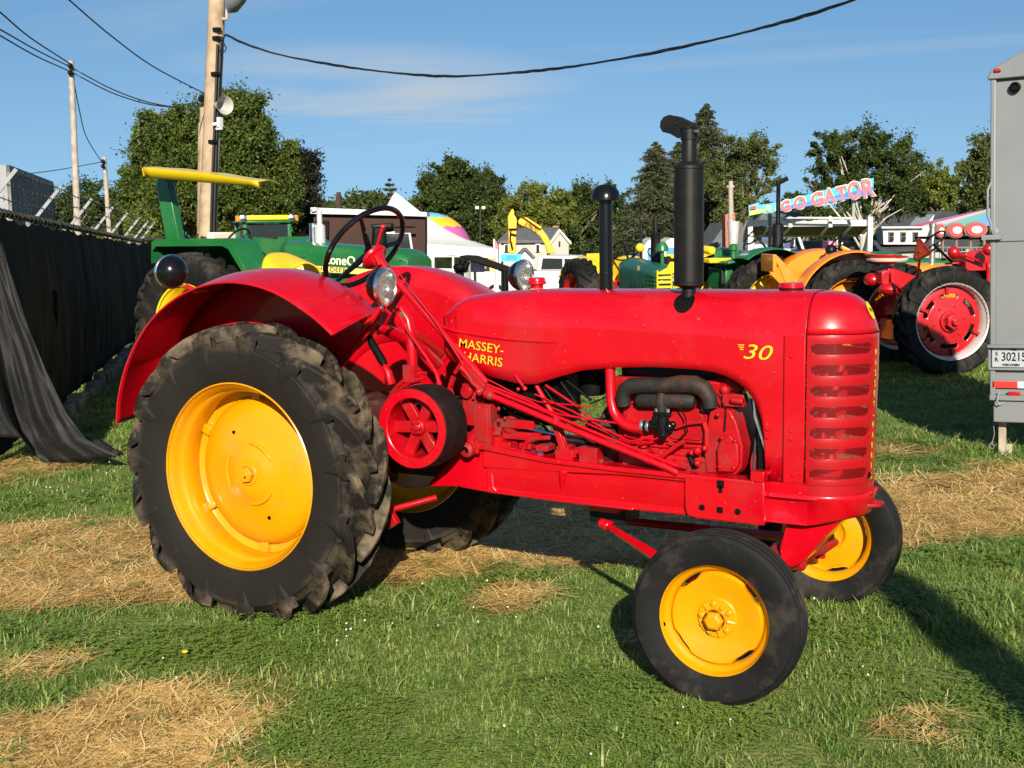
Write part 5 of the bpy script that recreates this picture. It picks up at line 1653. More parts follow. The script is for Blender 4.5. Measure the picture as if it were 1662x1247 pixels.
# ---- dark green tractor with yellow grille facing the camera
rz2 = -.80
ct2 = gspot(1012, 22.6)
OL = farm('farm_tractor', 'dark green tractor with yellow slotted grille and big black rear tyre', ct2, rz2,
          dict(R=.76, w=.38, tr=.80, wb=2.2, body=dkgreen, rimm=dkred, disc=dkred, hz0=.95, hz1=1.50, hw=.27, hx0=.55, hx1=2.3, hr=.16, chassis=dkgreen, ft=.22, nose=.25, hdrop=.10))
mb = MB()
for k in range(6): mb.bx(2.30, 2.335, -.26, .26, .92 + k * .072, .955 + k * .072)
mb.bx(2.31, 2.345, -.04, .04, .9, 1.40); mb.bx(2.28, 2.32, -.27, -.25, .9, 1.34); mb.bx(2.28, 2.32, .25, .27, .9, 1.34); mb.prism([(-.26, 1.30), (.26, 1.30), (.10, 1.38), (.05, 1.47), (-.05, 1.47), (-.10, 1.38)], 2.30, 2.33, 'yz')
mb.build('grille_bar', yel2, OL, smooth=0, split=True)
mb = MB(); mb.bx(2.345, 2.35, -.028, .028, .92, 1.30); pn = mb.build('badge_strip', green, OL)
for i, ch in enumerate('OLIVER'):
    font('badge_letter', ch, .065, dullyel, OL, frame_m((2.352, 0, 1.25 - i * .06), (0, 1, 0), (0, 0, 1)), width=.045 if ch != 'I' else .012)
mb = MB(); 
for k in range(5): mb.box((2.05, -.275, 1.0 + k * .062), (.36, .012, .030))
mb.build('side_louvre', green, OL, split=True)
font('side_lettering', '88', .12, dullyel, OL, frame_m((1.5, -.275, 1.35), (1, 0, 0), (0, 0, 1)))
steering(OL, (.10, 0, 1.62), (.7, 0, -.7), .25)
MB().lathe([(.08, 0), (.08, .48), (.085, .49), (.04, .50), (.04, .75)], (1.35, .08, 1.42), n=14).build('muffler', satin, OL)
MB().lathe([(.03, 0), (.03, .24), (.10, .25), (.095, .33), (.05, .39), (0, .40)], (1.85, 0, 1.38), n=16).build('air_stack', green, OL)
MB().ball((.35, .18, 1.66), .08, 12, 8).build('work_lamp', yel2, OL)
# ---- yellow and red tractors further back in the row
for i, (px, D_, rz_, cm, cm2, lab) in enumerate(((985, 30, -.5, yel2, dkred, 'yellow and red tractor half hidden between the air stack and dark green hood'), (1068, 31, 2.6, yel2, yel2, 'small yellow tractor visible behind the dark green tractor'), (1150, 28, .5, yel2, green, 'low yellow tractor beyond the green one with an upturned bucket on its stack'))):
    c5 = gspot(px, D_)
    t5 = farm('farm_tractor', lab, c5, rz_, dict(R=.72, w=.3, tr=.7, wb=2.1, body=cm, rimm=cm2, disc=cm2, hz0=1.0, hz1=1.45, hw=.22, n=14, chassis=cm2))
    for sd in (-1, 1): arcfender(t5, sd * .86, sd * .5, .80, R(25), R(155), .72, cm)
    steering(t5, (.1, 0, 1.6), (.7, 0, -.7), .2)
    mb = MB(); mb.bx(-.5, -.1, -.2, .2, 1.15, 1.25); mb.bx(-.55, -.48, -.2, .2, 1.2, 1.6); mb.build('seat', cm, t5, bevel=.03)
    MB().tube([(1.3, 0, 1.4), (1.3, 0, 2.35 if i != 1 else 2.0)], .035, 8).build('exhaust_stack', satin, t5)

# ---- white pickup
PD = 50
pc0 = gspot(908, PD); 
PU = empty('pickup_truck', 'white crew cab pickup truck parked behind the tractors below the excavator', 'truck', pc0, .30)
def side(poly, y0, y1, name, m_, **k): return MB().prism(poly, y0, y1).build(name, m_, PU, **k)
side([(-3.3, .45), (2.6, .45), (2.7, .75), (2.6, 1.12), (1.75, 1.22), (1.0, 1.24), (-3.3, 1.24)], -.95, .95, 'truck_body', white, bevel=.05)
side([(-.75, 1.24), (1.65, 1.24), (1.0, 1.72), (.75, 1.80), (-.45, 1.82), (-.68, 1.74)], -.80, .80, 'cab', white, bevel=.06)
mb = MB()
for y0, y1 in ((-.815, -.802), (.802, .815)):
    mb.prism([(-.55, 1.30), (.28, 1.30), (.28, 1.70), (-.48, 1.72)], y0, y1); mb.prism([(.36, 1.30), (1.35, 1.30), (.92, 1.66), (.36, 1.70)], y0, y1)
mb.build('side_window', glassd, PU, smooth=0, split=True)
mb = MB(); mb.add([(1.62, -.7, 1.28), (1.62, .7, 1.28), (1.06, .62, 1.71), (1.06, -.62, 1.71)], [(0, 1, 2, 3)]); mb.build('windscreen', glassd, PU, smooth=0)
for x in (-2.3, 1.75):
    for sd in (-1, 1): far_wheel(PU, 'wheel', (x, sd * .85, .38), .39, .24, .26, aluz, aluz, sd, n=0, depth=.02)
mb = MB(); mb.bx(-3.0, -.95, -.8, .8, 1.10, 1.20); mb.bx(-3.2, -.8, -.78, -.6, 1.24, 1.30); mb.build('bed_rail', satin, PU)
mb = MB(); mb.box((1.2, -1.02, 1.35), (.12, .2, .22)); mb.build('wing_mirror', blackdk, PU, bevel=.02)

# ---- excavator beyond
ED = 56
def FC_(px, py, D): return spot(px, py, D)
e0 = gspot(880, ED)
EX = empty('excavator', 'yellow excavator with raised arm standing in front of the beige house', 'excavator', e0)
kom = mat('excavator_yellow', (.66, .34, .008), .4, coat=.2, var=.06, vs_=2)
def strip(pxs, D, th, name, m_, par, loc, **k):
    """solid built from an outline seen at distance D, with real thickness th"""
    P = [FC_(a, b, D) - loc for a, b in pxs]
    vd = Vector((fw.x, fw.y, 0)).normalized()
    Q = [p + vd * th for p in P]; n = len(P)
    return MB().add(P + Q, [tuple(range(n)), tuple(range(2 * n - 1, n - 1, -1))] + [(i, (i + 1) % n, n + (i + 1) % n, n + i) for i in range(n)]).build(name, m_, par, **k)
strip([(830, 340), (833, 339), (837, 350), (839, 358), (838, 380), (837, 412), (826, 412), (825, 375), (824, 352)], ED, .55, 'dipper_arm', kom, EX, e0, bevel=.03, smooth=30)
strip([(840, 358), (845, 354), (860, 361), (880, 372), (889, 384), (897, 400), (901, 412), (889, 412), (884, 396), (876, 383), (862, 373), (842, 364)], ED, .6, 'boom', kom, EX, e0, bevel=.03, smooth=30)
strip([(850, 353), (855, 353), (880, 369), (877, 372)], ED - .2, .25, 'boom_cylinder', kom, EX, e0, bevel=.02)
mb = MB()
for a, b in (((835, 345), (842, 356)), ((826, 372), (840, 372)), ((829, 375), (828, 392)), ((838, 382), (830, 380)), ((829, 392), (832, 405))): mb.tube([FC_(*a, ED - .1) - e0, FC_(*b, ED - .1) - e0], .035, 6)
mb.build('hydraulic_hose', blackdk, EX, split=True)
font('boom_lettering', 'KOMATSU', .42, blackdk, EX, frame_m(FC_(862, 370.2, ED - .15) - e0, FC_(875, 377, ED) - FC_(862, 369, ED), up), width=.62 * 1.0)
hb = Vector((FC_(908, 430, ED).x, FC_(908, 430, ED).y, 0)) - Vector((e0.x, e0.y, 0))
mb = MB(); mb.box(hb + Vector((0, 1, 1.0)), (1.7, 2.0, 1.3), yaw); mb.build('engine_housing', kom, EX, bevel=.08)
mb = MB(); mb.box(hb + Vector((-.1, .2, 1.15)), (1.0, 1.2, 1.35), yaw); mb.build('cab', glassd, EX, bevel=.05)
mb = MB(); mb.box(hb + Vector((0, 1, .4)), (2.4, 2.6, .8), yaw); mb.build('track', blackdk, EX, bevel=.2)
# ================================================================== fence and poles on the left
wood = mat('weathered_pole_wood', (.32, .235, .15), .85, var=.3, vs_=6, bump=.5, bs=30, dirt=(.20, .16, .12), dirt_amt=.6, ds=3)
oldwood = mat('grey_pole_wood', (.30, .26, .22), .9, var=.25, vs_=5, bump=.4, bs=30)
galv = mat('galvanised_steel', (.19, .20, .21), .6, metal=.3, var=.2)
cable = mat('black_cable', (.006, .006, .008), .6)
fabric = mat('black_windscreen_fabric', (.0038, .0040, .0046), .85, spec=.15, var=.5, vs_=1.2, bump=.3, bs=120)
mesh_f = mat('sheer_black_mesh', (.005, .005, .005), .6, spec=.3, var=.5, vs_=60, bump=.6, bs=180, dirt=(.05, .05, .048), dirt_amt=.5, ds=120)
stone = mat('concrete_edging', (.13, .11, .085), .9, var=.3, vs_=10, bump=.6, bs=30)
F0, F1 = spot(0, 700, 12.7), spot(200, 560, 23.4)
F0.z = F1.z = 0
fd = (F1 - F0); fl = fd.length; fd.normalize(); fnn = Vector((fd.y, -fd.x, 0))
if fnn.dot(CAM - F0) < 0: fnn = -fnn
FE = empty('perimeter_fence', 'long fence hung with black windscreen fabric and topped by slanted barbed wire arms', 'fence', F0)
def ftop(s): return 2.27 - .30 * min(1.3, max(-.3, s / fl))
ang = math.atan2(fd.y, fd.x)
SE = 2.6 * fl
def fp(s, z, off=0): return fd * s + fnn * off + Vector((0, 0, z))
panels = [-.5, 2.2, 9.3, 14.2, 19.5, 26, 33]
for a, b in zip(panels[:-1], panels[1:]):
    mb = MB()
    nn = int((b - a) * 14)
    def fab(u, v):
        s = a - .12 + (b - a + .24) * u
        fold = .05 * vn(s, v * 1.3, 1.6, 7) + .025 * vn(s, v * .4, 6, 3) 
        belly = -.12 * math.sin(PI * v) * (1 if s < 8 else .5)
        sag = .03 * abs(math.sin(s * 6))
        return fp(s, (ftop(s) - .05 - sag) * (1 - v) + .06 * v + .02 * math.sin(s * 3), .05 + fold * (.4 + v) + belly * -.6)
    mb.grid(fab, nn, 14)
    mb.build('windscreen_panel', fabric, FE, smooth=180)
mb = MB()
pts = [fp(s, ftop(s) + .012 * math.sin(s * 9), .03) for s in np.arange(-.6, SE, .25)]
mb.tube(pts, .028, 6)
mb.build('top_rail', satin, FE)
mb = MB()
for s in np.arange(-.5, 20, .22):
    c = fp(s + rnd.uniform(-.05, .05), ftop(s), .03); mb.tube([c - fd * .05, c + fd * .05], .045, 6)
o = mb.build('fabric_tie', satin, FE); o['kind'] = 'stuff'
arms_px = [(55, 353, 97, 309), (112, 364, 152, 329), (151, 376, 184, 345), (178, 384, 207, 361), (200, 390, 230, 370), (216, 394, 240, 377), (228, 398, 246, 384)]
arm_s = []
for k, (x0, y0, x1, y1) in enumerate(arms_px):
    # distance along the fence under that pixel
    d_ = ray(x0, y0); n2 = fnn; t = (F0 - CAM).dot(n2) / d_.dot(n2)
    q = CAM + d_ * t - F0; s = q.dot(fd); arm_s.append(s)
s_ = arm_s[0]
step = 2.4
allarms = [arm_s[0] - 2.6] + arm_s
for k, s in enumerate(allarms):
    mb = MB(); mb.tube([fp(s, 0, -.14), fp(s, ftop(s), -.06)], .03, 8); mb.build('fence_post', galv, FE)
    b_ = fp(s, ftop(s)); e_ = b_ + fnn * .30 + Vector((0, 0, .36)) * 1.0
    dd = (e_ - b_).normalized(); M = Matrix((dd, fd, dd.cross(fd))).transposed()
    mb = MB(); mb.box((b_ + e_) / 2, ((e_ - b_).length, .028, .034), M); mb.build('barb_arm', galv, FE)
for j in range(3):
    mb = MB(); f_ = .35 + .3 * j
    P = []
    for k in range(len(allarms)):
        s = allarms[k]; P.append(fp(s, ftop(s) + .36 * f_, .30 * f_))
        if k < len(allarms) - 1: s2 = (s + allarms[k + 1]) / 2; P.append(fp(s2, ftop(s2) + .36 * f_ - .03, .30 * f_))
    mb.tube(P, .006, 5)
    for k in range(len(P) - 1):
        for q in np.arange(.1, 1, .2):
            c = P[k].lerp(P[k + 1], q); mb.tube([c + Vector((0, 0, .03)), c - Vector((0, 0, .03))], .004, 4)
    mb.build('barbed_wire', satin, FE)
# rough edging at the foot of the fence
for k in range(46):
    s = 2.2 + k * .42 + rnd.uniform(-.05, .05)
    mb = MB(); mb.box((0, 0, 0), (.40 + rnd.uniform(-.08, .05), .16 + rnd.uniform(-.04, .04), .16 + rnd.uniform(-.05, .05)), Matrix.Rotation(ang + rnd.uniform(-.15, .15), 3, 'Z') @ Matrix.Rotation(rnd.uniform(-.2, .2), 3, 'X'))
    mb.xf(Matrix.Translation(fp(s, .05, .22 + rnd.uniform(-.04, .04))))
    mb.build('edging_stone', stone, FE, bevel=.03)
# knot of fabric torn open
c = None
d_ = ray(86, 495); t = (F0 + fnn * .1 - CAM).dot(fnn) / d_.dot(fnn); kp = CAM + d_ * t - F0
mb = MB()
for k in range(9): mb.ball(kp + fd * rnd.uniform(-.08, .08) + Vector((0, 0, rnd.uniform(-.14, .14))) + fnn * .02, rnd.uniform(.03, .06), 7, 5, (1, 1, 1.4))
mb.tube([kp + Vector((0, 0, .1)), kp + Vector((.02, 0, -.1)), kp + Vector((0, 0, -.45))], [.05, .04, .01], 6)
mb.build('fabric_knot', fabric, FE, smooth=60)

# loose mesh drape in the corner, its tail lying on the grass
def GP(px, py, z=0.0):
    d = ray(px, py); return CAM + d * ((z - CAM.z) / d.z)
DR0 = GP(60, 752)
rows = []
left = [(-70, 330, 11.3), (-70, 420, 11.3), (-70, 540, 11.4), (-60, 640, 11.6), (-40, 712, 11.8)]
def drape(u, v):
    # v: 0 top, 1 bottom; u: 0 left, 1 right edge
    redge = np.interp(v, [0, .12, .35, .6, .8, .92, 1.0], [3, 14, 40, 74, 108, 140, 195])
    ledge = np.interp(v, [0, 1], [-80, -30])
    px = ledge + (redge - ledge) * u
    top = 372 + 22 * u; bot = np.interp(u, [0, .30, .38, .45, .7, 1], [708, 712, 735, 752, 750, 740])
    py = top + (bot - top) * v
    D_ = 11.95 - .05 * u * v + .34 * vn(u + .15 * v, .12 * v, 4.2, 8) * (.3 + v) + .05 * vn(u + .1 * v, .35 * v, 11, 5) * (.4 + v)
    D_ -= .35 * max(0, v - .85) / .15 * max(0, u - .3)
    p = spot(px, py, D_)
    if p.z < .012 + .02 * abs(math.sin(u * 30)): 
        g = GP(px, py, .012 + .03 * abs(math.sin(u * 30 + v * 9))); p = g
    return p - DR0
mb = MB(); mb.grid(drape, 90, 50)
dr = mb.build('fabric_drape', mesh_f, None, DR0, smooth=180, solid=.004)
tag(dr, 'loose sheer black mesh hanging off the fence end, its tail lying on the grass', 'fabric')
mb = MB()
tp0 = GP(120, 735); 
def tail(u, v):
    c = GP(108 + 86 * u, 744 - 2 * u, 0) - DR0
    w_ = .20 * (1 - u) ** .6 + .03
    a = PI * v
    return c + Vector((math.cos(a) * w_ * .4, math.cos(a) * w_, math.sin(a) * w_ * .8 * (1 + .35 * math.sin(u * 14)) + .004))
mb.grid(tail, 30, 10)
mb.build('fabric_tail', mesh_f, dr, smooth=180)

# utility poles
def pole(name, label, x0, y0, x1, y1, D, r0, r1, m_, group=None, ztop=None, cat='pole'):
    b_ = spot(x1, y1, D); t_2 = spot(x0, y0, D)
    dirv = (t_2 - b_); zb = gz(b_.x, b_.y)
    base = b_ - dirv * ((b_.z - zb) / dirv.z)
    if ztop: t_2 = b_ + dirv * ((ztop - b_.z) / dirv.z)
    o = empty(name, label, cat, base, 0, group)
    mb = MB(); L_ = t_2 - base
    mb.tube([L_ * (k / 12) + Vector((.006 * math.sin(k * 2.2), 0, 0)) for k in range(13)], [r1 + (r0 - r1) * k / 12 for k in range(13)], 14)
    mb.build('pole_shaft', m_, o, smooth=60)
    return o, base, base + L_
P1, p1b, p1t = pole('utility_pole', 'stout pale wooden utility pole with loudspeaker and lamp behind the green tractor', 352, 0, 337, 385, 20, .118, .145, wood, ztop=6.4)
def loc1(px, py, D=19.85): return spot(px, py, D) - p1b
mb = MB(); mb.tube([loc1(332, 175, 20.3), loc1(330, 380, 20.3)], [.07, .09], 10); mb.tube([loc1(326, 200, 20.5), loc1(325, 380, 20.5)], [.04, .05], 8)
mb.build('brace_post', wood, P1, split=True)
mb = MB(); mb.tube([loc1(353, 72), loc1(350, 160), loc1(345, 280), loc1(342, 385)], .02, 6); mb.tube([loc1(359, 60, 19.9), loc1(352, 200, 19.9), loc1(347, 385, 19.9)], .028, 6)
mb.build('conduit', satin, P1, split=True)
mb = MB()
for y in (48, 62, 120, 230): mb.box(loc1(354 - y * .04, y), (.10, .08, .05))
mb.build('bracket', satin, P1, split=True)
# lamp
mb = MB(); mb.tube([loc1(360, 31), loc1(368, 31), loc1(369, 17), loc1(373, 12)], .03, 8); mb.build('lamp_arm', oldwood, P1)
mb = MB(); a_, b_ = loc1(374, 16, 19.8), loc1(392, -14, 19.4)
mb.tube([a_, a_.lerp(b_, .2), a_.lerp(b_, .7), b_], [.06, .11, .13, .09], 12); mb.build('lamp_head', grey, P1)
# horn loudspeaker
c = loc1(362, 171, 19.7); ax_ = Vector((.95, -.30, -.05)).normalized()
mb = MB().lathe([(.035, -.26), (.045, -.22), (.06, -.12), (.09, -.03), (.13, .05), (.138, .06), (.13, .055), (.085, -.02), (.045, -.12), (0, -.14)], c, ax_, 28)
mb.build('loudspeaker', mat('horn_grey', (.30, .30, .285), .5), P1, smooth=50)
mb = MB().lathe([(.04, 0), (.05, .05), (.05, .12), (0, .13)], loc1(333, 160, 20.2), (-1, .3, 0), 12); mb.build('loudspeaker_driver', satin, P1)
mb = MB(); q = loc1(357, 199, 19.7); mb.box(q, (.05, .10, .15)); mb.box(q + Vector((-.08, 0, -.02)), (.12, .05, .05)); mb.box(q + Vector((-.02, 0, -.09)), (.1, .06, .04)); mb.build('security_camera', white, P1, bevel=.01)
P2, p2b, p2t = pole('utility_pole', 'grey wooden pole with wires beyond the fence, taller of the two at far left', 115, 99, 126, 368, 46, .09, .135, oldwood)
P3, p3b, p3t = pole('utility_pole', 'shorter thin grey pole beyond the fence, left of the big maple', 169, 255, 178, 388, 58, .085, .12, oldwood)
for p_, n_p, ys_ in ((P2, p2b, (107, 118)), (P3, p3b, (262, 270))):
    D_ = dist(n_p.x, n_p.y); mb = MB()
    for y in ys_: mb.ball(spot(114 if p_ is P2 else 167, y, D_ - .2) - n_p, .09, 8, 6)
    mb.build('insulator', satin, p_, split=True)
def wire(label, pts, r_, group='thin wires crossing the upper left sky'):
    P = [spot(a, b, D_) for a, b, D_ in pts]
    # smooth through points
    Q = []
    for i in range(len(P) - 1):
        p0, p1, p2, p3 = P[max(i - 1, 0)], P[i], P[i + 1], P[min(i + 2, len(P) - 1)]
        for k in range(8):
            t = k / 8; Q.append(.5 * ((2 * p1) + (p2 - p0) * t + (2 * p0 - 5 * p1 + 4 * p2 - p3) * t * t + (3 * p1 - p0 - 3 * p2 + p3) * t ** 3))
    Q.append(P[-1])
    return Q
def wob(name, label, pts, r_, group=None):
    Q = wire(label, pts, r_); c = Q[0].copy()
    o = MB().tube([q - c for q in Q], r_, 5).build(name, cable, None, c); tag(o, label, 'wire', group); return o
wob('power_wire', 'topmost wire at far left, sloping down to the taller grey pole', [(-40, -8, 30), (0, 20, 33), (50, 62, 38), (116, 105, 45.9)], .022)
wob('power_wire', 'upper of two long wires sagging right from the taller grey pole', [(-30, 32, 30), (0, 48, 32), (60, 82, 38), (118, 111, 45.8), (180, 144, 44), (240, 166, 43), (300, 177, 42)], .020)
wob('power_wire', 'lower of two long wires sagging right from the taller grey pole', [(-30, 42, 30), (0, 58, 32), (60, 92, 38), (117, 118, 45.8), (180, 150, 44), (240, 169, 43), (298, 176, 42)], .020)
wob('power_wire', 'single wire from the top edge down to the stout wooden pole', [(95, -14, 14), (112, 0, 14.5), (180, 58, 16), (250, 109, 18), (332, 152, 20)], .009)
wob('power_wire', 'wire drooping steeply between the two far grey poles', [(119, 128, 46), (128, 175, 48), (140, 222, 52), (165, 263, 57.8)], .018)
wob('power_wire', 'faint wire running left from the shorter grey pole', [(40, 283, 50), (100, 275, 54), (166, 263, 57.8)], .016)
# heavy twisted cable across the sky
CP = [(362, 66, 19.8), (366, 57, 19.7), (374, 60, 19.6), (400, 72, 19.3), (450, 88, 18.9), (520, 102, 18.3), (600, 114, 17.6), (680, 122, 17.0), (735, 124, 16.5), (800, 121, 16), (900, 112, 15.3), (1000, 97, 14.6), (1100, 78, 14), (1200, 55, 13.4), (1300, 28, 12.8), (1380, 2, 12.3), (1450, -24, 12)]
Q = wire('', CP, 0); c = Q[0].copy()
RS = []
for i in range(len(Q) - 1):
    for k in range(4): RS.append(Q[i].lerp(Q[i + 1], k / 4))
CO = empty('service_cable', 'thick twisted black cable sagging across the sky from the stout pole', 'cable', c)
for ph in range(3):
    P = []; s = 0
    for i, q in enumerate(RS):
        if i: s += (q - RS[i - 1]).length
        a = s * 6 + ph * 2.1 + .8 * math.sin(s * 2)
        rr_ = .008 + .004 * math.sin(s * 3.3)
        P.append(q - c + Vector((0, 0, 1)) * math.cos(a) * rr_ + Vector((.5, -.86, 0)) * math.sin(a) * rr_)
    MB().tube(P, .0085 if ph else .0095, 5).build('cable_strand', cable, CO)
mb = MB(); 
mb.tube([loc1(357, 60, 19.8), loc1(363, 70, 19.7), loc1(367, 78, 19.7), loc1(365, 84, 19.7), loc1(357, 84, 19.8)], .012, 6); mb.tube([loc1(366, 57, 19.7), loc1(360, 66, 19.7), loc1(361, 80, 19.75), loc1(357, 82, 19.8)], .010, 6)
mb.build('cable_loop', cable, P1, split=True)

# corrugated container behind the fence
ca_, cb_ = spot(12, 300, 24), spot(83, 300, 31.8)
corr = mat('weathered_corrugated_steel', (.11, .11, .10), .55, metal=.3, var=.5, vs_=4, dirt=(.35, .33, .28), dirt_amt=.6, ds=2.2)
base = Vector((ca_.x, ca_.y, 0)); vx = Vector((cb_.x - ca_.x, cb_.y - ca_.y, 0)); cl = vx.length; vx.normalize(); vy = Vector((-vx.y, vx.x, 0))
if vy.dot(base - CAM) < 0: vy = -vy
CT = empty('storage_container', 'dark weathered corrugated container standing behind the fence at far left', 'container', base)
zt = spot(12, 268, 24).z
mb = MB(); V = []
nn = 84
for k in range(nn + 1):
    s = cl * k / nn; o_ = .035 if (k % 4) in (1, 2) else 0
    p = vx * s - vy * o_; V += [p + Vector((0, 0, .1)), p + Vector((0, 0, zt - .1))]
mb.add(V, [(2 * k, 2 * k + 1, 2 * k + 3, 2 * k + 2) for k in range(nn)])
mb.build('corrugated_side', corr, CT, smooth=0)
mb = MB()
for a, b, z0, z1 in ((0, cl, zt - .12, zt), (0, cl, .0, .12), (0, .1, 0, zt), (cl - .1, cl, 0, zt)):
    V = [vx * a - vy * .05 + Vector((0, 0, z0)), vx * b - vy * .05 + Vector((0, 0, z0)), vx * b - vy * .05 + Vector((0, 0, z1)), vx * a - vy * .05 + Vector((0, 0, z1))]
    mb.add(V + [q + vy * .1 for q in V], [(0, 1, 2, 3), (7, 6, 5, 4), (0, 4, 5, 1), (2, 6, 7, 3), (0, 3, 7, 4), (1, 5, 6, 2)])
mb.build('frame_rail', corr, CT, smooth=0, split=True)
mb = MB(); V = [Vector((0, 0, zt)), vx * cl + Vector((0, 0, zt)), vx * cl + vy * 2.4 + Vector((0, 0, zt)), vy * 2.4 + Vector((0, 0, zt))]
mb.add(V, [(0, 1, 2, 3)]); mb.build('container_roof', corr, CT, smooth=0)
mb = MB(); V = [Vector((0, 0, 0)), -vx * 0 + vy * 2.4, vy * 2.4 + Vector((0, 0, zt)), Vector((0, 0, zt))]; V = [q - vx * .02 for q in V]
mb.add(V, [(0, 1, 2, 3)]); mb.build('end_door', galv, CT, smooth=0)

# ================================================================== trailer at the right edge
ty = 6.55
tB, tT = PY(1608, 646, ty), PY(1608, 128, ty)
TLo = Vector((PY(1608, 683, ty).x, ty, 0))
TL = empty('horse_trailer', 'grey enclosed trailer with licence plate and red reflectors cut off by the right edge', 'trailer', TLo)
TL.rotation_euler = (0, R(-1.5), 0)
TLR = Matrix.Rotation(R(1.5), 3, 'Y')
def TP(px, py, y=0): return TLR @ (PY(px, py, ty + y) - TLo)
W_ = 2.1; z0, z1 = TP(1608, 646).z, TP(1608, 128).z
tg = mat('trailer_grey_paint', (.15, .162, .168), .45, var=.08, vs_=1.5, dirt=(.17, .15, .13), dirt_amt=.35, ds=2)
mb = MB(); mb.bx(0, W_, .02, .58, z0, z1); mb.build('trailer_body', tg, TL, bevel=.02)
mb = MB()
prof = [(-.02, z1 - .01), (-.02, z1 + .02), (.02, z1 + .08), (.25, z1 + .20), (.6, z1 + .28), (W_ / 2, z1 + .31), (W_ - .6, z1 + .28), (W_ - .25, z1 + .2), (W_ + .02, z1 + .02), (W_ + .02, z1 - .01)]
mb.prism(prof, -.03, .62); mb.build('trailer_roof', tg, TL, smooth=40, bevel=.01)
zl = TP(1640, 386).z
mb = MB(); mb.bx(0.005, W_, -.008, .02, zl - .01, zl + .03); mb.bx(-.03, W_, -.02, .02, zl - .03, zl - .005); mb.build('door_ledge', tg, TL, bevel=.004)
mb = MB(); mb.bx(.0, .045, -.012, .02, z0, z1); mb.build('corner_post', tg, TL, bevel=.01)
mb = MB(); mb.bx(.045, W_, -.006, .0, z0 + .30, zl - .03); mb.build('lower_door', tg, TL, bevel=.004)
mb = MB(); mb.bx(.03, W_, -.004, .02, z0 - .21, z0 - .02); mb.bx(-.0, W_, -.03, .05, z0 - .02, z0 + .03); mb.build('rear_bumper', tg, TL, bevel=.008)
a_, b_ = TP(1617, 556), TP(1662, 603)
pw, ph_ = .31, .165
pc_ = TP(1641, 581, -.03)
mb = MB()
mb.bx(pc_.x - pw / 2 - .02, pc_.x + pw / 2 + .02, pc_.y + .0, pc_.y + .03, pc_.z - ph_ / 2 - .025, pc_.z - ph_ / 2 - .005); mb.bx(pc_.x - pw / 2 - .03, pc_.x + pw / 2 + .03, pc_.y - .05, pc_.y + .03, pc_.z + ph_ / 2 + .005, pc_.z + ph_ / 2 + .03)
mb.bx(pc_.x - pw / 2 - .03, pc_.x - pw / 2 - .01, pc_.y - .01, pc_.y + .03, pc_.z - ph_ / 2 - .02, pc_.z + ph_ / 2 + .02); mb.bx(pc_.x + pw / 2 + .01, pc_.x + pw / 2 + .03, pc_.y - .01, pc_.y + .03, pc_.z - ph_ / 2 - .02, pc_.z + ph_ / 2 + .02)
mb.build('plate_frame', tg, TL, bevel=.003, split=True)
mb = MB(); mb.bx(pc_.x - pw / 2, pc_.x + pw / 2, pc_.y, pc_.y + .008, pc_.z - ph_ / 2, pc_.z + ph_ / 2); pl_ = mb.build('licence_plate', mat('plate_white', (.30, .33, .35), .5), TL, bevel=.004)
def pf(t, x, z, s, w_): font('plate_text', t, s, blackdk, pl_, frame_m((pc_.x + x, pc_.y - .002, pc_.z + z), (1, 0, 0), (0, 0, 1)), width=w_, extr=.0006, offset=.001)
pf('30215', .022, .006, .105, .195); pf('X', -.118, .032, .05, .03); pf('R', -.118, -.018, .05, .03); pf('WISCONSIN', .0, -.062, .028, .14); pf('TRL', .02, .068, .018, .06)
mb = MB(); r0 = TP(1611, 619, -.01); r1 = TP(1651, 630, -.01); mb.bx(r0.x, r1.x, -.012, -.002, r1.z, r0.z); mb.build('red_reflector', mat('red_reflector', (.75, .03, .02), .35, bump=.5, bs=150), TL)
mb = MB(); mb.bx(r1.x + .004, r1.x + .22, -.012, -.002, r1.z, r0.z); mb.build('white_reflector', mat('white_reflector', (.7, .75, .72), .35, bump=.5, bs=150), TL)
mb = MB(); q = TP(1647, 639); mb.bx(q.x - .05, q.x + .05, -.03, 0, q.z - .018, q.z + .018); q = TP(1619, 115); mb.bx(q.x - .02, q.x + .035, -.05, -.02, q.z - .014, q.z + .014); mb.build('marker_light', dkred, TL, bevel=.006, split=True)
MB().lathe([(.045, 0), (.045, .02), (.03, .03), (.02, .015), (0, .015)], TP(1648, 142), (0, -1, 0), 20).build('round_vent', blackdk, TL)
mb = MB(); mb.tube([TP(1622, 636, -.02), TP(1619, 645, -.05), TP(1618, 652, -.06), TP(1622, 657, -.06), TP(1630, 653, -.04)], .007, 6); mb.build('hook', galv, TL)
mb = MB(); mb.tube([TP(1609, 292, -.02), TP(1609, 296, -.05), TP(1603, 308, -.06), TP(1603, 350, -.06), TP(1608, 362, -.04), TP(1609, 378, -.02)], .011, 8); mb.build('grab_rail', galv, TL)
mb = MB(); q = TP(1615, 385); mb.bx(q.x - .10, q.x + .06, -.06, -.01, q.z - .02, q.z + .02); mb.lathe([(.03, 0), (.03, .02), (0, .025)], TP(1616, 376, -.03), (0, -1, 0), 12); mb.build('door_latch', galv, TL)
mb = MB(); q0, q1 = TP(1627, 700, .15), GP(1627, 738) - TLo
lx = TP(1627, 700, .15).x
mb.bx(lx - .03, lx + .03, .12, .18, -.02, z0 - .19); mb.bx(lx + .03, lx + .08, .13, .17, -.02, z0 - .42); mb.build('stand_leg', mat('rusty_tan_steel', (.30, .25, .18), .6, var=.3), TL, bevel=.006, split=True)
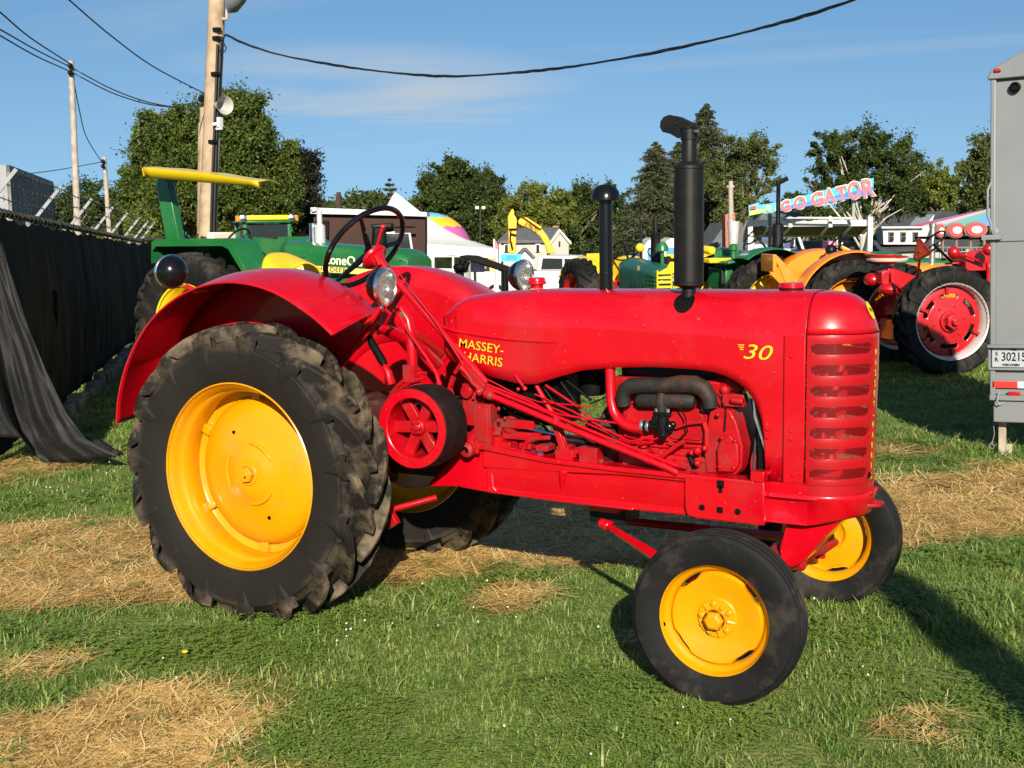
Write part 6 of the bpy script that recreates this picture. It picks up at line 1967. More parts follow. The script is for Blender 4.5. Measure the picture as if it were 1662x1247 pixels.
mb = MB(); x_ = TP(1612, 700, .1).x; mb.tube([(x_, .1, z0 - .22), (x_ + .01, .1, z0 - .33), (x_ - .01, .1, z0 - .42)], .004, 5); mb.tube([(x_ - .01 + .02 * math.cos(k), .1, z0 - .44 + .02 * math.sin(k)) for k in np.arange(0, 6.3, .5)], .004, 5); mb.build('safety_chain', galv, TL, split=True)

# pole standing outside the frame whose shadow crosses the grass at lower right
mb = MB(); mb.tube([(0, 0, -.1), (0, 0, 2), (0, 0, 5.05)], [.22, .20, .17], 14); mb.box((0, -.05, 3.2), (.34, .3, .5))
o = mb.build('signal_post', wood, None, Vector((8.62, -7.0, 0))); tag(o, 'thick wooden post beside the camera whose shadow falls on the lower right grass', 'post')

# ================================================================== buildings and fair stands
RH = Vector((rt.x, rt.y, 0)).normalized(); FH = Vector((fw.x, fw.y, 0)).normalized()
def fbase(name, label, cat, px, D): 
    g = gspot(px, D); return empty(name, label, cat, g), g
def slab(pxs, D, th, name, m_, par, g, **k): return strip(pxs, D, th, name, m_, par, g, **k)
brown = mat('brown_painted_steel', (.036, .016, .012), .7, spec=.2, var=.25, vs_=.8, dirt=(.07, .025, .015), dirt_amt=.5, ds=1.5)
tentw = mat('white_tent_fabric', (.50, .50, .49), .6, var=.04, vs_=1)
# brown shed
SH, sg = fbase('shed', 'brown steel shed with white roof trim and a white framed window behind the steering wheel', 'shed', 600, 27)
slab([(509, 346), (690, 352), (690, 445), (509, 445)], 27, .7, 'wall', brown, SH, sg, smooth=0)
slab([(504, 337), (692, 344.5), (693, 351), (504, 347)], 26.85, 1.0, 'roof', mat('roof_trim_grey', (.45, .48, .48), .5), SH, sg, smooth=0)
slab([(546, 312), (552, 312), (553, 346), (545, 346)], 27.3, .12, 'chimney', brown, SH, sg, smooth=0)
slab([(618, 376), (666, 376), (671, 410), (614, 410)], 26.8, .1, 'window_frame', white, SH, sg, smooth=0, bevel=.01)
slab([(621, 379.5), (663, 379.5), (667, 406), (618, 406)], 26.7, .06, 'window', glassd, SH, sg, smooth=0)
slab([(511, 358), (533, 358), (533, 386), (511, 386)], 26.85, .08, 'window', blackdk, SH, sg, smooth=0)
slab([(601, 364), (637, 362), (636, 371), (603, 372)], 26.6, .5, 'roof_vent', satin, SH, sg, bevel=.04)
mb = MB(); mb.tube([spot(616, 371, 26.5) - sg, spot(614, 400, 26.5) - sg], .15, 10); mb.tube([spot(640, 369, 26.6) - sg, spot(674, 368, 26.6) - sg], .03, 6); mb.build('vent_pipe', satin, SH, split=True)
# white peaked tent
TD = 36
TN, tg_ = fbase('marquee_tent', 'white peaked marquee with long sloping canopy right of the brown shed', 'tent', 720, TD)
apex = spot(641, 311, TD + 3) - tg_
eave = [(575, 388, TD), (806, 404, TD), (770, 392, TD + 7), (585, 380, TD + 7)]
E4 = [spot(a, b, d) - tg_ for a, b, d in eave]
mb = MB()
def roof_face(a, b):
    def f(u, v):
        e = a.lerp(b, u); t = v
        p = e.lerp(apex, t); p.z -= .42 * math.sin(PI * t) * (1 - .35 * t) * .75; return p
    mb.grid(f, 14, 14)
for i in range(4): roof_face(E4[i], E4[(i + 1) % 4])
mb.build('canopy', tentw, TN, smooth=50)
mb = MB()
for i in range(4):
    a, b = E4[i], E4[(i + 1) % 4]
    mb.grid(lambda u, v: a.lerp(b, u) - Vector((0, 0, (.30 + .04 * math.sin(u * 25)) * v)), 20, 1)
mb.build('valance', tentw, TN, smooth=50)
mb = MB()
for e in E4: mb.tube([e, Vector((e.x, e.y, 0))], .05, 8)
mb.build('tent_pole', white, TN, split=True)
# stalls clutter under the tent
for i, (a, b, c, d, cl_, lab) in enumerate(((705, 418, 733, 436, (.40, .36, .32), 'beige display board under the marquee'), (737, 418, 760, 442, (.5, .42, .35), 'tan display board under the marquee, left of the lilac one'), (764, 408, 786, 442, (.45, .36, .6), 'lilac hanging goods under the marquee'), (790, 415, 806, 440, (.75, .40, .12), 'orange goods stand at the right end of the marquee'))):
    o = slab([(a, b), (c, b), (c, d), (a, d)], 38 + i * .4, .3, 'display_board', mat('goods_%d' % i, cl_, .7, var=.5, vs_=6), None, Vector((0, 0, 0)), smooth=0); tag(o, lab, 'stall board')
# black rolled tarp arm in front of the marquee
o = slab([(744, 416), (758, 414), (776, 415), (838, 437), (837, 446), (822, 443), (762, 424)], 24, .10, 'tipped_panel', blackdk, None, Vector((0, 0, 0)), smooth=0, bevel=.02)
tag(o, 'tilted black flat panel on struts above the white pickup bed', 'panel')
mb = MB(); mb.tube([spot(752, 422, 24), spot(748, 438, 24), spot(742, 450, 24)], .07, 8); mb.tube([spot(760, 424, 24), spot(752, 442, 24)], .05, 8); mb.ball(spot(745, 434, 23.9), .10, 10, 8, (1.2, 1, .8)); mb.tube([spot(820, 440, 24), Vector((spot(820, 440, 24).x, spot(820, 440, 24).y, -.1))], .06, 8); mb.tube([spot(748, 440, 24), Vector((spot(748, 440, 24).x, spot(748, 440, 24).y, -.1))], .06, 8)
mb.build('strut', blackdk, o, split=True)
# coloured inflatable dome
DM, dg_ = fbase('inflatable_dome', 'big striped inflatable dome in blue, orange and purple behind the marquee', 'dome', 700, 62)
c = spot(695, 414, 62) - dg_; Rx, Rz = 2.15, 2.02
cols_ = [mat('dome_blue', (.12, .42, .52), .5), mat('dome_orange', (.85, .42, .02), .5), mat('dome_purple', (.42, .10, .28), .5), mat('dome_teal', (.12, .42, .50), .5)]
bounds = [0, .30, .52, .78, 1.0]
for i in range(4):
    mb = MB()
    def dom(u, v):
        a = 2 * PI * u
        wv = .035 * abs(math.sin(a * 7)) 
        f0 = bounds[i] + (wv if i else 0); f1 = bounds[i + 1] + (wv if i < 3 else 0)
        ph = (f0 + (f1 - f0) * v) * PI / 2
        return c + RH * (Rx * math.sin(ph) * math.cos(a)) + FH * (Rx * math.sin(ph) * math.sin(a)) + Vector((0, 0, Rz * math.cos(ph)))
    mb.grid(dom, 84, 8); mb.build('dome_band', cols_[i], DM, smooth=60)
MB().tube([c, Vector((c.x, c.y, 0))], Rx * .98, 40).build('dome_wall', tentw, DM)
# floodlight on a pole in the trees
FLp, fg_ = fbase('floodlight', 'small twin white floodlight on a thin mast against the dark trees', 'light', 779, 70)
slab([(771.5, 335), (777, 335), (777, 339.5), (771.5, 339.5)], 70, .2, 'lamp_head', white, FLp, fg_); slab([(782, 335), (787.5, 335), (787.5, 339.5), (782, 339.5)], 70, .2, 'lamp_head', white, FLp, fg_)
MB().tube([spot(779.5, 337, 70.2) - fg_, Vector((0, 0, 0))], .05, 6).build('mast', satin, FLp)
def flag(px, y0, y1, D, lab, w_=10):
    g = gspot(px, D); o = empty('pennant_flag', lab, 'flag', g)
    MB().tube([Vector((0, 0, 0)), Vector((0, 0, spot(px, y0, D).z - g.z))], .03, 6).build('flag_pole', white, o)
    mb = MB(); P = [(px, y0 + 1), (px + w_ * .35, y0 + (y1 - y0) * .4), (px + w_ * .6, y0 + (y1 - y0) * .62), (px - w_ * .05, y1)]
    slab(P, D, .05, 'flag_cloth', mat('pink_flag', (.85, .13, .22), .6), o, g, smooth=0)
flag(803.5, 388, 408, 45, 'pink pennant flag right of the white marquee')
flag(1357, 380, 392, 52, 'pink pennant flag under the white market roof', 6)
# blue sign under the excavator arm
BS, bg_ = fbase('banner_sign', 'bright blue banner hung in front of the beige house', 'sign', 830, 44)
slab([(813, 413), (846, 413), (846, 425), (813, 425)], 44, .06, 'sign_face', mat('blue_banner', (.02, .42, .72), .5), BS, bg_, smooth=0)
mb = MB(); mb.tube([spot(815, 420, 44.1) - bg_, spot(815, 470, 44.1) - bg_], .04, 6); mb.tube([spot(844, 420, 44.1) - bg_, spot(844, 470, 44.1) - bg_], .04, 6); mb.build('sign_post', satin, BS, split=True)
font('sign_lettering', 'OFFICE', .17, mat('navy', (.02, .06, .25), .5), BS, frame_m(spot(830.5, 417.5, 43.9) - bg_, RH, (0, 0, 1)), width=.34)

# ---- houses, each in a frame facing the camera
siding = mat('beige_siding', (.34, .32, .29), .7, var=.05, vs_=1)
shingle = mat('grey_shingles', (.085, .09, .095), .85, var=.2, vs_=3, bump=.3, bs=10)
shingle_d = mat('dark_shingles', (.035, .038, .042), .85, var=.25, vs_=3, bump=.3, bs=10)
navy = mat('navy_siding', (.030, .055, .13), .6, var=.1)
brick = mat('red_brick', (.32, .12, .07), .85, var=.25, vs_=8)
HD = 88
H1, hg = fbase('house', 'beige two storey house with grey roof behind the yellow excavator', 'house', 865, HD)
slab([(811, 394), (905, 393), (905, 470), (811, 470)], HD, 7, 'wall', siding, H1, hg, smooth=0)
def gable_roof(par, g, pts_front, D, depth, m_, name='roof'):
    """pts_front: eave-left, eave-right, ridge-right, ridge-left in photo pixels"""
    el, er, rr_, rl = [spot(a, b, D - .3) - g for a, b in pts_front[:2]] + [spot(a, b, D + depth / 2) - g for a, b in pts_front[2:]]
    bl, br = el + FH * (depth + .6), er + FH * (depth + .6)
    t = Vector((0, 0, .18))
    mb = MB(); V = [el, er, rr_, rl, bl, br]
    mb.add(V + [v + t for v in V], [(0, 1, 2, 3), (4, 3, 2, 5), (6, 9, 8, 7), (10, 11, 8, 9), (0, 6, 7, 1), (1, 7, 8, 2), (2, 8, 11, 5), (3, 4, 10, 9), (0, 3, 9, 6)])
    return mb.build(name, m_, par, smooth=0)
rf_ = gable_roof(H1, hg, [(808, 395), (897, 394), (908, 373), (828, 375)], HD, 7, shingle)
slab([(897, 367), (907, 367), (907, 376), (897, 376)], HD + 3.5, .9, 'chimney', brick, rf_, hg, smooth=0)
slab([(893, 396), (908, 374), (925, 394), (923, 397), (923, 470), (895, 470)], HD - 2, 5, 'gable', siding, H1, hg, smooth=0)
mb = MB()
slab([(890.5, 396), (908, 371.5), (909, 376), (893, 398)], HD - 2.2, 3, 'barge_board', white, H1, hg, smooth=0); slab([(908, 371.5), (928, 394), (926, 397), (908.5, 376)], HD - 2.2, 3, 'barge_board', white, H1, hg, smooth=0)
for x in (822, 873):
    w1 = slab([(x - 4, 396), (x + 4, 396), (x + 4, 409), (x - 4, 409)], HD - .15, .2, 'window', white, H1, hg, smooth=0); slab([(x - 2.4, 397.5), (x + 2.4, 397.5), (x + 2.4, 408), (x - 2.4, 408)], HD - .3, .1, 'pane', glassd, w1, hg, smooth=0)
slab([(810, 395), (813, 395), (813, 470), (810, 470)], HD - .2, .2, 'corner_board', white, H1, hg, smooth=0)
slab([(907, 392), (909.5, 392), (909.5, 399), (907, 399)], HD - 2.2, .1, 'attic_window', glassd, H1, hg, smooth=0)
# small white gabled porch house in front
H2, hg2 = fbase('house', 'small white gabled porch roof beside the blue banner', 'porch', 852, 70)
slab([(838, 418), (852, 404), (866, 418), (866, 440), (838, 440)], 70, 3, 'wall', white, H2, hg2, smooth=0); slab([(850, 404), (856, 404), (870, 419), (866, 420)], 69.8, 3, 'roof', shingle, H2, hg2, smooth=0); slab([(850, 404), (853, 405), (838, 421), (834, 420)], 69.8, 3, 'roof', shingle, H2, hg2, smooth=0)
# dark roofed house with white dormer on the right
H3, hg3 = fbase('house', 'house with large dark shingle roof and white dormer of three windows above the red tractor', 'house', 1480, 84)
gable_roof(H3, hg3, [(1395, 412), (1572, 404), (1553, 347), (1406, 350)], 84, 8, shingle_d)
slab([(1398, 410), (1572, 403), (1572, 460), (1398, 466)], 84, 7, 'wall', siding, H3, hg3, smooth=0)
dm_ = slab([(1433, 370), (1500, 369), (1500, 397), (1434, 397)], 83.6, 3, 'dormer', white, H3, hg3, smooth=0)
slab([(1499, 369), (1517, 348), (1500, 397)], 83.6, 3.2, 'dormer_gable', white, H3, hg3, smooth=0)
slab([(1431, 368), (1500, 367.5), (1500, 370.5), (1431, 371)], 83.3, 3.4, 'dormer_eave', white, H3, hg3, smooth=0)
for x in (1447.5, 1467, 1487):
    w1 = slab([(x - 4.2, 376), (x + 4.2, 376), (x + 4.2, 391), (x - 4.2, 391)], 83.4, .25, 'window', siding, H3, hg3, smooth=0)
    for yy in (377.5, 384.5): slab([(x - 3.2, yy), (x + 3.2, yy), (x + 3.2, yy + 5.5), (x - 3.2, yy + 5.5)], 83.3, .1, 'pane', glassd, w1, hg3, smooth=0)
slab([(1513, 380), (1556, 349), (1590, 385), (1588, 420), (1513, 420)], 90, 5, 'rear_wing', shingle_d, H3, hg3, smooth=0)
# navy house behind the market roof
H4, hg4 = fbase('house', 'navy sided house with white windows behind the white market roof', 'house', 1290, 80)
slab([(1236, 384), (1303, 384), (1303, 470), (1236, 470)], 80, 6, 'wall', navy, H4, hg4, smooth=0)
gable_roof(H4, hg4, [(1195, 412), (1305, 384), (1300, 349), (1240, 349)], 80, 6, shingle)
slab([(1196, 390), (1236, 386), (1236, 470), (1196, 470)], 80.5, 5, 'side_wall', shingle, H4, hg4, smooth=0)
for x in (1269, 1287):
    w1 = slab([(x - 3.4, 384), (x + 3.4, 384), (x + 3.4, 400), (x - 3.4, 400)], 79.8, .25, 'window', white, H4, hg4, smooth=0); slab([(x - 1.9, 386), (x + 1.9, 386), (x + 1.9, 398), (x - 1.9, 398)], 79.6, .1, 'pane', glassd, w1, hg4, smooth=0)
slab([(1294, 383), (1298, 383), (1311, 418), (1306, 418)], 79.4, .3, 'gable_board', white, H4, hg4, smooth=0)
slab([(1303, 392), (1395, 392), (1395, 460), (1303, 460)], 86, 4, 'long_grey_wall', shingle, H4, hg4, smooth=0)
# grey-roofed garage and brick chimney by the muffler
H5, hg5 = fbase('house', 'low grey roofed building with tall brick chimney right of the muffler', 'house', 1180, 66)
slab([(1138, 420), (1178, 362), (1206, 362), (1206, 450), (1138, 450)], 66, 5, 'roof', shingle, H5, hg5, smooth=0)
ch = slab([(1177, 349), (1193, 345), (1194, 425), (1178, 425)], 62, 1.0, 'chimney', brick, H5, hg5, smooth=0)
P4, p4b, p4t = pole('utility_pole', 'thin pale pole rising in front of the brick chimney', 1186, 294, 1187, 430, 57, .10, .13, oldwood)
MB().tube([spot(1180, 303, 57) - p4b, spot(1192, 303, 57) - p4b], .06, 6).build('cross_arm', oldwood, P4)
# white market roof with the inclined banner
MK, mg_ = fbase('food_stand', 'white framed open stand roof carrying the long sloping ride banner', 'stand', 1315, 46)
slab([(1216, 357), (1414, 357), (1414, 367), (1217, 368)], 46, .25, 'fascia', cream if 0 else mat('stand_white', (.62, .58, .54), .6), MK, mg_, smooth=0)
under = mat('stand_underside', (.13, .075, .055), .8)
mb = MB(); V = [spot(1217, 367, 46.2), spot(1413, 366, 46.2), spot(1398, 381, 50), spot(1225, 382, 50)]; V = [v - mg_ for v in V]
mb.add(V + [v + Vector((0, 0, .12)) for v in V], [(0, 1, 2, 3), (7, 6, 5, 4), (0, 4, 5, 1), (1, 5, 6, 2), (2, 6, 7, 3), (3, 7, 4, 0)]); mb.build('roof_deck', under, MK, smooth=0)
mb = MB()
for a, b in (((1248, 368), (1238, 381)), ((1283, 368), (1271, 381)), ((1345, 367), (1333, 381)), ((1382, 367), (1368, 381)), ((1412, 367), (1396, 383))): mb.tube([spot(*a, 46.1) - mg_, spot(*b, 49.9) - mg_], .06, 6)
mb.build('rafter', white, MK, split=True)
mb = MB()
for x, y in ((1217, 357), (1411, 357)): mb.box(spot(x, 413, 45.9) - mg_ + Vector((0, 0, 0)), (.16, .16, 2.55), yaw)
for a, b in (((1218, 372), (1226, 418)), ((1411, 372), (1402, 410)), ((1398, 382), (1398, 415))): mb.tube([spot(*a, 46) - mg_, spot(*b, 46.5) - mg_], .06, 6)
mb.build('stand_post', white, MK, split=True)
slab([(1225, 381), (1398, 381), (1398, 385), (1225, 385)], 50, .2, 'rear_beam', mat('beam_grey', (.4, .4, .4), .6), MK, mg_, smooth=0)
for x in (1283, 1348): slab([(x - 3, 357), (x - 3, 353), (x, 350), (x + 3, 353), (x + 3, 369), (x - 3, 369)], 45.8, .15, 'fascia_finial', white, MK, mg_, smooth=0)
slab([(1345, 392), (1356, 392), (1356, 412), (1345, 412)], 52, 1, 'play_booth', mat('pink_paint', (.75, .18, .40), .6), MK, mg_, smooth=0)
# banner
BN, bng = fbase('ride_banner', 'long tilted blue banner reading GO GATOR above the white stand', 'banner', 1316, 45)
slab([(1215, 334), (1231, 329), (1232, 333), (1262, 329), (1340, 308), (1418, 289), (1417, 317), (1340, 331), (1262, 344), (1216, 351)], 45, .06, 'banner_cloth', mat('banner_blue', (.05, .42, .72), .5, var=.15, vs_=.8), BN, bng, smooth=0)
slab([(1262, 338), (1340, 322), (1417, 303), (1416.5, 316), (1340, 330), (1262, 343.5)], 44.9, .03, 'banner_panel', mat('banner_deep_blue', (.03, .13, .48), .5), BN, bng, smooth=0)
slab([(1216, 343), (1232, 340), (1246, 340), (1240, 345), (1216, 350)], 44.9, .04, 'banner_patch', mat('banner_lime', (.45, .75, .10), .5), BN, bng, smooth=0); slab([(1218, 335), (1228, 334), (1228, 339), (1218, 340)], 44.9, .04, 'banner_patch', mat('banner_red', (.6, .04, .03), .5), BN, bng, smooth=0)
slab([(1258, 338), (1263, 337), (1263, 343), (1258, 343)], 44.9, .04, 'banner_patch', mat('banner_lime2', (.6, .8, .10), .5), BN, bng, smooth=0)
mb = MB().lathe([(0, .02), (.09, .02), (.09, 0)], spot(1247, 338, 44.95) - bng, -FH, 14); mb.build('banner_disc', dullyel, BN)
bred = mat('banner_letter_red', (.85, .07, .06), .5)
LT = [('G', 1275, 335.5, 15, 15), ('O', 1297.5, 330.5, 17, 19), ('G', 1326, 324.5, 19, 20), ('A', 1346, 319.5, 21, 18), ('T', 1366, 315.5, 20, 16), ('O', 1386, 311, 25, 20), ('R', 1407.5, 307, 26, 18)]
for ch_, x, y, hgt, wd in LT:
    sz = hgt / (F / 45) / .68
    xdir = (spot(1416, 303, 45) - spot(1262, 337, 45))
    for mm_, of, dd_ in ((white, .050, .06), (bred, .022, .10)):
        font('banner_letter', ch_, sz, mm_, BN, frame_m(spot(x, y, 45 - dd_) - bng, xdir, up), width=(wd + (2.2 if mm_ is white else 0)) / (F / 45) * 1.0, offset=of, extr=.01, shear=.1)
mb = MB(); mb.tube([spot(1248, 346, 45.1) - bng, spot(1248, 358, 45.6) - bng], .05, 6); mb.tube([spot(1385, 324, 45.1) - bng, spot(1385, 356, 45.6) - bng], .06, 6); mb.tube([spot(1250, 353.5, 45.5) - bng, spot(1384, 354.5, 45.5) - bng], .04, 6)
mb.build('banner_bracket', white, BN, split=True)
# ticket booths / white vehicles under the stand
WV, wg = fbase('van', 'white van partly hidden under the stand roof', 'van', 1238, 58)
slab([(1222, 401), (1226, 397), (1244, 397), (1248, 404), (1284, 404), (1284, 440), (1222, 440)], 58, 2, 'van_body', white, WV, wg, smooth=0, bevel=.05); slab([(1226, 405), (1240, 405), (1240, 417), (1226, 417)], 57.9, .1, 'van_window', glassd, WV, wg, smooth=0)
# carousel canopy with oval signs
CS, cg = fbase('fairground_ride', 'fairground ride canopy with red oval signs beside the grey trailer', 'ride', 1590, 62)
rc = spot(1600, 375, 66)
cc_ = rc - cg
oval_b = mat('ride_brown', (.16, .10, .05), .6); oval_r = mat('ride_red', (.6, .025, .03), .5)
for x, y, rx, ry in ((1527, 375, 8, 11), (1552, 374, 15, 12), (1584, 373, 18, 12)):
    c = spot(x, y, 61.5) - cg; s_ = 61.5 / F
    for k, (f_, m_, dd_) in enumerate(((1.0, oval_b, 0), (.85, oval_r, .08), (.45, cream_l, .14))):
        P = [c - FH * dd_ + RH * (rx * f_ * s_ * math.cos(a)) + Vector((0, 0, ry * f_ * s_ * math.sin(a))) for a in np.arange(0, 2 * PI, PI / 14)]
        Q_ = [p + FH * .08 for p in P]; n = len(P)
        MB().add(P + Q_, [tuple(range(n)), tuple(range(2 * n - 1, n - 1, -1))] + [(i, (i + 1) % n, n + (i + 1) % n, n + i) for i in range(n)]).build(('sign_board', 'sign_oval', 'sign_picture')[k], m_, CS, smooth=30)
slab([(1518, 385), (1610, 384), (1610, 389), (1518, 389)], 62, 3, 'ride_rim', blackdk, CS, cg, smooth=0)
strip_c = [(.15, .35, .62), (.62, .10, .14), (.65, .55, .60), (.2, .45, .4)]
ap = spot(1660, 330, 66) - cg
for k in range(10):
    a0, a1 = PI + k * PI / 10 - .3, PI + (k + 1) * PI / 10 - .3
    P = [cc_ + RH * (3.6 * math.cos(a)) + FH * (3.6 * math.sin(a)) for a in (a0, a1)]
    P = [Vector((p.x, p.y, (spot(1560, 366, 62) - cg).z)) for p in P] + [Vector((cc_.x + RH.x * 1.2, cc_.y + RH.y * 1.2, ap.z))]
    MB().add(P + [p - Vector((0, 0, .03)) for p in P], [(0, 1, 2), (5, 4, 3), (0, 3, 4, 1), (1, 4, 5, 2), (2, 5, 3, 0)]).build('canopy_stripe', mat('ride_stripe_%d' % k, strip_c[k % 4], .6), CS, smooth=0)
mb = MB()
for x in (1530, 1552, 1575, 1597): mb.tube([spot(x, 386, 61.8) - cg, spot(x, 430, 61.8) - cg], .07, 6)
mb.build('ride_post', oval_b, CS, split=True)
mb = MB()
for k in range(14): mb.tube([spot(1525 + k * 6, 402, 58) - cg, spot(1525 + k * 6, 425, 58) - cg], .02, 5)
mb.tube([spot(1523, 402, 58) - cg, spot(1606, 402, 58) - cg], .03, 5); mb.build('crowd_barrier', galv, CS)
# white domed tents low in the gap
for i, (x, D_, lab) in enumerate(((1058, 60, 'white domed shelter left of the tall muffler'), (1088, 64, 'white arched booth top just left of the muffler'))):
    g = gspot(x, D_); o = empty('shelter', lab, 'shelter', g)
    slab([(x - 17, 408), (x - 13, 399), (x - 6, 391), (x + 3, 386), (x + 10, 388), (x + 14, 397), (x + 15, 440), (x - 17, 440)], D_, 3, 'shelter_roof', tentw, o, g, smooth=30, bevel=.08)
    slab([(x - 6, 402), (x + 12, 402), (x + 12, 440), (x - 6, 440)], D_ - .1, .2, 'shelter_wall', mat('booth_blue_%d' % i, (.05, .22, .45), .6), o, g, smooth=0)
# ================================================================== trees
def leafmat(name, c, var=.45, trans=.35):
    m_ = bpy.data.materials.new(name); m_.use_nodes = True
    t = m_.node_tree; n = t.nodes; l = t.links; p = n['Principled BSDF']
    p.inputs['Roughness'].default_value = .55; p.inputs['Specular IOR Level'].default_value = .3
    tcn = n.new('ShaderNodeTexCoord'); a = n.new('ShaderNodeTexNoise'); a.inputs['Scale'].default_value = 1.1; a.inputs['Detail'].default_value = 6
    l.new(tcn.outputs['Object'], a.inputs['Vector'])
    cr_ = n.new('ShaderNodeValToRGB'); e = cr_.color_ramp.elements
    e[0].position = .3; e[0].color = (c[0] * (1 - var), c[1] * (1 - var), c[2] * (1 - var), 1)
    e[1].position = .72; e[1].color = (c[0] * (1 + var * 1.5), c[1] * (1 + var), c[2] * (1 + var * .6), 1)
    l.new(a.outputs['Fac'], cr_.inputs[0]); l.new(cr_.outputs[0], p.inputs['Base Color'])
    tr_ = n.new('ShaderNodeBsdfTranslucent'); l.new(cr_.outputs[0], tr_.inputs[0])
    ms = n.new('ShaderNodeMixShader'); ms.inputs[0].default_value = trans
    l.new(p.outputs[0], ms.inputs[1]); l.new(tr_.outputs[0], ms.inputs[2]); l.new(ms.outputs[0], n['Material Output'].inputs[0])
    return m_
bark = mat('bark', (.16, .13, .10), .9, var=.3, vs_=2)
palebark = mat('pale_bark', (.42, .38, .32), .85, var=.3, vs_=1)
LM = {'dark': leafmat('leaf_dark', (.044, .072, .016)), 'mid': leafmat('leaf_mid', (.066, .104, .018)), 'light': leafmat('leaf_light', (.118, .155, .026)), 'purple': leafmat('leaf_purple', (.020, .022, .014)), 'spruce': leafmat('needle', (.048, .062, .026), .4, .2), 'olive': leafmat('leaf_olive', (.085, .115, .034))}
def quads(C, Nn, size, asp, name, m_, par, up_bias=None):
    """leaf-sized diamonds at C with normals Nn"""
    n = len(C)
    Nn = Nn / (np.linalg.norm(Nn, axis=1, keepdims=True) + 1e-9)
    ra = nr.normal(size=(n, 3))
    if up_bias is not None: ra = ra + up_bias
    U = np.cross(Nn, ra); U /= np.linalg.norm(U, axis=1, keepdims=True) + 1e-9
    V = np.cross(Nn, U)
    s = size[:, None]
    P = np.stack([C - U * s, C + V * s * asp + Nn * s * .12, C + U * s, C - V * s * asp + Nn * s * .12], 1).reshape(-1, 3)
    me = bpy.data.meshes.new(name)
    me.vertices.add(4 * n); me.vertices.foreach_set('co', P.ravel().astype(np.float32))
    me.loops.add(4 * n); me.loops.foreach_set('vertex_index', np.arange(4 * n, dtype=np.int32))
    me.polygons.add(n); me.polygons.foreach_set('loop_start', np.arange(0, 4 * n, 4, dtype=np.int32))
    me.update(calc_edges=True); me.materials.append(m_)
    o = bpy.data.objects.new(name, me); col.objects.link(o)
    if par is not None: o.parent = par
    return o
RHn, FHn = np.array(RH), np.array(FH)
def limb_mesh(base, tips, r0, m_, par):
    mb = MB()
    hmax = max(t.z for t in tips)
    fork = Vector((0, 0, hmax * .30))
    mb.tube([Vector((0, 0, -.2)), Vector((.03 * r0, 0, hmax * .12)), fork], [r0 * 1.3, r0, r0 * .85], 9)
    mb.build('trunk', m_, par, smooth=60)
    mb = MB()
    for t in tips:
        k = rnd.uniform(.25, .8); a = Vector((0, 0, hmax * (.22 + .16 * rnd.random())))
        mid = a.lerp(t, .5) + Vector((rnd.uniform(-.4, .4), rnd.uniform(-.4, .4), rnd.uniform(.1, .8)))
        mb.tube([a, a.lerp(mid, .5) + Vector((0, 0, .2)), mid, t], [r0 * .5, r0 * .4, r0 * .25, r0 * .06], 6)
    o = mb.build('limb', m_, par, smooth=60)
    o['kind'] = 'stuff'
def tree(name, label, px, D, blobs, kind, leaf=4.2, dens=1.0, seed=0, tips=22, barkm=None, group=None, spread=.42, tr=.22):
    """blobs: (px, py, rx, ry) ellipses of the crown in photo pixels at distance D"""
    global nr
    nr = np.random.RandomState(100 + seed)
    g = gspot(px, D); o = empty(name, label, 'tree', g, 0, group)
    s = D / F
    allC = []; allN = []; tipl = []
    for bx_, by_, rx, ry in blobs:
        c = np.array(spot(bx_, by_, D) - g); Rx_, Rz_ = rx * s, ry * s
        ncl = max(8, int(26 * dens * (rx * ry) / 900))
        d = nr.normal(size=(ncl, 3)); d /= np.linalg.norm(d, axis=1, keepdims=True)
        rad = .35 + .68 * nr.rand(ncl) ** .55; rad = np.where(nr.rand(ncl) < .16, rad * 1.28, rad)
        for k in range(ncl):
            q = c + RHn * d[k, 0] * Rx_ * rad[k] + FHn * d[k, 1] * Rx_ * .9 * rad[k] + np.array([0, 0, 1]) * d[k, 2] * Rz_ * rad[k]
            rc_ = (Rx_ * Rz_) ** .5 * spread * (.45 + .9 * nr.rand()) * (1 if rad[k] < 1.03 else .55)
            nl = int(nr.randint(110, 210))
            e = nr.normal(size=(nl, 3)); e /= np.linalg.norm(e, axis=1, keepdims=True)
            # clusters are sprays stretched outwards
            rr_ = rc_ * nr.rand(nl, 1) ** .6
            ax_ = d[k] * .7 + nr.normal(size=3) * .55 + np.array([0, 0, .25]); ax_ /= np.linalg.norm(ax_)
            gse = nr.normal(size=(nl, 3)) * .40
            p = q + (gse + ax_ * (nr.normal(size=(nl, 1)) * .75 + .25)) * rc_
            allC.append(p); allN.append(e * .8 + nr.normal(size=(nl, 3)) * .6 + np.array([0, 0, .35]))
            if k % 3 == 0: tipl.append(Vector(q))
    C = np.concatenate(allC); Nn = np.concatenate(allN)
    sz = (leaf * .5 * s) * (.6 + .8 * nr.rand(len(C)))
    quads(C, Nn, sz, .55, 'crown', LM[kind], o)
    rnd.shuffle(tipl)
    limb_mesh(None, tipl[:tips], tr * s * 26, barkm or bark, o)
    return o
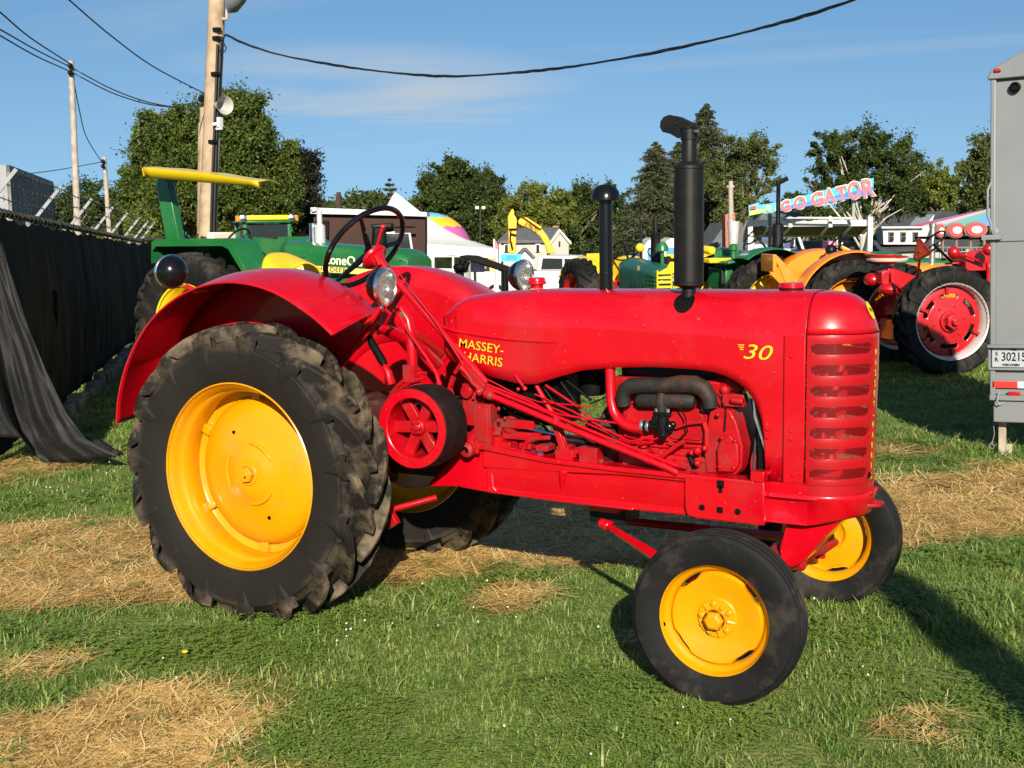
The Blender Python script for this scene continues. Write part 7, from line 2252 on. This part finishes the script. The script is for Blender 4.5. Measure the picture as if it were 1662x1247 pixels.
def conifer(name, label, px, D, ytop, ybot, halfw, seed=0, leaf=4.0, group=None, kind='spruce', droop=.35, nlev=44, sparse=1.0):
    global nr
    nr = np.random.RandomState(300 + seed)
    g = gspot(px, D); o = empty(name, label, 'tree', g, 0, group)
    s = D / F
    top = spot(px, ytop, D).z - g.z; bot = max(.3, spot(px, ybot, D).z - g.z); Wm = halfw * s
    C = []; Nn = []
    mb = MB()
    for i in range(nlev):
        t = i / (nlev - 1); z = top - (top - bot) * t ** .95
        L_ = Wm * (.04 + .96 * t ** .62) * (.72 + .45 * nr.rand())
        nb = int(6 + 9 * t)
        for j in range(nb):
            if nr.rand() > sparse: continue
            a = nr.rand() * 2 * PI; LL = L_ * (.65 + .5 * nr.rand())
            d = np.array([math.cos(a), math.sin(a), 0])
            nl = int(30 + 75 * LL / max(Wm, .1))
            u = nr.rand(nl) ** .7
            zz = z + LL * (.15 * u - droop * u * u) + .1 * LL * np.maximum(0, u - .8) * 4
            base_ = d[None] * (u * LL)[:, None]
            lat = np.array([-d[1], d[0], 0])[None] * (nr.normal(size=nl) * .16 * LL * (1.1 - .6 * u))[:, None]
            p = base_ + lat; p[:, 2] = zz - np.abs(nr.normal(size=nl)) * .16 * LL * .6
            C.append(p); Nn.append(nr.normal(size=(nl, 3)) + np.array([0, 0, .5]))
            if j % 3 == 0: mb.tube([(0, 0, z), (d[0] * LL * .5, d[1] * LL * .5, z + .02 * LL), (d[0] * LL, d[1] * LL, z - .15 * LL)], [.03, .02, .01], 4)
    C = np.concatenate(C); Nn = np.concatenate(Nn)
    quads(C, Nn, leaf * .5 * s * (.6 + .8 * nr.rand(len(C))), .30, 'crown', LM[kind], o, up_bias=np.array([0, 0, 1.2]))
    MB().tube([(0, 0, -.2), (0, 0, top * .5), (0, 0, top)], [.28, .16, .03], 8).build('trunk', bark, o)
    q = mb.build('branch', bark, o); q['kind'] = 'stuff'
    return o
# big maple behind the green tractor
tree('maple_tree', 'large dense maple tree behind the wooden pole and the yellow canopy', 335, 70,
     [(330, 250, 88, 62), (385, 195, 48, 42), (262, 235, 45, 38), (400, 260, 55, 55), (255, 300, 55, 45), (330, 330, 100, 50), (440, 300, 45, 50), (235, 350, 45, 40), (420, 345, 60, 40), (352, 180, 30, 28), (225, 305, 32, 26), (300, 205, 32, 30), (462, 250, 20, 24), (375, 165, 16, 18)], 'mid', leaf=5.2, dens=1.35, seed=1, tips=34, tr=.3, spread=.26)
tree('maple_tree', 'dark crowned tree at the right shoulder of the large maple', 487, 78, [(484, 285, 32, 38), (490, 330, 30, 42), (500, 268, 18, 24), (470, 340, 30, 30)], 'purple', leaf=5, seed=2, dens=1.6, spread=.3)
tree('far_tree', 'distant dark tree behind the two grey poles at far left', 120, 110, [(140, 325, 30, 24), (110, 340, 26, 26), (150, 350, 44, 28), (195, 345, 26, 30), (85, 355, 20, 20)], 'dark', leaf=4.4, seed=3, dens=1.5, spread=.35)
tree('far_tree', 'yellowish bushy tree low behind the fence arms', 220, 60, [(215, 385, 32, 20), (235, 370, 26, 22), (185, 395, 30, 14)], 'light', leaf=4.6, seed=4, dens=1.6, spread=.35)
# centre
tree('oak_tree', 'tall dark broad tree in the centre behind the striped dome', 745, 105, [(742, 300, 50, 34), (712, 325, 38, 40), (785, 322, 36, 36), (745, 350, 66, 46), (700, 370, 34, 36), (800, 370, 40, 44), (760, 400, 60, 34), (800, 300, 16, 14), (735, 275, 28, 16)], 'dark', leaf=4.6, seed=5, dens=1.35, tips=26, spread=.27)
tree('poplar_tree', 'bright yellow green tree behind the excavator arm', 865, 100, [(855, 335, 38, 30), (895, 345, 36, 32), (838, 370, 32, 34), (875, 385, 50, 34), (870, 312, 18, 14), (830, 345, 20, 22)], 'light', leaf=4.4, seed=6, dens=1.5, spread=.28)
tree('far_tree', 'mid green tree mass left of the air intake stack', 930, 108, [(925, 345, 32, 36), (955, 335, 34, 34), (985, 340, 32, 36), (940, 385, 50, 36), (995, 385, 36, 36), (975, 312, 16, 12), (908, 330, 16, 18)], 'dark', leaf=4.4, seed=7, dens=1.5, spread=.28)
conifer('pine_tree', 'small dark pine tree poking up left of the white tent peak', 638, 120, 292, 400, 30, seed=1, leaf=6, droop=.05, nlev=16, sparse=.6)
wood_px = [(505, 340), (545, 335), (585, 333), (625, 338), (665, 338), (690, 345)]
gW = gspot(600, 150)
allC = []
nr = np.random.RandomState(77)
for a in np.arange(470, 700, 4):
    for k in range(34):
        c = np.array(spot(a + nr.uniform(-6, 6), nr.uniform(332 + 8 * math.sin(a * .05), 420), 150 + nr.uniform(-4, 8)))
        nl = 50; allC.append(c + nr.normal(size=(nl, 3)) * .55)
for a in np.arange(1000, 1640, 5):
    for k in range(24):
        c = np.array(spot(a + nr.uniform(-6, 6), nr.uniform(352, 430), 150 + nr.uniform(-4, 8)))
        nl = 50; allC.append(c + nr.normal(size=(nl, 3)) * .6)
for a in np.arange(-60, 250, 5):
    for k in range(24):
        c = np.array(spot(a + nr.uniform(-6, 6), nr.uniform(370, 430), 150 + nr.uniform(-4, 8)))
        nl = 50; allC.append(c + nr.normal(size=(nl, 3)) * .6)
C = np.concatenate(allC)
wd = quads(C, nr.normal(size=(len(C), 3)), .17 + .14 * nr.rand(len(C)), .6, 'distant_wood', LM['dark'], None)
tag(wd, 'band of distant dark green woodland along the horizon', 'woodland', kind='stuff')
# spruces
conifer('spruce_tree', 'left and shorter of the two big spruces behind the muffler', 1064, 74, 232, 425, 80, seed=2, leaf=5, nlev=84)
conifer('spruce_tree', 'tallest spruce, its tip rising right of the muffler cap', 1146, 80, 170, 425, 88, seed=3, leaf=5, nlev=100)
conifer('spruce_tree', 'third spruce filling the gap behind the muffler barrel', 1102, 84, 232, 425, 72, seed=9, leaf=5, nlev=76)
tree('locust_tree', 'airy deciduous tree leaning out to the right of the spruces', 1195, 72, [(1195, 245, 30, 24), (1225, 255, 34, 26), (1238, 290, 24, 20), (1180, 290, 34, 36), (1215, 320, 34, 20), (1190, 340, 30, 24), (1250, 240, 14, 14)], 'olive', leaf=4.2, seed=8, dens=1.25, spread=.28, tips=26)
tree('locust_tree', 'spreading tree with pale bare limbs behind the ride banner', 1400, 76, [(1345, 240, 36, 18), (1395, 235, 52, 24), (1445, 250, 40, 26), (1350, 290, 36, 26), (1410, 290, 46, 30), (1460, 290, 40, 30), (1330, 270, 20, 12), (1385, 320, 30, 22), (1440, 330, 50, 22), (1475, 320, 30, 24)], 'dark', leaf=4.4, seed=10, dens=1.15, barkm=palebark, tips=36, spread=.27, tr=.16)
tree('maple_tree', 'yellow green rounded tree above the dark house roof', 1515, 90, [(1505, 290, 32, 22), (1535, 300, 28, 26), (1490, 320, 32, 24), (1525, 335, 40, 24)], 'light', leaf=4.4, seed=11, dens=1.4, spread=.28)
tree('maple_tree', 'tall tree half hidden by the left edge of the grey trailer', 1608, 70, [(1585, 265, 24, 20), (1610, 250, 30, 30), (1580, 300, 24, 26), (1610, 310, 44, 40), (1575, 335, 24, 24), (1640, 280, 40, 50)], 'olive', leaf=4.6, seed=12, dens=1.3, spread=.28)
tree('far_tree', 'small dark tree top left of the ride banner', 1300, 110, [(1288, 322, 12, 9), (1310, 338, 30, 14), (1262, 345, 24, 14)], 'dark', leaf=4.2, seed=13, dens=2.2, spread=.35)
# ================================================================== grass, straw, clover
def rawmesh(name, V, Fc, mats, mi=None, smooth=False):
    me = bpy.data.meshes.new(name); me.from_pydata(V, [], Fc)
    for q in mats: me.materials.append(q)
    if mi: me.polygons.foreach_set('material_index', mi)
    return bpy.data.objects.new(name, me)
def blademat(name, cols):
    m_ = bpy.data.materials.new(name); m_.use_nodes = True
    t = m_.node_tree; n = t.nodes; l = t.links; p = n['Principled BSDF']; p.inputs['Roughness'].default_value = .5; p.inputs['Specular IOR Level'].default_value = .35
    oi = n.new('ShaderNodeObjectInfo'); g = n.new('ShaderNodeNewGeometry')
    ad = n.new('ShaderNodeMath'); ad.operation = 'ADD'; l.new(oi.outputs['Random'], ad.inputs[0]); l.new(g.outputs['Random Per Island'], ad.inputs[1])
    h_ = n.new('ShaderNodeMath'); h_.operation = 'MULTIPLY'; h_.inputs[1].default_value = .5; l.new(ad.outputs[0], h_.inputs[0])
    cr_ = n.new('ShaderNodeValToRGB'); e = cr_.color_ramp.elements
    e[0].position = .08; e[0].color = (*cols[0], 1); e[1].position = .95; e[1].color = (*cols[-1], 1)
    for i, c_ in enumerate(cols[1:-1]): q = e.new(.08 + .87 * (i + 1) / (len(cols) - 1)); q.color = (*c_, 1)
    l.new(h_.outputs[0], cr_.inputs[0]); l.new(cr_.outputs[0], p.inputs['Base Color'])
    tr_ = n.new('ShaderNodeBsdfTranslucent'); l.new(cr_.outputs[0], tr_.inputs[0])
    ms = n.new('ShaderNodeMixShader'); ms.inputs[0].default_value = .45
    l.new(p.outputs[0], ms.inputs[1]); l.new(tr_.outputs[0], ms.inputs[2]); l.new(ms.outputs[0], n['Material Output'].inputs[0])
    return m_
gmat = blademat('grass_blade', [(.07, .13, .024), (.135, .235, .042), (.19, .30, .058), (.26, .34, .085), (.46, .44, .20)])
cmat = blademat('clover_leaf', [(.11, .20, .034), (.18, .29, .05), (.25, .35, .075)])
smat = blademat('straw_stalk', [(.22, .13, .04), (.60, .41, .14), (.92, .70, .29), (.98, .86, .50)])
wmat = mat('clover_white', (.50, .50, .44), .8)
def clump(kind, n, rad, hmin, hmax, wd, seed):
    r_ = random.Random(seed); V = []; Fc = []
    for _ in range(n):
        a = r_.uniform(0, 2 * PI); q = rad * math.sqrt(r_.random()); x, y = q * math.cos(a), q * math.sin(a)
        if kind == 'grass':
            h = r_.uniform(hmin, hmax); b = r_.uniform(0, 2 * PI); lean = r_.uniform(.3, 1.9) * h; h *= r_.uniform(.55, 1)
            dx, dy = math.cos(b), math.sin(b); w2 = wd * r_.uniform(.6, 1.2) / 2; px_, py_ = -dy * w2, dx * w2
            k = len(V)
            V += [(x - px_, y - py_, 0), (x + px_, y + py_, 0), (x + dx * lean * .35 + px_ * .8, y + dy * lean * .35 + py_ * .8, h * .6), (x + dx * lean * .35 - px_ * .8, y + dy * lean * .35 - py_ * .8, h * .6), (x + dx * lean, y + dy * lean, h * .95)]
            Fc += [(k, k + 1, k + 2, k + 3), (k + 3, k + 2, k + 4)]
        elif kind == 'clover':
            h = r_.uniform(hmin, hmax); b = r_.uniform(0, 2 * PI); s = wd * r_.uniform(.7, 1.2)
            for j in range(3):
                c = b + j * 2.1; dx, dy = math.cos(c), math.sin(c); k = len(V)
                tz = r_.uniform(-.3, .3) * s
                V += [(x, y, h), (x + (dx * .6 - dy * .45) * s, y + (dy * .6 + dx * .45) * s, h + tz * .6 + .001), (x + dx * 1.1 * s, y + dy * 1.1 * s, h + tz), (x + (dx * .6 + dy * .45) * s, y + (dy * .6 - dx * .45) * s, h + tz * .6 + .001)]
                Fc.append((k, k + 1, k + 2, k + 3))
        else:
            L_ = r_.uniform(hmin, hmax) / 2; b = r_.gauss(.72, 1.0); dx, dy = math.cos(b), math.sin(b); tz = r_.gauss(0, .09); z = r_.uniform(.004, .022); w2 = wd * r_.uniform(.6, 1.3) / 2
            z1_, z2_ = max(.002, z - L_ * tz), max(.002, z + L_ * tz); k = len(V); bend = r_.uniform(-.12, .12) * L_
            mx2, my2 = x - dy * bend, y + dx * bend
            V += [(x - dx * L_ - dy * w2, y - dy * L_ + dx * w2, z1_), (x - dx * L_ + dy * w2, y - dy * L_ - dx * w2, z1_), (mx2 + dy * w2, my2 - dx * w2, z + w2 * .5), (mx2 - dy * w2, my2 + dx * w2, z + w2 * .5), (x + dx * L_ + dy * w2, y + dy * L_ - dx * w2, z2_), (x + dx * L_ - dy * w2, y + dy * L_ + dx * w2, z2_)]
            Fc += [(k, k + 1, k + 2, k + 3), (k + 3, k + 2, k + 4, k + 5)]
    return V, Fc
def scatter(name, label, protos, P, rotz, scl, ix, matl, cat):
    cl_ = bpy.data.collections.new(name + '_clumps')
    for i, (V, Fc) in enumerate(protos):
        cl_.objects.link(rawmesh('%s_%02d' % (name, i), V, Fc, [matl]))
    me = bpy.data.meshes.new(name); n = len(P)
    me.vertices.add(n); me.vertices.foreach_set('co', np.asarray(P, np.float32).ravel())
    for nm, ty_, dat in (('rz', 'FLOAT', rotz), ('sc', 'FLOAT', scl), ('ix', 'INT', ix)):
        a = me.attributes.new(nm, ty_, 'POINT'); a.data.foreach_set('value', dat)
    o = bpy.data.objects.new(name, me); col.objects.link(o)
    ng = bpy.data.node_groups.new(name, 'GeometryNodeTree')
    ng.interface.new_socket('Geometry', in_out='INPUT', socket_type='NodeSocketGeometry'); ng.interface.new_socket('Geometry', in_out='OUTPUT', socket_type='NodeSocketGeometry')
    gi, go = ng.nodes.new('NodeGroupInput'), ng.nodes.new('NodeGroupOutput')
    ci = ng.nodes.new('GeometryNodeCollectionInfo'); ci.inputs[0].default_value = cl_; ci.inputs['Separate Children'].default_value = True; ci.inputs['Reset Children'].default_value = True
    ip = ng.nodes.new('GeometryNodeInstanceOnPoints'); ip.inputs['Pick Instance'].default_value = True
    mp_ = ng.nodes.new('GeometryNodeMeshToPoints')
    def at2(nm, ty_):
        a = ng.nodes.new('GeometryNodeInputNamedAttribute'); a.data_type = ty_; a.inputs[0].default_value = nm; return a.outputs[0]
    cx = ng.nodes.new('ShaderNodeCombineXYZ'); ng.links.new(at2('rz', 'FLOAT'), cx.inputs[2])
    ng.links.new(gi.outputs[0], mp_.inputs[0]); ng.links.new(mp_.outputs[0], ip.inputs['Points']); ng.links.new(ci.outputs[0], ip.inputs['Instance']); ng.links.new(at2('ix', 'INT'), ip.inputs['Instance Index'])
    ng.links.new(cx.outputs[0], ip.inputs['Rotation']); ng.links.new(at2('sc', 'FLOAT'), ip.inputs['Scale']); ng.links.new(ip.outputs[0], go.inputs[0])
    md = o.modifiers.new('scatter', 'NODES'); md.node_group = ng
    tag(o, label, cat, kind='stuff'); return o
g3 = np.random.RandomState(5)
def sample(D0, D1, dens):
    """points on the ground inside the view wedge between two distances"""
    aL = math.atan2(ray(-380, 600).y, ray(-380, 600).x); aR = math.atan2(ray(2040, 600).y, ray(2040, 600).x)
    area = (aL - aR) / 2 * (D1 * D1 - D0 * D0); n = int(area * dens)
    a = aR + (aL - aR) * g3.rand(n); r_ = np.sqrt(D0 * D0 + (D1 * D1 - D0 * D0) * g3.rand(n))
    return CAM.x + r_ * np.cos(a), CAM.y + r_ * np.sin(a)
def gh(x, y):
    z = gz(x, y)
    if -8 < x < 6.5 and -3 < y < 12: z += .012 * vn(x, y, 2.0, 5) + .006 * vn(x, y, 9, 2) - .006
    return z
GPn, GR, GS, GI = [], [], [], []
SPn, SR, SS, SI = [], [], [], []
CPn, CR_, CS_, CI_ = [], [], [], []
FLW = []
for D0, D1, dens, s0, near in ((2.6, 6.5, 330, 1.0, 1), (6.5, 10, 200, 1.15, 1), (10, 15, 85, 1.45, 1), (15, 27, 34, 1.8, 0), (27, 48, 9, 2.6, 0)):
    X, Y = sample(D0, D1, dens)
    for x, y in zip(X, Y):
        s = straw_mask(x, y) if D1 <= 15 else 0
        tall = .75 + .6 * vn(x, y, .9, 44) + .35 * vn(x, y, 3.1, 12)
        if rnd.random() > s * 1.02 - .06:
            clv = vn(x, y, 1.1, 60) + .25 * vn(x, y, 5, 61)
            if near and clv > .10 and rnd.random() < .5:
                CPn.append((x, y, gh(x, y))); CR_.append(rnd.uniform(0, 6.28)); CS_.append(s0 * rnd.uniform(.8, 1.2)); CI_.append(rnd.randrange(4))
            GPn.append((x, y, gh(x, y) - .004)); GR.append(rnd.uniform(0, 6.28)); GS.append(s0 * max(.45, tall) * rnd.uniform(.8, 1.25) * (1 - .35 * s)); GI.append(rnd.randrange(6) if near else 6 + rnd.randrange(2))
        if D1 <= 15 and s > .12 and rnd.random() < s * .9:
            SPn.append((x, y, gh(x, y) + rnd.uniform(0, .012))); SR.append(rnd.gauss(0, .35)); SS.append(min(1.5, s0) * rnd.uniform(.8, 1.2)); SI.append(rnd.randrange(6))
        elif D1 <= 10 and rnd.random() < .02:
            SPn.append((x, y, gh(x, y) + .02)); SR.append(rnd.uniform(0, 6)); SS.append(.6); SI.append(6)
protos = [clump('grass', 34, .085, .020, .058, .0062, 10 + i) for i in range(4)] + [clump('grass', 24, .09, .035, .085, .0075, 20 + i) for i in range(2)] + [clump('grass', 40, .12, .02, .05, .010, 30 + i) for i in range(2)]
scatter('grass', 'short green grass growing all over the show field', protos, GPn, GR, GS, GI, gmat, 'grass')
scatter('clover', 'patches of low clover leaves mixed in the near grass', [clump('clover', 16, .085, .015, .050, .015, 40 + i) for i in range(4)], CPn, CR_, CS_, CI_, cmat, 'clover')
protos = [clump('straw', 36, .12, .04, .20, .0038, 50 + i) for i in range(4)] + [clump('straw', 22, .12, .10, .30, .0040, 60 + i) for i in range(2)] + [clump('straw', 2, .05, .05, .12, .004, 70)]
scatter('straw', 'golden loose straw strewn in strips across the grass', protos, SPn, SR, SS, SI, smat, 'straw')
# clover blossoms
V, Fc = [], []
fm = MB()
for (px, py, sp_, n) in ((1085, 980, 60, 10), (575, 1035, 30, 6), (700, 1020, 120, 14), (560, 1050, 60, 6), (1400, 1095, 25, 5), (1330, 980, 60, 3), (850, 1010, 150, 8), (100, 800, 60, 14), (190, 770, 60, 12), (900, 1200, 300, 8), (300, 1080, 80, 4), (1190, 1170, 100, 3)):
    for _ in range(max(2, n // 2)):
        q = GP(px + rnd.gauss(0, sp_ * .5), py + rnd.gauss(0, sp_ * .25))
        fm.ball(q + Vector((0, 0, .045 + rnd.uniform(-.01, .02))), rnd.uniform(.004, .0065), 6, 4)
o = fm.build('clover_blossom', wmat, None); tag(o, 'tiny white clover blossoms dotted through the near grass', 'blossom', kind='stuff')
q = GP(301, 1076); o = MB().lathe([(0, .012), (.012, .012), (.016, .006), (.008, 0)], (0, 0, 0), n=12).build('dandelion', yel2, None, q + Vector((0, 0, .05))); MB().tube([(0, 0, -.05), (0, 0, 0)], .0015, 5).build('stem', gmat, o); tag(o, 'single yellow dandelion in the grass left of the rear wheel', 'flower')
